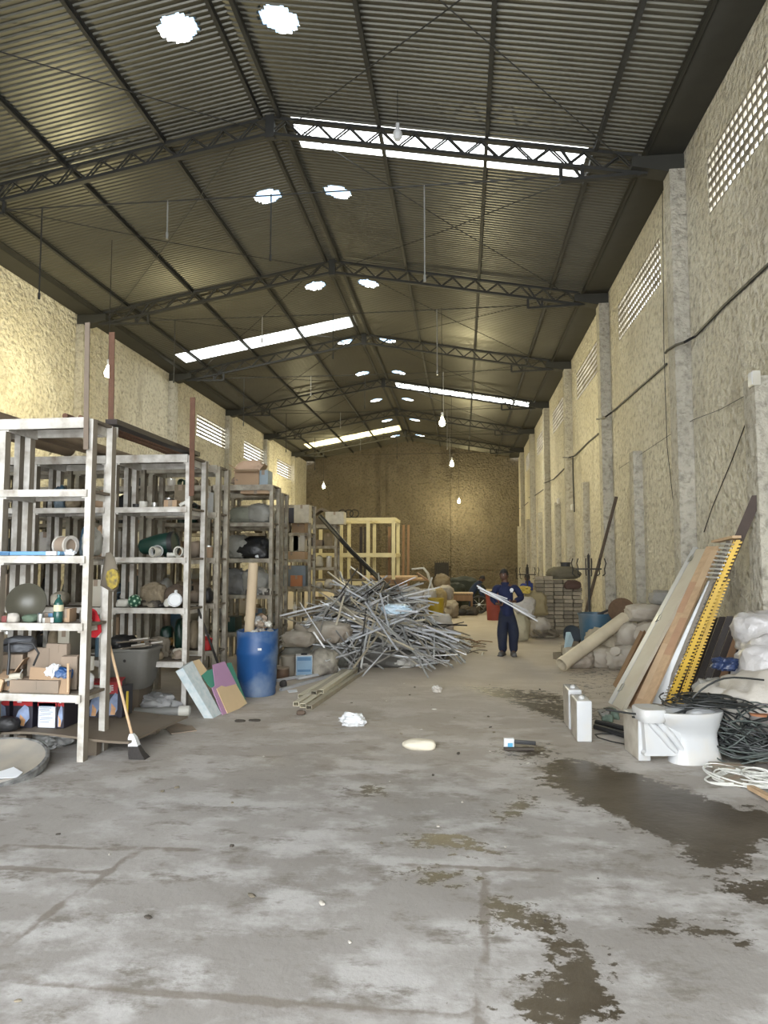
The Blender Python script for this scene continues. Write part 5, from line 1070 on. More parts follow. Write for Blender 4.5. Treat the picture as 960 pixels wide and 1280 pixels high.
for i, (px, py, w, h, m_) in enumerate([(452, 833, 0.60, 0.28, mat('pale_grey_film', (0.36, 0.345, 0.31), 0.4, var=0.2, bump=0.5, bscale=14)), (484, 833, 0.62, 0.34, sackm), (506, 834, 0.36, 0.20, MATS['pale_grey_film']), (428, 831, 0.4, 0.22, sackg)]):
    q = PZ(px, py); crumple((q.x, q.y+0.02, 0), (w*1.15, 0.45, h*1.15), m_, f'dusty plastic bag squashed at the front foot of the scrap heap, {["second", "third", "fourth", "first"][i]} from its left', 60+i, 'dusty_bag', 'bag', None, 0.3)
sack(PZ(548, 803), (0.62, 0.5, 0.62), sackw, 'pale tarpaulin sack at the right back of the scrap heap', 161, amp=0.35); crumple((-1.15, 12.0, 0.85), (0.55, 0.4, 0.18), mat('pale_blue_sheet', (0.55, 0.68, 0.78), 0.4, var=0.1), 'pale blue plastic sheet on the scrap heap', 8, 'plastic_sheet', 'plastic sheet', None, 0.25)
sack(PY(515, 740, 14.6)-Vector((0, 0, 0.24)), (0.5, 0.4, 0.36), sackw, 'white plastic sack on the back of the scrap heap', 163)
protos = []
for nm, m_, pr in [('angle', alu, [(-0.02, -0.02), (0.02, -0.02), (0.02, -0.016), (-0.016, -0.016), (-0.016, 0.02), (-0.02, 0.02)]), ('channel', aluw, [(-0.025, -0.012), (0.025, -0.012), (0.025, 0.012), (0.021, 0.012), (0.021, -0.008), (-0.021, -0.008), (-0.021, 0.012), (-0.025, 0.012)]), ('square', alu, [(-0.014, -0.014), (0.014, -0.014), (0.014, 0.014), (-0.014, 0.014)]), ('flat', alub, [(-0.026, -0.007), (0.026, -0.007), (0.026, 0.007), (-0.026, 0.007)]), ('tee', mat('dull_aluminium', (0.38, 0.37, 0.35), 0.45, 0.6, var=0.25), [(-0.022, -0.003), (-0.003, -0.003), (-0.003, -0.03), (0.003, -0.03), (0.003, -0.003), (0.022, -0.003), (0.022, 0.003), (-0.022, 0.003)]), ('dark', alud, [(-0.02, -0.015), (0.02, -0.015), (0.02, 0.015), (-0.02, 0.015)])]:
    mb = MB(); mb.bar((-0.5, 0, 0), (0.5, 0, 0), 0, 0, prof=pr); me = mb.build('metal_bar', m_, None, 0); COL.objects.unlink(me); protos.append(me.data); bpy.data.objects.remove(me)
GRP = 'bars in the scrap heap'
def put_bar(a, b, k, roll=None):
    a, b = Vector(a), Vector(b); o = bpy.data.objects.new('metal_bar', protos[k]); COL.objects.link(o)
    d = b-a; o.location = (a+b)/2; o.scale = (d.length, 0.58, 0.58); o.rotation_euler = (d.to_track_quat('X', 'Z') @ Euler((roll if roll is not None else R.uniform(0, 6.28), 0, 0)).to_quaternion()).to_euler()
    tag(o, 'metal profile bar tangled in the big scrap heap mid-hall', 'metal bar', GRP); return o
for i in range(272):
    u = R.random()**0.6; th = R.uniform(0, 2*pi); x = HC.x+HRX*0.95*u*cos(th); y = HC.y+HRY*0.95*u*sin(th)
    if y > HC.y+0.6 and R.random() < 0.55: y = 2*HC.y-y
    L_ = R.choice([0.8, 1.2, 1.6, 2.0, 2.4])*R.uniform(0.8, 1.1); az = R.gauss(-0.12, 0.45) if R.random() < 0.62 else R.uniform(0, pi)
    dx, dy = cos(az)*L_/2, sin(az)*L_/2; za, zc, zb = heap(x-dx, y-dy), heap(x, y), heap(x+dx, y+dy); lift = max(0, zc-(za+zb)/2)*R.uniform(0.45, 0.95)+0.05+0.10*R.random(); tilt = R.gauss(0, 0.06)*L_
    xm_ = R.uniform(-0.75, 0.22)
    if x+abs(dx) > xm_: x -= x+abs(dx)-xm_
    a = Vector((x-dx, y-dy, max(0.03, za+lift-tilt))); b = Vector((x+dx, y+dy, max(0.03, zb+lift+tilt)))
    put_bar(a, b, R.choices(range(6), [4, 5.5, 3, 3, 4, 1.5])[0])
for (x0, y0, x1, y1, Ya, Yb, k) in [(375, 753, 406, 801, 11.3, 11.1, 1), (466, 726, 405, 766, 12.0, 12.6, 1), (480, 728, 417, 790, 11.8, 12.0, 0), (456, 752, 497, 813, 11.3, 10.9, 1), (475, 741, 488, 794, 11.4, 11.2, 1), (458, 764, 544, 836, 11.4, 10.85, 0), (470, 770, 540, 834, 11.3, 10.9, 2), (505, 784, 571, 803, 11.6, 11.9, 1), (345, 771, 420, 752, 11.9, 12.2, 1), (440, 800, 506, 773, 11.2, 11.4, 1), (420, 788, 456, 838, 11.1, 10.85, 2), (408, 800, 440, 830, 11.0, 10.9, 0), (425, 804, 452, 838, 10.95, 10.8, 2), (392, 790, 425, 838, 11.0, 10.85, 0), (433, 790, 447, 818, 11, 10.9, 2), (405, 766, 428, 742, 11.6, 11.8, 0), (400, 790, 408, 758, 11.3, 11.4, 2), (446, 815, 480, 836, 11, 10.9, 0), (520, 832, 562, 826, 11.0, 11.4, 1), (500, 822, 572, 818, 11.3, 11.6, 1), (484, 806, 560, 812, 11.2, 11.6, 4), (398, 740, 440, 765, 12.2, 12.0, 4), (500, 768, 555, 786, 12.2, 12.4, 5), (498, 762, 530, 766, 12.3, 12.5, 5), (430, 745, 418, 790, 11.7, 11.4, 3), (535, 826, 560, 826, 11.2, 11.2, 1)]:
    a, b = PY(x0, y0, Ya), PY(x1, y1, Yb); a.z = max(a.z, 0.025); b.z = max(b.z, 0.025); put_bar(a, b, k)
# thin sticks scattered right of the heap
for i in range(34):
    if i < 24: c_ = PZ(R.uniform(556, 590), R.uniform(799, 816)); L_ = R.uniform(0.2, 0.5); az = R.uniform(-0.8, 0.9)
    else: c_ = PZ(R.uniform(588, 609), R.uniform(803, 821)); L_ = R.uniform(0.25, 0.6); az = R.uniform(0.5, 1.5)
    z0 = R.uniform(0.01, 0.12 if i < 24 else 0.05); d = Vector((cos(az), sin(az), 0))*L_/2
    rod([c_-d+Vector((0, 0, z0)), c_+Vector((0, 0, z0+0.02)), c_+d+Vector((0, 0, max(0.012, z0*R.random())))], 0.011, [brownwood, alub, tin, cloth][i % 4], 'short thin strip in the scattered litter right of the scrap heap', 'thin_strip', 'strip', 'strips scattered by the scrap heap', 6)
rod([PY(400, 645, 17.0), PY(440, 690, 16.2), PY(486, 735, 15.2)], 0.055, blackp, 'long black pole slanting down from the lower rack to the scrap heap', 'slanting_pole', 'pole')
rod([PY(425, 715, 16.8), PZ(452, 800, 0.03)], 0.03, aluw, 'pale pipe slanting under the long black pole', 'pale_pipe', 'pipe')

# ------------------------------------------------------------------ planks and rails leaning on the right wall
def lean_board(b1, b2, t1, X, th, m, label, nm, cat='plank', zb=0.0):
    B1_, B2_ = PZ(*b1, zb), PZ(*b2, zb); T1 = PX(*t1, X); w = B2_-B1_
    return [B1_, B2_, T1+w, T1]
q4 = lean_board((760, 878), (777.5, 887.5), (866, 684), 3.42, 0.05, creamp, '', '')
def along(q4, u, v): return q4[0].lerp(q4[1], u).lerp(q4[3].lerp(q4[2], u), v)
def strip(q4, u0, u1, v0, v1): return [along(q4, u0, v0), along(q4, u1, v0), along(q4, u1, v1), along(q4, u0, v1)]
AWAY = Vector((0.6, 0.8, -0.3))
t = thing('hinged_door_jamb', 'cream hinged door jamb plank leaning on the right wall', 'plank', q4[0])
def part_sheet(pts, th, m, nm, parent, ext=AWAY, label=None):
    o = sheet(pts, th, m, 'x', nm, 'x', None, ext)
    for k in ('label', 'category'): del o[k]
    o.parent = parent; o.location = Vector(o['_w'])-Vector(parent['_w']); o['_w'] = list(o['_w'])
    if label: o['label'] = label
    return o
part_sheet(strip(q4, 0.0, 0.27, 0, 1.0), 0.05, aluw, 'edge_strip', t); part_sheet(strip(q4, 0.31, 1.0, 0.0, 0.985), 0.045, creamp, 'face_board', t)
nq = (q4[1]-q4[0]).cross(q4[3]-q4[0]).normalized(); nq = -nq if nq.dot(AWAY) > 0 else nq
for v in (0.09, 0.50, 0.91):
    c = along(q4, 0.30, v)+nq*0.006; mb = MB(); up_ = (q4[3]-q4[0]).normalized(); mb.bar(c-up_*0.055, c+up_*0.055, 0.075, 0.008, up=nq); mb.tube([c-up_*0.06+nq*0.006, c+up_*0.06+nq*0.006], 0.009, 8); mb.build('hinge', tin, t)
def plank(b1, b2, t1, X, th, m, label, nm='leaning_plank', cat='plank', v1=1.0):
    q = lean_board(b1, b2, t1, X, th, m, label, nm); return sheet(strip(q, 0, 1, 0, v1), th, m, label, nm, cat, ext=AWAY)
plank((766, 856), (770, 860), (816, 757), 3.35, 0.10, brownwood, 'thin brown plank leaning left of the cream door jamb', v1=1.0)
plank((783, 880), (788, 884), (875, 702), 3.44, 0.05, brownwood, 'narrow dark brown plank between the cream jamb and light wood plank')
q = lean_board((790.5, 884), (808, 888.5), (883, 683), 3.44, 0.03, lightwood, '', '')
t = thing('light_wood_plank', 'light wood plank of jointed pieces leaning on the right wall', 'plank', q[0]); part_sheet(q, 0.035, lightwood, 'face', t); 
nq2 = (q[1]-q[0]).cross(q[3]-q[0]).normalized(); nq2 = -nq2 if nq2.dot(AWAY) > 0 else nq2
for k, (u0, u1, v0, v1, m_) in enumerate([(0, 0.45, 0.05, 0.36, mat('pale_wood_block', (0.60, 0.44, 0.28), 0.65, var=0.2)), (0.45, 1, 0.30, 0.52, mat('pink_wood_block', (0.47, 0.29, 0.18), 0.65, var=0.2)), (0, 0.5, 0.55, 0.75, MATS['pink_wood_block']), (0.5, 1, 0.72, 0.97, MATS['pale_wood_block'])]):
    part_sheet([p_+nq2*0.002 for p_ in strip(q, u0+0.01, u1-0.01, v0, v1)], 0.002, m_, 'jointed_block', t)
def slotted(b1, b2, t1, X, m, label, v0=0.0, v1=1.0, nt=34, nm='slotted_rail', lift=0.0, both=True):
    """perforated rack rail: flat strip with notched edges and a side flange"""
    q = lean_board(b1, b2, t1, X, 0, m, '', ''); nn = (q[1]-q[0]).cross(q[3]-q[0]).normalized(); nn = -nn if nn.dot(AWAY) > 0 else nn
    q = [p+nn*lift for p in q]; o = thing(nm, label, 'rail', along(q, 0, v0)); left = []; right = []
    for i in range(nt):
        a = v0+(v1-v0)*i/nt; b = v0+(v1-v0)*(i+0.55)/nt; c = v0+(v1-v0)*(i+1)/nt
        right += [(1.0, a), (1.0, b), (0.72, b), (0.72, c)]; left += [(0.0, a), (0.0, b), (0.26 if both else 0.0, b), (0.26 if both else 0.0, c)]
    part_sheet([along(q, u, v) for u, v in right]+[along(q, u, v) for u, v in left[::-1]], 0.006, m, 'notched_face', o)
    fl = []
    e = strip(q, 0.02, 0.02, v0, v1); part_sheet([e[0], e[0]-nn*0.05, e[3]-nn*0.05, e[3]], 0.006, m, 'side_flange', o, Vector((1, 0, 0)))
    return o
slotted((814, 879), (829, 880), (903, 688), 3.22, greym, 'grey slotted steel rail leaning beside the light wood plank', nt=42, v1=0.80, both=False)
slotted((824, 879), (830, 880), (908, 676), 3.22, mat('rust_grey_steel', (0.28, 0.25, 0.21), 0.6, 0.3, var=0.25), 'dull grey narrow rail behind the grey slotted rail, reaching higher', nt=42, both=False)
slotted((830, 879), (841, 880), (917, 675), 3.2, yellowm, 'yellow slotted rail leaning on the right wall, longer of two', nt=46)
slotted((845, 879), (855, 880), (903, 722), 3.12, yellowm, 'yellow slotted rail leaning on the right wall, shorter of two', nt=40)
for i in range(9):
    v = 0.80+0.022*i; yy = 722-5.2*i; xx = 917-(yy-675)*0.43; X_ = 3.2-0.0053*(yy-675)+0.03; a = PX(xx-13, yy-1, X_); b = PX(xx+1, yy, X_); mb = MB(); mb.bar(a, b, 0.025, 0.02, up=(0, 0, 1)); solo('rail_rung', mb, greym, 'short grey rung between the upper slotted rails', 'rung', a, 'rungs of the slotted rails')
q = lean_board((830, 879), (841, 880), (917, 675), 3.2, 0.03, darkwood, '', ''); nn_ = (q[1]-q[0]).cross(q[3]-q[0]).normalized(); nn_ = nn_ if nn_.dot(AWAY) > 0 else -nn_; q = [p+nn_*0.10 for p in q]
sheet(strip(q, -0.1, 1.1, 0.0, 1.26), 0.045, mat('dark_brown_plank', (0.05, 0.032, 0.024), 0.7, var=0.3), 'long dark brown plank rising above the yellow rails by the right wall', 'dark_plank', 'plank', ext=AWAY)
mb = MB(); a, b = PX(894, 677, 3.2), PX(921, 671, 3.2); mb.bar(a, b, 0.10, 0.03); solo('cross_batten', mb, lightwood, 'pale batten across the tops of the leaning rails', 'batten', a)
for i in range(8):
    px = 842+i*9.5; q = lean_board((px, 874), (px+9, 874.5), (px+38, 769+R.uniform(-3, 3)), 3.36, 0.02, darkwood, '', '')
    sheet(strip(q, 0.02, 0.98, 0, 1), 0.02, darkwood if i not in (5, 7) else brownwood, 'dark stained board in the leaning stack behind the white sacks' if i not in (5, 7) else f'brown board among the dark leaning boards, {"nearer the yellow rails" if i == 5 else "nearer the white sacks"}', 'dark_board', 'board', 'dark boards leaning behind the white sacks' if i not in (5, 7) else None, AWAY)
# ------------------------------------------------------------------ sanitary ware
def cistern(px0, px1, py_top, py_bot, depth, yaw, label, lid=True):
    a, b = PZ(px0, py_bot), PZ(px1, py_bot+1); w = (b-a).length*1.05; Y = a.y; h = PY(px0, py_top, Y).z; c = (a+b)/2; M = Matrix.Rotation(yaw, 3, 'Z'); o = c+M @ Vector((0, depth/2, 0))
    t = thing('toilet_cistern', label, 'cistern', o); bm = bmesh.new(); bmesh.ops.create_cube(bm, size=1)
    for v in bm.verts:
        k = 1.0 if v.co.z > 0 else 0.90; v.co = Vector((v.co.x*w*(1 if v.co.z > 0 else 0.96), v.co.y*depth*k, (v.co.z+0.5)*h))
    bmesh.ops.bevel(bm, geom=bm.edges[:], offset=0.016, segments=3, affect='EDGES', profile=0.6)
    bm.verts.index_update(); mb = MB(); mb.add([o+M @ v.co for v in bm.verts], [[v.index for v in f.verts] for f in bm.faces])
    L_ = M.to_4x4(); mb.mi = [1 if (M.transposed() @ f_n(mb, f)).x < -0.8 else 0 for f in mb.f]; bm.free()
    mb.build('body', [porcelain, porcdirty], t, 40)
    m2 = MB(); m2.lathe([(0.028, 0), (0.028, 0.018), (0.02, 0.024), (0.001, 0.024)], o+M @ Vector((0, -depth*0.12, h-0.001)), 16); m2.build('button_boss', porcelain, t); m3 = MB(); m3.lathe([(0.016, 0.02), (0.016, 0.03), (0.001, 0.031)], o+M @ Vector((0, -depth*0.12, h)), 12); m3.build('button', tin, t); return t
def f_n(mb, f): return (mb.v[f[1]]-mb.v[f[0]]).cross(mb.v[f[2]]-mb.v[f[0]]).normalized()
cistern(799, 815.5, 898, 952, 0.42, 0.10, 'white porcelain cistern standing on the floor just left of the toilet bowl')
cistern(722, 741, 876, 928, 0.38, 0.02, 'white porcelain cistern standing apart on the floor, nearer of a pair')
cistern(711.5, 728, 862, 912, 0.36, 0.02, 'dusty white cistern standing right behind the nearer cistern of the pair')
def toilet(p, yaw, s):
    p = Vector(p); M = Matrix.Rotation(yaw, 3, 'Z'); t = thing('toilet_bowl', 'white porcelain toilet bowl standing under the cable tangle', 'toilet', p)
    def loft(rings, m, nm, parent, n=32, cap0=True, cap1=True):
        vs = []; fs = []
        for cx, rx, ry, z, e in rings:
            for k in range(n):
                a = 2*pi*k/n; ca, sa = cos(a), sin(a); x = cx+rx*math.copysign(abs(ca)**e, ca); y = ry*math.copysign(abs(sa)**e, sa); vs.append(p+M @ (Vector((x, y, z))*s))
        for i in range(len(rings)-1):
            for k in range(n): fs.append((i*n+k, i*n+(k+1) % n, (i+1)*n+(k+1) % n, (i+1)*n+k))
        if cap0: fs.append(tuple(range(n))[::-1])
        if cap1: fs.append(tuple(range((len(rings)-1)*n, len(rings)*n)))
        mb = MB(); mb.add(vs, fs); return mb.build(nm, m, parent, 50)
    loft([(0.10, 0.215, 0.125, 0, 0.75), (0.10, 0.21, 0.12, 0.03, 0.75), (0.10, 0.18, 0.10, 0.20, 0.75), (0.10, 0.185, 0.11, 0.25, 0.85), (0.06, 0.25, 0.155, 0.31, 0.95), (0.03, 0.30, 0.18, 0.37, 1), (0.02, 0.32, 0.19, 0.395, 1), (0.02, 0.32, 0.19, 0.42, 1), (0.03, 0.30, 0.175, 0.425, 1), (0.04, 0.235, 0.125, 0.41, 1), (0.05, 0.20, 0.10, 0.32, 1), (0.07, 0.12, 0.07, 0.24, 1)], porcelain, 'bowl', t)
    loft([(-0.27, 0.10, 0.13, 0.34, 0.5), (-0.27, 0.11, 0.14, 0.37, 0.5), (-0.27, 0.115, 0.145, 0.43, 0.5), (-0.27, 0.105, 0.135, 0.445, 0.5)], porcelain, 'cistern_shelf', t)
    L4 = Matrix.Translation(p) @ M.to_4x4() @ Matrix.Scale(s, 4) @ Matrix.Translation((0, -0.075, 0))
    mb = MB(); mb.prism([(-0.345, 0.37), (-0.33, 0.10), (-0.345, 0.085), (-0.345, 0.065), (-0.02, 0.065), (-0.02, 0.37)], 0.15, L4); mb.build('trap_flank', porcelain, t, 30)
    mb = MB()
    for sy in (-1, 1):
        for k in (0, 1): mb.tube([p+M @ (Vector((x+0.07*k, 0.073*sy, z))*s) for x, z in [(-0.31, 0.37), (-0.27, 0.31), (-0.20, 0.24), (-0.13, 0.15), (-0.08, 0.10)]], [0.02*s, 0.028*s, 0.03*s, 0.026*s, 0.02*s], 12)
    mb.build('trap_bend', porcelain, t, 60)
    return t
tp = PZ(862, 957); toilet((tp.x-0.02, tp.y+0.12, 0), 0.12, 1.06)
# cables
def tangle(c, rad_, zmax, n, r, m, label, nm, grp, seed, flat=0.35, loops=(2, 4)):
    rr_ = random.Random(seed)
    for i in range(n):
        c_ = Vector(c)+Vector((rr_.uniform(-0.35, 0.35)*rad_, rr_.uniform(-0.3, 0.3)*rad_, 0)); R0 = rad_*rr_.uniform(0.45, 1.0); nl = rr_.uniform(*loops); ph = rr_.uniform(0, 6.28); ec = rr_.uniform(0.45, 1); el = rr_.uniform(0, 3.14); pts = []
        N_ = int(26*nl); zz = rr_.uniform(0.15, 1); tl = Vector((rr_.uniform(-0.5, 0.5), rr_.uniform(-0.3, 0.3)))
        for k in range(N_):
            a = ph+2*pi*nl*k/N_; q = R0*(1+0.35*noise.noise(Vector((k*0.05, i*3.1, seed)))); x, y = q*cos(a), q*ec*sin(a); x, y = x*cos(el)-y*sin(el), x*sin(el)+y*cos(el)
            z = r+zmax*zz*max(0, 1-0.55*(q/rad_))*(0.6+0.4*sin(a*1.3+i))+abs(tl.x*x+tl.y*y)*0.8*zmax
            pts.append(c_+Vector((x, y*0.8, max(r*1.1, z))))
        rod(pts, r, m, label, nm, 'cable', grp, 6)
tangle((2.52, 6.68, 0.0), 0.50, 0.80, 17, 0.0075, mat('black_cable', (0.02, 0.022, 0.022), 0.45, var=0.3), 'thin black cable looped in the tangle over the toilet bowl', 'black_cable', 'black cables in the tangle', 3)
tangle((2.50, 6.66, 0), 0.46, 0.70, 8, 0.007, mat('grey_green_cable', (0.075, 0.09, 0.082), 0.5, var=0.3), 'thin grey-green cable looped in the tangle over the toilet bowl', 'grey_cable', 'grey cables in the tangle', 5)
tangle((2.26, 6.02, 0), 0.34, 0.10, 9, 0.0065, mat('white_cable', (0.66, 0.66, 0.62), 0.5, var=0.1), 'thin white cable coiled loosely on the floor before the toilet bowl', 'white_cable', 'white cables coiled on the floor', 9, loops=(1.6, 3))
tangle((2.14, 6.60, 0.46), 0.36, 0.14, 8, 0.007, MATS['black_cable'], 'thin black cable loop resting on the toilet bowl rim', 'black_cable', 'black cable loops on the toilet', 13, loops=(1.2, 2.2))
for i, pts in enumerate([[(757, 887), (800, 893), (850, 895), (905, 905)], [(790, 896), (840, 905), (882, 930), (893, 958)], [(840, 893), (880, 882), (930, 880), (958, 890)], [(850, 905), (868, 870), (905, 848), (955, 850)]]):
    P_ = [PY(x, y, 6.45+0.05*i) for x, y in pts]; 
    for q in P_: q.z = max(0.01, q.z)
    sm = []
    for k in range(len(P_)-1):
        for u in (0, 0.25, 0.5, 0.75): 
            p0, p1, p2, p3 = P_[max(k-1, 0)], P_[k], P_[k+1], P_[min(k+2, len(P_)-1)]; sm.append(0.5*((2*p1)+(p2-p0)*u+(2*p0-5*p1+4*p2-p3)*u*u+(3*p1-p0-3*p2+p3)*u**3))
    rod(sm+[P_[-1]], 0.009, MATS['black_cable'], f'black cable strand running over the toilet bowl, {["upper", "lowest", "topmost", "farthest"][i]} one', 'cable_strand', 'cable', None, 6)
for i, pts in enumerate([[(745, 903), (765, 907), (785, 912), (800, 914)], [(744, 908), (765, 914), (786, 921), (800, 922)]]):
    rod([PZ(x, y, 0.035) for x, y in pts], 0.03, blackp, f'thick black hose lying behind the left cistern, {"farther" if i == 0 else "nearer"} of two', 'black_hose', 'hose')
rod([PZ(x, y, 0.008) for x, y in [(785, 931), (765, 927), (748, 922), (744, 918), (752, 917), (775, 918), (790, 920)]], 0.006, blackp, 'thin black wire looped on the floor between the cisterns', 'thin_wire', 'wire')
for i in range(7):
    q = PZ(R.uniform(750, 778), R.uniform(890, 902)); solo('green_oddment', MB().blob(q, (R.uniform(0.08, 0.16), 0.1, R.uniform(0.05, 0.11)), i+9, 0.5, sub=3, rot=i), [mat('grey_green_scrap', (0.14, 0.19, 0.15), 0.6, var=0.4), sackg, broken][i % 3], 'grey-green fitting scrap on the floor between the cisterns and planks', 'scrap', q, 'fitting scraps by the planks', 60)
mb = MB(); a, b = PZ(938, 984, 0.03), PZ(975, 1004, 0.05); mb.bar(a, b, 0.05, 0.03); solo('wood_stick', mb, lightwood, 'short light wood stick on the floor beside the white cables', 'stick', a)
for i, (px, py, w) in enumerate([(915, 968, 0.25), (955, 955, 0.3), (925, 985, 0.15)]):
    q = PZ(px, py); carton((q.x, q.y+0.1, 0), w, 0.16, 0.05, concrete, f'dusty grey slab lying under the cable coils, {["middle", "largest", "smallest"][i]} one', 0.4*i, nm='stone_slab', cat='slab')
jar(PY(950, 890, 6.6)-Vector((0, 0, 0.15)), 0.09, 0.14, mat('rust_grey_can', (0.2, 0.18, 0.17), 0.6), 'dull can lying in the cable tangle', lid=clay)
# white sacks at the right edge
sack((2.80, 7.05, 0.0), (1.0, 0.8, 0.74), sackw, 'big white raffia sack lying behind the cable tangle', 171, amp=0.35, rot=0.3); sack((2.48, 7.12, 0.0), (0.72, 0.55, 0.56), sackw, 'smaller white sack slumped before the dark boards', 173, amp=0.35)
crumple((2.98, 7.2, 0.45), (0.75, 0.7, 0.62), mat('white_plastic_film', (0.42, 0.405, 0.40), 0.35, var=0.12, bump=0.7, bscale=16, dirt=(0.45, 0.42, 0.38), dirt_amt=0.3), 'crumpled white plastic bag heaped on the big white sack', 33, 'plastic_bag', 'bag', None, 0.35, 0, 0.10, 2.0)
crumple((3.02, 7.5, 0.85), (0.6, 0.6, 0.42), MATS['white_plastic_film'], 'dusty plastic bag topmost of the white heap by the right wall', 35, 'plastic_bag', 'bag', None, 0.35, 0, 0.10, 2.0)
crumple(PY(908, 838, 7.3), (0.26, 0.2, 0.13), mat('dark_blue_film', (0.02, 0.035, 0.09), 0.35, var=0.4), 'crumpled dark blue plastic between the dark boards and white sack', 37, 'blue_film', 'plastic film'); crumple(PY(893, 862, 7.3)-Vector((0, 0, 0.1)), (0.36, 0.2, 0.2), sackg, 'grey plastic wrap below the dark blue plastic', 39, 'grey_wrap', 'plastic film')
# ------------------------------------------------------------------ sack pile, drums, pavers and stands along the right wall
def sk(px, py, Y, w, d, h, seed, m, lab, rot=0, neck=False, lift=None):
    q = PY(px, py, Y); q.z = max(0, q.z) if lift is None else lift; return sack(q, (w, d, h), m, lab, seed, rot, 0.22, neck=neck, crease=0.14)
sk(723, 833, 12.0, 0.56, 0.5, 0.34, 181, sackm, 'dusty sack at the front left of the pile by the right wall', lift=0); sk(752, 830, 12.15, 0.58, 0.5, 0.34, 182, sackm, 'dusty sack under the middle of the cream pipe', lift=0); sk(780, 833, 12.0, 0.66, 0.5, 0.38, 183, sackm, 'wide dusty sack lying low at the front of the pile', neck=4.2, lift=0); sk(808, 832, 12.2, 0.6, 0.5, 0.34, 184, sackm, 'dusty sack at the right foot of the pile by the planks', lift=0)
sk(737, 0, 12.5, 0.7, 0.6, 0.62, 185, mat('heaped_scrap_sack', (0.30, 0.26, 0.19), 0.8, var=0.35, scale=8, bump=0.5), 'open sack heaped with tan scrap at the left of the pile', lift=0.0); sk(765, 0, 12.2, 0.44, 0.46, 0.44, 186, sackm, 'round dusty sack crossed by the cream pipe', lift=0.30); sk(793, 0, 12.1, 0.66, 0.5, 0.42, 187, sackm, 'round full sack in the middle row of the pile', lift=0.34, neck=-2.0); sk(790, 0, 12.3, 0.84, 0.55, 0.30, 188, sackm, 'flat sack on top of the round full sack', lift=0.74); sk(806, 0, 12.4, 0.42, 0.5, 0.28, 189, mat('grey_top_sack', (0.25, 0.24, 0.22), 0.7, bump=0.4), 'grey sack topmost at the right of the pile', lift=1.0); sk(806, 0, 12.4, 0.46, 0.5, 0.66, 190, sackm, 'dusty sack filling the right of the pile under the grey sack', lift=0.32)
t = thing('cream_pipe', 'thick cream plastic pipe leaning on the pile of sacks', 'pipe', PZ(698, 836)); a = PZ(702, 831, 0.11); b = PY(781, 772.5, 12.3); MB().pipe(a, b, 0.105, 0.007, 28).build('barrel', pvc, t, 40); d = (b-a).normalized(); MB().pipe(a-d*0.002, a+d*0.10, 0.112, 0.010, 28).build('socket_end', pvc, t, 40)
for i, (px, py, c_, w, h, rz) in enumerate([(700, 824, paverm, .2, .12, .5), (709, 816, paverm, .22, .14, .9), (716, 808, paverm, .2, .1, .3)]):
    q = PZ(px, py); carton((q.x, q.y, 0), w, 0.14, h, c_, f'loose paver on the floor left of the sack pile, {ORD[i]} from the camera', rz, nm='loose_paver', cat='paver', tape=paverm)
sheet([PY(705, 814, 13.0), PY(711, 818, 13.0), PY(717, 800, 13.3), PY(713, 790, 13.4), PY(708, 790, 13.4)], 0.02, mat('pale_blue_metal', (0.35, 0.46, 0.50), 0.5, var=0.2), 'pale blue blade standing beside the loose pavers', 'shovel_blade', 'blade', ext=(0, 1, 0))
bucket(PZ(748, 818)+Vector((0, 0.2, 0)), 0.33, 0.76, bluedull, 'cut down dull blue drum standing behind the sack pile', nm='blue_drum', cat='drum', handle=False); bowl(PZ(713, 806)+Vector((0, 0.3, 0)), 0.20, 0.26, mat('blue_grey_basin', (0.07, 0.085, 0.10), 0.6), 'blue grey basin on its side before the paver stack', (1.1, 0, 0.3), nm='round_basin')
p = PY(778, 778, 13.6); bowl((p.x, p.y, 0.62), 0.23, 0.14, mat('brown_wicker', (0.13, 0.08, 0.045), 0.85, var=0.3, scale=20), 'round brown basket leaning behind the sack pile', (1.2, 0, -0.3), nm='round_basket', cat='basket'); sack((p.x, p.y+0.1, 0), (0.6, 0.5, 0.72), sackm, 'dusty sack standing under the round basket', 195)
for i, pts in enumerate([[(747, 768), (760, 763), (772, 764)], [(752, 770), (766, 762), (778, 768)], [(742, 772), (756, 768), (770, 770)]]):
    rod([PY(x, y, 13.7) for x, y in pts], 0.022, [blackp, card2, darkiron][i], f'{["black", "tan", "dark iron"][i]} bent strip lying on the dull blue drum', 'bent_strip', 'strip')
# stacked pavers -------------------------------------------------
PS = thing('paver', 'x', 'paver', (0, 0, 0)); bpy.data.objects.remove(PS)
mb = MB(); mb.box((0, 0, 0.044), (0.198, 0.30, 0.078), ch=0.010); pm_ = mb.build('paver', paverm, None, 40); pme = pm_.data; bpy.data.objects.remove(pm_)
x0, Y0 = PZ(681, 797).x-0.10, 16.6; tops = [15, 15, 14, 14, 13]; cols = []
for ci, nrow in enumerate([8, 16, 16, 15, 15, 14]):
    for ri in range(nrow):
        o = bpy.data.objects.new('paver', pme); COL.objects.link(o); x = x0-0.215+0.212*ci+R.uniform(-0.008, 0.008)-(0.06 if ri % 5 == 0 else 0)*0.2
        o.location = (x, Y0+R.uniform(-0.012, 0.012)+(0.02 if ci == 0 else 0), 0.0885*ri+0.001); o.rotation_euler = (0, 0, R.uniform(-0.03, 0.03))
        if R.random() < 0.12: o.rotation_euler.z += 0.08
        tag(o, 'grey concrete paver stacked in the tall block by the right wall', 'paver', 'pavers in the tall stack')
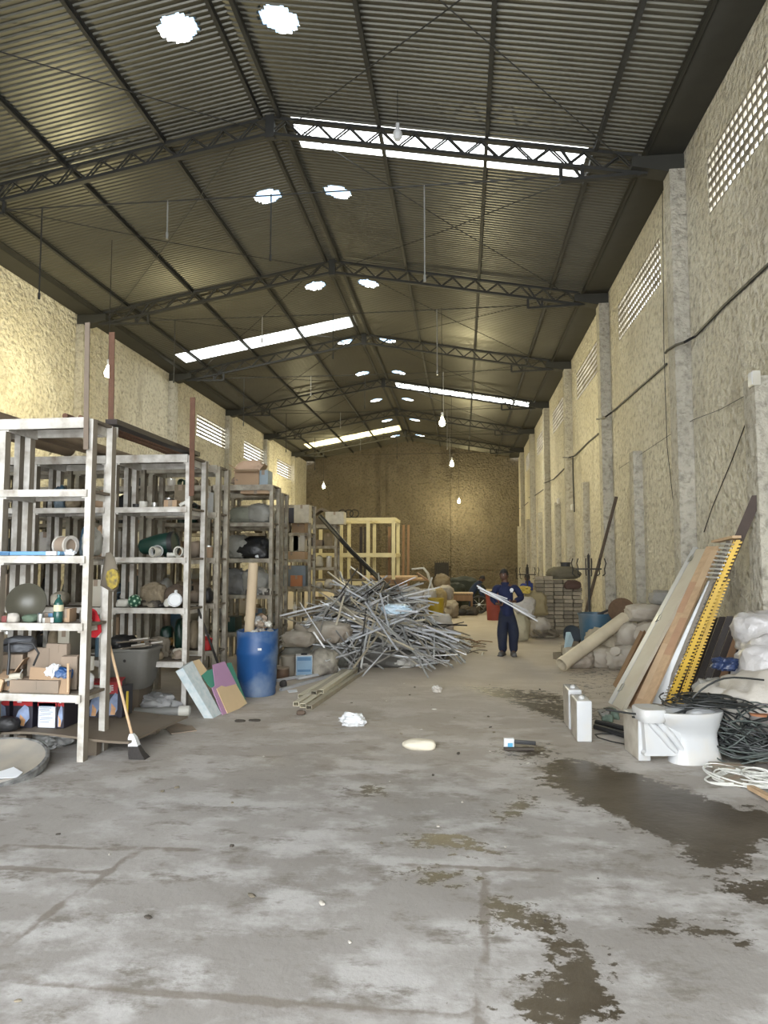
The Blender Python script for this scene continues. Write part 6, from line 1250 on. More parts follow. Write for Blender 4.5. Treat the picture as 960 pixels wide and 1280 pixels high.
for ci in range(6):
    for ri in range(14 if ci else 7):
        o = bpy.data.objects.new('paver', pme); COL.objects.link(o); o.location = (x0-0.215+0.212*ci, Y0+0.32, 0.0885*ri+0.001); tag(o, 'grey concrete paver stacked in the tall block by the right wall', 'paver', 'pavers in the tall stack')
zt = 0.0885*15; p = PY(705, 735, 16.7)
sack((p.x, 16.75, 1.34), (0.78, 0.62, 0.30), mat('olive_burlap', (0.12, 0.105, 0.07), 0.95, bump=0.5, bscale=50), 'olive burlap sack draped on top of the paver stack', 201, amp=0.2); sack((p.x+0.15, 16.40, 1.12), (0.40, 0.16, 0.20), mat('dark_red_brown_cloth', (0.065, 0.035, 0.025), 0.9), 'dark brown rag hanging on the front of the paver stack', 203, nm='brown_rag', cat='rag')
bucket(PY(707, 713, 16.8), 0.12, 0.19, mat('black_bucket', (0.03, 0.03, 0.03), 0.6), 'black bucket upside on the burlap on the paver stack', handle=False)
for i in range(8):
    q = PZ(R.uniform(662, 694), R.uniform(791, 799)); o = bpy.data.objects.new('broken_paver', pme); COL.objects.link(o); o.location = (q.x, q.y-0.1, 0.03+0.05*(i % 2)); o.rotation_euler = (R.uniform(0.3, 0.9), R.uniform(-0.3, 0.3), R.uniform(0, 3)); o.scale = (0.9, 0.7, 0.8); o.location.z = 0.11
    tag(o, 'grey broken paver tumbled at the foot of the paver stack', 'paver', 'pavers fallen by the stack')
# wrought iron stands
def stand(px, py_base, py_top, Y, s, label):
    b = PY(px, py_top, Y); t = thing('wrought_iron_stand', label, 'stand', (b.x, Y, 0)); top = b.z; c = Vector((b.x, Y, 0)); m_ = darkiron
    MB().tube([c, c+Vector((0, 0, top))], 0.026*s, 10).build('shaft', m_, t)
    MB().lathe([(0.001, top-0.02), (0.03*s, top), (0.001, top+0.06)], c, 10).build('finial', m_, t)
    za = top-0.27*s; mb = MB(); mb.bar(c+Vector((-0.26*s, 0, za)), c+Vector((0.26*s, 0, za)), 0.03*s, 0.03*s); mb.bar(c+Vector((0, -0.26*s, za)), c+Vector((0, 0.26*s, za)), 0.03*s, 0.03*s); mb.build('cross_arm', m_, t)
    for k, (dx, dy) in enumerate([(-0.26, 0), (-0.15, 0), (0.15, 0), (0.26, 0), (0, -0.26), (0, 0.26)]):
        e = c+Vector((dx*s, dy*s, za)); o_ = Vector((dx, dy, 0)).normalized()*0.10*s
        mb = MB(); mb.tube([e-Vector((0, 0, 0.14*s))+o_*0.2, e-Vector((0, 0, 0.10*s))+o_*0.7, e+o_*0.6, e+o_*0.9+Vector((0, 0, 0.12*s)), e+o_*0.6+Vector((0, 0, 0.22*s))], 0.013*s, 6); mb.build('hook', m_, t)
    for k in range(3):
        a = 2*pi*k/3+0.4; d = Vector((cos(a), sin(a), 0)); mb = MB(); mb.tube([c+Vector((0, 0, 0.42*s)), c+d*0.10*s+Vector((0, 0, 0.36*s)), c+d*0.16*s+Vector((0, 0, 0.2*s)), c+d*0.28*s+Vector((0, 0, 0.02)), c+d*0.34*s+Vector((0, 0, 0.05))], 0.016*s, 6); mb.build('scroll_foot', m_, t)
    return t
stand(735.5, 0, 695, 14.9, 1.0, 'wrought iron stand with curled hooks behind the dull blue drum'); stand(659, 0, 707, 19.4, 0.9, 'wrought iron stand with curled hooks behind the cream sacks, farther off')
rod([PZ(724, 797), PX(770.5, 621, 3.36)], 0.035, mat('dark_pole', (0.075, 0.055, 0.04), 0.8, var=0.3), 'long dark wooden pole leaning on the right wall by the pavers', 'leaning_pole', 'pole', None, 10)
# sacks behind the carrying worker
sk(648, 796, 15.9, 0.52, 0.5, 0.60, 211, mat('cream_full_sack', (0.46, 0.42, 0.30), 0.75, var=0.15, bump=0.4), 'full cream sack on the floor behind the carrying worker', lift=0); sk(645, 0, 16.0, 0.50, 0.5, 0.42, 212, sackw, 'pale sack lying on the full cream sack', lift=0.55); sk(659, 0, 16.6, 0.60, 0.5, 0.60, 213, mat('tan_upright_sack', (0.27, 0.22, 0.12), 0.8, var=0.2, bump=0.4), 'tan sack standing highest behind the carrying worker', lift=0.5); sk(662, 0, 16.6, 0.6, 0.5, 0.52, 214, sackm, 'dusty sack under the tan upright sack', lift=0)
crumple(PY(655, 742, 16.5), (0.30, 0.26, 0.18), mat('yellow_film', (0.50, 0.38, 0.08), 0.5, var=0.3), 'crumpled yellow film at the mouth of the tan sack', 41, 'yellow_film', 'plastic film')
sack((x0-0.21, 16.66, 0.69), (0.22, 0.26, 0.26), sackm, 'small dusty bundle lying on the low left column of the paver stack', 215)
bucket(PZ(618, 775), 0.26, 0.78, redd, 'faded red drum standing behind the carrying worker', nm='red_drum', cat='drum', handle=False)
# cables and wires on the right wall
def wallrun(pts, r, label, nm='wall_cable'):
    P_ = [PX(x, y, X) for x, y, X in pts]; return rod(P_, r, blackp, label, nm, 'cable', None, 8)
wallrun([(985, 305, 3.62), (960, 331, 3.62), (905, 382, 3.62), (868, 421, 3.60), (855, 428, 3.42), (845, 431, 3.385), (834, 438, 3.385), (832, 441, 3.40)], 0.021, 'thick black cable along the right wall, length over the nearest full pilaster')
wallrun([(833, 455, 3.62), (800, 484, 3.62), (765, 515, 3.61), (757, 521, 3.42), (748, 524, 3.385), (746, 524, 3.40)], 0.020, 'thick black cable along the right wall, second length from the camera'); wallrun([(748, 542, 3.62), (735, 553, 3.62), (718, 570, 3.60), (711, 572, 3.40), (704, 572, 3.385)], 0.020, 'thick black cable along the right wall, third length from the camera'); wallrun([(705, 586, 3.62), (692, 599, 3.62), (680, 604, 3.40)], 0.020, 'thick black cable along the right wall, fourth length from the camera'); wallrun([(679, 612, 3.62), (668, 620, 3.62), (661, 622, 3.40)], 0.020, 'thick black cable along the right wall, fifth length from the camera'); wallrun([(660, 628, 3.62), (653, 634, 3.60), (648, 636, 3.42)], 0.020, 'thick black cable along the right wall, farthest length')
wallrun([(828, 240, 3.40), (830, 440, 3.41), (834, 560, 3.42), (843, 640, 3.43)], 0.006, 'thin dark wire down the nearest full pilaster', 'thin_wire'); wallrun([(941, 505, 3.62), (915, 575, 3.62), (890, 635, 3.62), (880, 665, 3.62)], 0.007, 'thin black wire slanting down the right wall near the half pilaster', 'thin_wire'); wallrun([(940, 490, 3.60), (900, 512, 3.60), (866, 525, 3.60), (835, 545, 3.60), (775, 585, 3.60)], 0.005, 'thin pale wire sagging along the right wall', 'thin_wire'); wallrun([(716, 570, 3.39), (716.5, 600, 3.39), (718, 640, 3.39)], 0.02, 'black cable dropping down the third full pilaster', 'cable_drop')
for i, (px, py, X) in enumerate([(943, 474, 3.48), (698, 626, 3.45), (716, 634, 3.40)]):
    q = PX(px, py, X); t = thing('junction_box', f'small pale junction box on the right wall, {["nearest to the camera", "on a half pilaster in mid hall", "on a full pilaster in mid hall"][i]}', 'junction box', q); MB().box(q, (0.09, 0.14, 0.18), ch=0.012).build('body', pvcw, t); MB().box(q-Vector((0.048, 0, 0)), (0.01, 0.12, 0.15), ch=0.004).build('cover', whitep, t)

# ------------------------------------------------------------------ people
def skin_mesh(verts, edges, sub=2):
    me = bpy.data.meshes.new('tmp'); me.from_pydata([v[0] for v in verts], edges, []); o = bpy.data.objects.new('tmp', me); COL.objects.link(o)
    md = o.modifiers.new('s', 'SKIN'); md.use_smooth_shade = True
    for i, v in enumerate(verts):
        sv = me.skin_vertices[0].data[i]; r_ = v[1]; sv.radius = r_ if isinstance(r_, tuple) else (r_, r_); sv.use_root = (i == 0)
    m2 = o.modifiers.new('u', 'SUBSURF'); m2.levels = sub; m2.render_levels = sub
    dg = bpy.context.evaluated_depsgraph_get(); ev = o.evaluated_get(dg); m = ev.to_mesh(); vs = [v.co.copy() for v in m.vertices]; fs = [tuple(p.vertices) for p in m.polygons]; ev.to_mesh_clear(); bpy.data.objects.remove(o); return vs, fs
def chain(G, pts, start=None):
    """G=(verts, edges); append joints, linked in a row (from index start); returns the last index"""
    V, E = G; prev = start
    for co, r_ in pts:
        V.append((Vector(co), r_)); i = len(V)-1
        if prev is not None: E.append((prev, i))
        prev = i
    return prev
def head_mesh(mb, c, R_, s, m_skin=0, m_dark=1, m_white=2):
    """face looks along local -y; R_ turns it"""
    bm = bmesh.new(); bmesh.ops.create_uvsphere(bm, u_segments=28, v_segments=20, radius=1); c = Vector(c)
    for v in bm.verts:
        x, y, z = v.co; w = 0.080*(1-0.20*max(0, -z)**1.5); d_ = 0.096; h = 0.115; p = Vector((x*w, y*d_, z*h))
        if z < -0.2 and y < 0: p.y -= 0.010*(-z)                              # jaw and chin forward
        if y < -0.3:
            nx_ = math.exp(-(x/0.20)**2)*math.exp(-((z+0.10)/0.28)**2); p.y -= 0.026*nx_   # nose
            p.y += 0.010*math.exp(-((abs(x)-0.38)/0.16)**2)*math.exp(-((z-0.10)/0.13)**2)   # eye sockets
            p.y -= 0.006*math.exp(-(x/0.4)**2)*math.exp(-((z+0.52)/0.12)**2)      # lips
        v.co = p*s
    mb.cur = m_skin; bm.verts.index_update(); mb.add([c+R_ @ v.co for v in bm.verts], [[v.index for v in f.verts] for f in bm.faces]); bm.free()
    for sx in (-1, 1):
        mb.lathe([(0.001, -0.008*s), (0.020*s, -0.004*s), (0.030*s, 0.004*s), (0.022*s, 0.008*s), (0.001, 0.004*s)], c+R_ @ (Vector((sx*0.076, 0.008, -0.005))*s), 12, R_ @ Euler((0, sx*1.35, 0)).to_matrix(), sx=0.62)
        mb.cur = m_white; mb.lathe([(0.001, -0.004*s), (0.009*s, -0.001*s), (0.009*s, 0.001*s), (0.001, 0.003*s)], c+R_ @ (Vector((sx*0.029, -0.083, 0.010))*s), 10, R_ @ Euler((pi/2, 0, 0)).to_matrix())
        mb.cur = m_dark; mb.lathe([(0.001, -0.003*s), (0.006*s, 0), (0.001, 0.004*s)], c+R_ @ (Vector((sx*0.029, -0.089, 0.010))*s), 8, R_ @ Euler((pi/2, 0, 0)).to_matrix())
        mb.box(c+R_ @ (Vector((sx*0.029, -0.088, 0.028))*s), (0.030*s, 0.008*s, 0.006*s), R_)
        mb.cur = m_skin
    mb.cur = m_dark; mb.box(c+R_ @ (Vector((0, -0.102, -0.058))*s), (0.040*s, 0.006*s, 0.006*s), R_); mb.cur = m_skin
def hair_mesh(c, R_, s):
    bm = bmesh.new(); bmesh.ops.create_uvsphere(bm, u_segments=26, v_segments=18, radius=1); rem = []
    for v in bm.verts:
        x, y, z = v.co; lim = 0.34 if y < -0.45 else (-0.05 if y < 0.15 else -0.5)
        if z < lim: rem.append(v)
        v.co = Vector((x*0.086, y*0.106, z*0.127+0.004))*s*(1+0.03*noise.noise(v.co*9))
    bmesh.ops.delete(bm, geom=rem, context='VERTS'); bmesh.ops.solidify(bm, geom=bm.faces[:], thickness=0.012*s); bm.verts.index_update(); mb = MB(); mb.add([Vector(c)+R_ @ v.co for v in bm.verts], [[v.index for v in f.verts] for f in bm.faces]); bm.free(); return mb
def hand(G, wrist_i, wrist, d, palm, s, curl=0.9, side=1):
    """five bent fingers: d = forearm direction, palm = direction the palm faces"""
    d = d.normalized(); palm = (palm-d*palm.dot(d)).normalized(); ac = d.cross(palm)*side; w = Vector(wrist)
    k = chain(G, [(w+d*0.035*s, (0.030*s, 0.018*s)), (w+d*0.075*s, (0.036*s, 0.016*s))], wrist_i)
    for i, (off, L_) in enumerate([(-0.030, 0.070), (-0.010, 0.080), (0.011, 0.074), (0.030, 0.058)]):
        b = w+d*0.085*s+ac*off*s; a1 = (d*cos(curl*0.6)+palm*sin(curl*0.6)); a2 = (d*cos(curl*1.5)+palm*sin(curl*1.5)); a3 = (d*cos(curl*2.3)+palm*sin(curl*2.3))
        chain(G, [(b, 0.0095*s), (b+a1*L_*0.45*s, 0.009*s), (b+a1*L_*0.45*s+a2*L_*0.32*s, 0.0085*s), (b+a1*L_*0.45*s+a2*L_*0.32*s+a3*L_*0.26*s, 0.0075*s)], k)
    b = w+d*0.03*s-ac*0.030*s; chain(G, [(b, 0.012*s), (b-ac*0.018*s+d*0.03*s+palm*0.012*s, 0.011*s), (b-ac*0.012*s+d*0.055*s+palm*0.03*s, 0.0095*s)], k-1)
def person(root, J, label, jacket, trousers, hair=True, Rh=None, curl=0.9, lean_r=(0.155, 0.105), palms=None, badge=None):
    """J: joints in world space (pelvis, belly, chest, neck, head, shoulder/elbow/wrist L,R, hip/knee/ankle/toe L,R)"""
    t = thing('person', label, 'person', root); J = {k: Vector(v) for k, v in J.items()}; s = 0.95; palms = palms or {}
    G = ([], []); pe = chain(G, [(J['pelvis'], (0.13, 0.10)), (J['belly'], (0.125, 0.095)), (J['chest'], (0.14, 0.10)), (J['neck'], 0.068), (J['neck'].lerp(J['head'], 0.55), 0.064), (J['head'], 0.064)])
    for sd, sg in (('L', 1), ('R', -1)):
        w = chain(G, [(J['chest'].lerp(J['shoulder'+sd], 0.6), 0.075), (J['shoulder'+sd], 0.058), (J['elbow'+sd], 0.042), (J['wrist'+sd], 0.028)], 2)
        fd = J['wrist'+sd]-J['elbow'+sd]; hand(G, w, J['wrist'+sd], palms.get('dir'+sd, fd), palms.get(sd, Vector((0, -1, 0.4))), s, curl, sg)
        chain(G, [(J['hip'+sd], 0.088), (J['knee'+sd], 0.056), (J['ankle'+sd], 0.038), (J['toe'+sd].lerp(J['ankle'+sd], 0.25), 0.034)], 0)
    vs, fs = skin_mesh(*G, sub=2); mb = MB(); mb.add(vs, fs); Rm = Rh or Matrix.Identity(3); head_mesh(mb, J['head']+Vector((0, 0, 0.03)), Rm, s); mb.build('body', [skin, hairm, mat('eye_white', (0.6, 0.58, 0.55), 0.4)], t, 70)
    if hair: hair_mesh(J['head']+Vector((0, 0, 0.03)), Rm, s).build('hair', hairm, t, 70)
    G = ([], []); chain(G, [(J['pelvis']-(J['belly']-J['pelvis'])*0.12, (0.185, 0.135)), (J['pelvis'].lerp(J['belly'], 0.45), (0.185, 0.135)), (J['belly'].lerp(J['chest'], 0.3), (0.19, 0.135)), (J['chest'], (0.20, 0.13)), (J['chest'].lerp(J['neck'], 0.62), (0.125, 0.095)), (J['neck'].lerp(J['head'], 0.10), 0.075)])
    for sd in 'LR': chain(G, [(J['chest'].lerp(J['shoulder'+sd], 0.55), 0.10), (J['shoulder'+sd], 0.078), (J['shoulder'+sd].lerp(J['elbow'+sd], 0.5), 0.072), (J['elbow'+sd], 0.062), (J['elbow'+sd].lerp(J['wrist'+sd], 0.6), 0.056), (J['wrist'+sd], 0.050)], 3)
    vs, fs = skin_mesh(*G, sub=2); mb = MB(); mb.add([v+Vector((0, 0, 0)) if True else v for v in vs], fs)
    for v in mb.v: v += Vector((noise.noise(v*7), noise.noise(v*7+Vector((9, 0, 0))), 0))*0.010
    jk = mb.build('jacket', jacket, t, 80)
    mb = MB(); mb.lathe([(0.085, -0.04), (0.080, 0.0), (0.074, 0.045), (0.062, 0.05)], J['neck'].lerp(J['head'], 0.10)-Vector((0, 0, 0.02)), 18); mb.build('collar', jacket, jk)
    G = ([], []); chain(G, [(J['belly'], (0.16, 0.115)), (J['pelvis'].lerp(J['belly'], 0.3), (0.175, 0.125)), (J['pelvis'], (0.18, 0.13))])
    for sd in 'LR': chain(G, [(J['hip'+sd], 0.12), (J['hip'+sd].lerp(J['knee'+sd], 0.5), 0.115), (J['knee'+sd], 0.105), (J['knee'+sd].lerp(J['ankle'+sd], 0.55), 0.090), (J['ankle'+sd]-Vector((0, 0, 0.045)), 0.086)], 2)
    vs, fs = skin_mesh(*G, sub=2); mb = MB(); mb.add(vs, fs)
    for v in mb.v: v += Vector((noise.noise(v*6), noise.noise(v*6+Vector((5, 0, 0))), 0))*0.012
    mb.build('trousers', trousers, t, 80)
    for sd in 'LR':
        an, to = J['ankle'+sd], J['toe'+sd]; d = (to-an); d.z = 0; d.normalize(); zf = max(0.0, an.z-0.08); yaw = math.atan2(d.y, d.x); mb = MB()
        mb.blob(Vector((an.x, an.y, zf))+d*0.07, (0.29, 0.105, 0.085), 3, 0.03, sub=3, rot=yaw, flat=0.25, crease=0.0); mb.lathe([(0.052, 0), (0.050, 0.09), (0.045, 0.10)], (an.x, an.y, zf+0.03), 14); mb.build('boot', shoem, t, 70)
        mb = MB(); mb.box(Vector((an.x, an.y, zf+0.012))+d*0.07, (0.28, 0.10, 0.024), (0, 0, yaw), ch=0.01); mb.build('boot_sole', blackp, t)
    if badge:
        mb = MB(); mb.lathe([(0.001, 0), (0.034, 0.002), (0.036, 0.006), (0.001, 0.010)], badge, 14, (pi/2, 0, 0.1)); b = mb.build('chest_emblem', whitep, jk)
        mb = MB(); mb.prism([(-0.02, -0.045), (-0.008, -0.045), (0, -0.02), (0.008, -0.045), (0.02, -0.045), (0.006, -0.005), (-0.006, -0.005)], 0.008, Matrix.Translation(Vector(badge)+Vector((0, -0.005, 0)))); mb.build('emblem_foot', whitep, jk)
    return t
# worker carrying bars --------------------------------------------------
y = 13.30
def wpt(px, py, dy=0.0): q = PY(px, py, y+dy); return q
k_ = dict(pelvis=wpt(634, 771), belly=wpt(633, 755), chest=wpt(632, 738.5, 0.02), neck=wpt(631.5, 730.5), head=wpt(630, 721, -0.02),
          shoulderL=wpt(644.5, 734), elbowL=wpt(652.5, 747.5, -0.05), wristL=wpt(643.5, 751.5, -0.22), shoulderR=wpt(619.5, 734.5), elbowR=wpt(615.5, 749, -0.10), wristR=wpt(621, 754.5, -0.28),
          hipL=wpt(639.5, 773), kneeL=wpt(642.5, 795, -0.03), ankleL=wpt(641.5, 814), toeL=wpt(643, 818, -0.2), hipR=wpt(628.5, 773), kneeR=wpt(628, 795, -0.02), ankleR=wpt(628.5, 814, 0.02), toeR=wpt(625, 817, -0.16))
for a in ('ankleL', 'ankleR'): k_[a].z = 0.088
for a in ('toeL', 'toeR'): k_[a].z = 0.05
Rh = Matrix.Rotation(-0.55, 3, 'Z') @ Matrix.Rotation(0.08, 3, 'X')
bd = wpt(639.5, 737.5, -0.17)
bdir = (PY(672, 776, y-0.3)-PY(596, 733, y-0.36)).normalized()
person((0.86, y, 0), k_, 'person in navy workwear walking mid-hall and carrying white bars', navy, navyd, Rh=Rh, curl=1.05, palms={'L': Vector((0, 0.3, 1)), 'R': Vector((0, 0.4, 1)), 'dirL': Vector((-0.8, -0.5, -0.25)), 'dirR': Vector((0.75, -0.45, -0.3))}, badge=bd)
for i, (a, b, m_) in enumerate([((596, 732), (672, 776.5), aluw), ((597.5, 735), (634, 748.5), aluw), ((600, 738), (668, 771), alu), ((598, 734), (660, 764), aluw)]):
    hollow(PY(*a, y-0.36+0.02*i), PY(*b, y-0.31+0.02*i), 0.032 if i != 1 else 0.04, 0.024, m_, 'long white metal bar held across the body of the walking worker', 'carried_bar', 'bars carried by the walking worker')
# worker bending over far back ---------------------------------------------
y = 24.5
k_ = dict(pelvis=wpt(589, 743), belly=wpt(592, 736), chest=wpt(596.5, 730.5), neck=wpt(600, 727), head=wpt(602.5, 724.5, -0.03),
          shoulderL=wpt(599, 732, -0.16), elbowL=wpt(601, 741, -0.2), wristL=wpt(604, 748, -0.2), shoulderR=wpt(598, 731, 0.16), elbowR=wpt(601.5, 740, 0.16), wristR=wpt(606, 747, 0.1),
          hipL=wpt(588.5, 744, -0.10), kneeL=wpt(590, 753, -0.12), ankleL=wpt(588, 761, -0.1), toeL=wpt(594, 764, -0.12), hipR=wpt(589, 744, 0.10), kneeR=wpt(592, 753, 0.1), ankleR=wpt(590, 761, 0.12), toeR=wpt(596, 763, 0.1))
for a in ('ankleL', 'ankleR'): k_[a].z = 0.088
for a in ('toeL', 'toeR'): k_[a].z = 0.05
person((0.05, y, 0), k_, 'person in dark blue workwear bending over far back in the hall', mat('faded_blue_workwear', (0.02, 0.032, 0.065), 0.9), mat('faded_blue_trousers', (0.025, 0.034, 0.06), 0.9), Rh=Matrix.Rotation(1.2, 3, 'Z') @ Matrix.Rotation(0.7, 3, 'X'), curl=0.7, palms={'L': Vector((0, 1, 0)), 'R': Vector((0, -1, 0))})
# worker behind the pavers
y = 21.0
k_ = dict(pelvis=wpt(660, 749), belly=wpt(660, 741), chest=wpt(660.5, 734), neck=wpt(660, 727.5), head=wpt(659, 723.5, -0.03),
          shoulderL=wpt(668, 731), elbowL=wpt(670, 740, -0.05), wristL=wpt(665, 743, -0.22), shoulderR=wpt(653, 731), elbowR=wpt(650.5, 740, -0.05), wristR=wpt(655, 744, -0.22),
          hipL=wpt(663, 750), kneeL=wpt(663.5, 762, -0.03), ankleL=wpt(663, 772), toeL=wpt(664, 774, -0.2), hipR=wpt(657, 750), kneeR=wpt(656.5, 762), ankleR=wpt(657, 772), toeR=wpt(656, 774, -0.18))
for a in ('ankleL', 'ankleR'): k_[a].z = 0.088
for a in ('toeL', 'toeR'): k_[a].z = 0.05
person((PY(660, 740, y).x, y, 0), k_, 'person in bright blue shirt half hidden behind the paver stack', mat('bright_blue_shirt', (0.015, 0.03, 0.16), 0.85), navyd, Rh=Matrix.Rotation(-0.4, 3, 'Z') @ Matrix.Rotation(0.25, 3, 'X'))
# ------------------------------------------------------------------ far clutter between the heap and the back wall
def far_box(px, py, Y, w, d, h, m, lab, nm='wooden_crate', lift=None, rot=0):
    q = PY(px, py, Y); q.z = 0 if lift is None else lift; return carton(q, w, d, h, m, lab, rot, nm=nm, cat='crate')
def slat_crate(px, Y, w, d, h, m, lab, lift=0.0):
    q = PY(px, 700, Y); q.z = lift; t = thing('slatted_crate', lab, 'crate', q)
    for k in range(4):
        mb = MB(); z = h*(k+0.5)/4; mb.box(q+Vector((0, -d/2, z)), (w, 0.025, h/4*0.8)); mb.box(q+Vector((0, d/2, z)), (w, 0.025, h/4*0.8)); mb.box(q+Vector((-w/2, 0, z)), (0.025, d, h/4*0.8)); mb.box(q+Vector((w/2, 0, z)), (0.025, d, h/4*0.8)); mb.build('slat_course', m, t)
    for sx in (-1, 1):
        for sy in (-1, 1): MB().box(q+Vector((sx*(w/2-0.02), sy*(d/2-0.02), h/2)), (0.05, 0.05, h)).build('corner_post', m, t)
    MB().box(q+Vector((0, 0, 0.02)), (w*0.96, d*0.96, 0.03)).build('base', m, t); return t
slat_crate(488, 19.0, 0.62, 0.5, 0.55, brownwood, 'brown slatted crate topmost behind the scrap heap, under the yellow frame', 0.72); slat_crate(488, 19.0, 0.66, 0.55, 0.70, boardm, 'dull slatted crate below the topmost brown crate behind the heap'); slat_crate(512, 19.2, 0.5, 0.5, 0.95, brownwood, 'brown slatted crate beside the topmost crates behind the heap'); slat_crate(464, 19.2, 0.5, 0.5, 1.0, boardm, 'slatted crate at the left of the crates behind the heap')
MB_ = MB(); q = PY(527, 710, 18.6); t = thing('bent_tube_chair', 'upturned pale tube chair on the crates behind the scrap heap', 'chair', (q.x, q.y, 0.95))
for dy in (-0.2, 0.2): MB().tube([Vector((q.x-0.25, q.y+dy, 1.55)), Vector((q.x+0.05, q.y+dy, 1.58)), Vector((q.x+0.16, q.y+dy, 1.45)), Vector((q.x+0.30, q.y+dy, 0.98)), Vector((q.x+0.36, q.y+dy, 0.96))], 0.022, 8).build('tube_leg', pvcw, t)
MB().box((q.x+0.05, q.y, 1.33), (0.42, 0.4, 0.04), (0, 0.6, 0), ch=0.01).build('seat', brownwood, t)
for i, (px, Y, w, h, z, m_, lab) in enumerate([(527, 18.4, .6, .62, 0, sackm, 'dusty sack at the left of the row behind the blue crate'), (534, 18.6, .5, .45, .6, sackw, 'pale sack on top left of the row behind the blue crate'), (545, 18.8, .55, .5, .0, sackm, 'dusty sack standing behind the blue crate'), (548, 19.0, .46, .55, .5, mat('ochre_sack', (0.33, 0.25, 0.12), 0.8, bump=0.4), 'ochre sack on the row behind the blue crate'), (556, 19.4, .5, .4, .7, sackm, 'dusty bundle at the right top of the row behind the blue crate'), (515, 18.0, .6, .5, .3, sackw, 'white bundle between the crates and pale sack')]):
    sack(PY(px, 700, Y)*1.0-Vector((0, 0, PY(px, 700, Y).z-z)), (w, 0.45, h), m_, lab, 220+i)
far_box(538, 0, 16.2, 0.52, 0.4, 0.52, bluedull, 'dull blue plastic crate at the right back of the scrap heap', 'plastic_crate', 0.0)
t = bucket(PY(545, 760, 17.2)*1.0-Vector((0, 0, PY(545, 760, 17.2).z)), 0.2, 0.86, yellowp, 'yellow bin standing behind the dull blue crate', nm='yellow_bin', cat='bin', handle=False)
rod([PY(533, 742, 16.8), PZ(532, 789, 0.02)], 0.03, aluw, 'white pipe standing beside the yellow bin', 'white_pipe', 'pipe'); rod([PY(540, 722, 17.5), PY(536, 735, 17.3), PY(535, 750, 17.2)], 0.02, aluw, 'pale bent pipe hanging beside the yellow bin', 'bent_pipe', 'pipe')
p = PZ(561, 769); t = thing('cream_cone', 'cream tapered hopper with a hose behind the yellow bin', 'hopper', p); MB().lathe([(0.26, 0), (0.24, 0.1), (0.16, 0.5), (0.14, 0.75), (0.18, 0.8), (0.16, 0.82)], p, 18).build('body', pvc, t); MB().tube([p+Vector((0.20, -0.05, 0.25)), p+Vector((0.38, -0.08, 0.12)), p+Vector((0.30, -0.25, 0.03)), p+Vector((0.0, -0.32, 0.03))], 0.03, 8).build('hose', blackp, t)
for i, (px, Y, w, h, m_, lab, lf) in enumerate([(568, 25.5, 0.9, 1.0, mat('dark_green_tarp', (0.035, 0.04, 0.03), 0.85), 'dark green tarpaulin mound against the back of the hall, left one', 0), (578, 27.5, 1.7, 1.15, MATS['dark_green_tarp'], 'long dark green tarpaulin mound behind the bending worker', 0), (556, 24, 0.7, 0.9, sackb, 'brown burlap heap left of the dark tarpaulin mound', 0), (560, 22.0, 0.6, 0.55, sackm, 'dusty sack heap before the dark tarpaulin mound', 0), (613, 26, 0.9, 0.7, mat('dark_brown_heap', (0.06, 0.048, 0.035), 0.9), 'dark brown scrap bundle right of the bending worker', 0), (553, 22.5, 0.5, 0.5, sackb, 'brown sack on the heap beside the hopper', 0.85)]):
    q = PY(px, 700, Y); sack((q.x, Y, lf), (w, 0.8, h), m_, lab, 240+i, cat='heap', nm='covered_heap', amp=0.3)
q = PY(575, 700, 23.6); t = thing('work_bench', 'low wooden work bench before the bending worker', 'bench', (q.x, 23.6, 0)); MB().box((q.x, 23.6, 0.70), (0.85, 0.5, 0.05), ch=0.008).build('bench_top', lightwood, t)
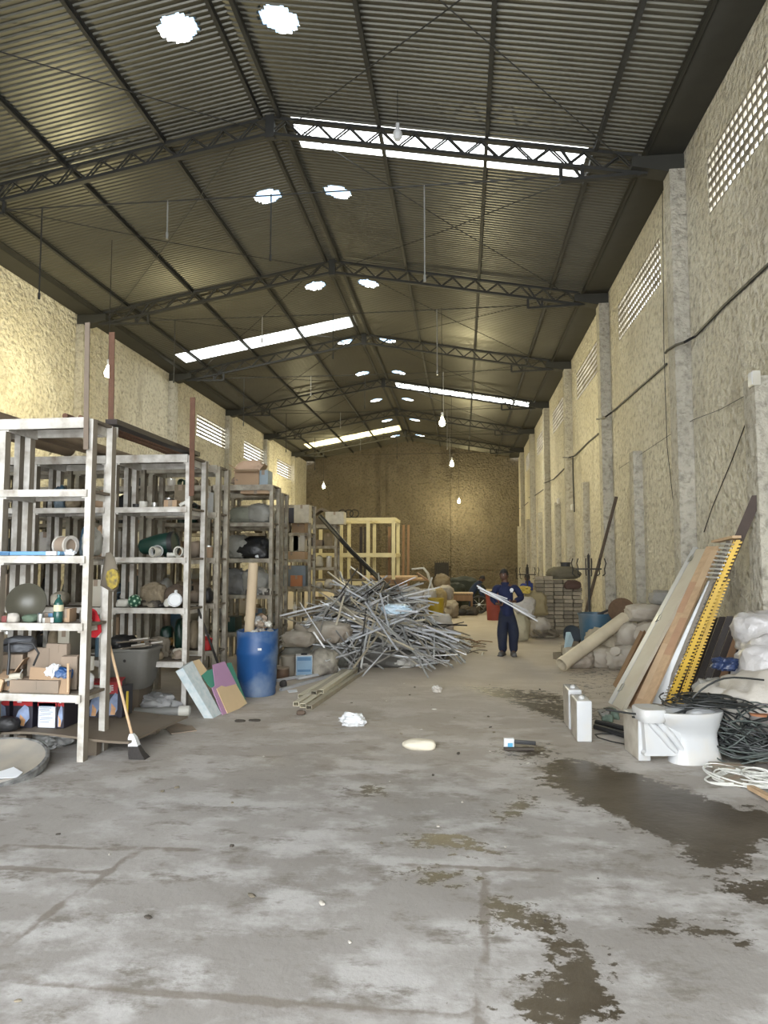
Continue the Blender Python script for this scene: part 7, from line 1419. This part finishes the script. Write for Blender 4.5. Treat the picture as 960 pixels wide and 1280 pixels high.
for sx in (-0.38, 0.38):
    for sy in (-0.2, 0.2): MB().bar((q.x+sx, 23.6+sy, 0), (q.x+sx, 23.6+sy, 0.68), 0.06, 0.06, up=(0, 1, 0)).build('leg', brownwood, t)
MB().box((q.x, 23.36, 0.55), (0.8, 0.03, 0.2)).build('apron', brownwood, t)
q = PZ(599, 767); t = thing('cart_wheel', 'dark rubber wheel standing on the floor by the bending worker', 'wheel', q); c = q+Vector((0, 0, 0.30)); mb = MB(); mb.tube([c+Vector((0.27*cos(a), 0.05*sin(a), 0.27*sin(a))) for a in [2*pi*i/24 for i in range(25)]], 0.035, 8, False); mb.build('tyre', blackp, t)
MB().tube([c+Vector((0, -0.05, 0)), c+Vector((0, 0.05, 0))], 0.04, 10).build('hub', tin, t)
for k in range(8): a = 2*pi*k/8; MB().tube([c, c+Vector((0.25*cos(a), 0.045*sin(a), 0.25*sin(a)))], 0.008, 6).build('spoke', tin, t)
for i in range(14):
    q = PZ(R.uniform(562, 618), R.uniform(762, 770)); sack(q, (R.uniform(0.2, 0.5), 0.3, R.uniform(0.1, 0.3)), [broken, sackb, darkiron, cloth][i % 4], 'dark lump of scrap on the floor around the far bending worker', 260+i, nm='scrap_lump', cat='scrap', group='scrap lumps around the far worker', sub=3)
q = PY(552, 700, 45.0); t = thing('dark_gate', 'dark iron gate panel standing against the back wall', 'gate', (q.x, 45.0, 0)); MB().box((q.x, 45.02, 0.85), (0.90, 0.05, 1.66)).build('panel', darkiron, t)
for k in range(7): x = q.x-0.42+0.14*k; MB().bar((x, 44.97, 0), (x, 44.97, 1.78), 0.035, 0.035, up=(0, 1, 0)).build('upright_bar', darkiron, t)
for i, (px, py) in enumerate([(428, 633), (436, 636), (443, 640)]):
    q = PY(px, py+10, 21.2); mb = MB(); mb.tube([q+Vector((0.14*cos(a), 0.02*sin(3*a), 0.12+0.12*sin(a))) for a in [2*pi*k/14 for k in range(15)]], 0.02, 6, False); q.z = 3.09; 
    dz = q.z-min(v.z for v in mb.v); mb.v = [v+Vector((0, 0, dz)) for v in mb.v]; solo('wire_hoop', mb, darkiron, f'dark wire hoop on top of the pale yellow frame, {ORD[i]} from its left', 'hoop', q)
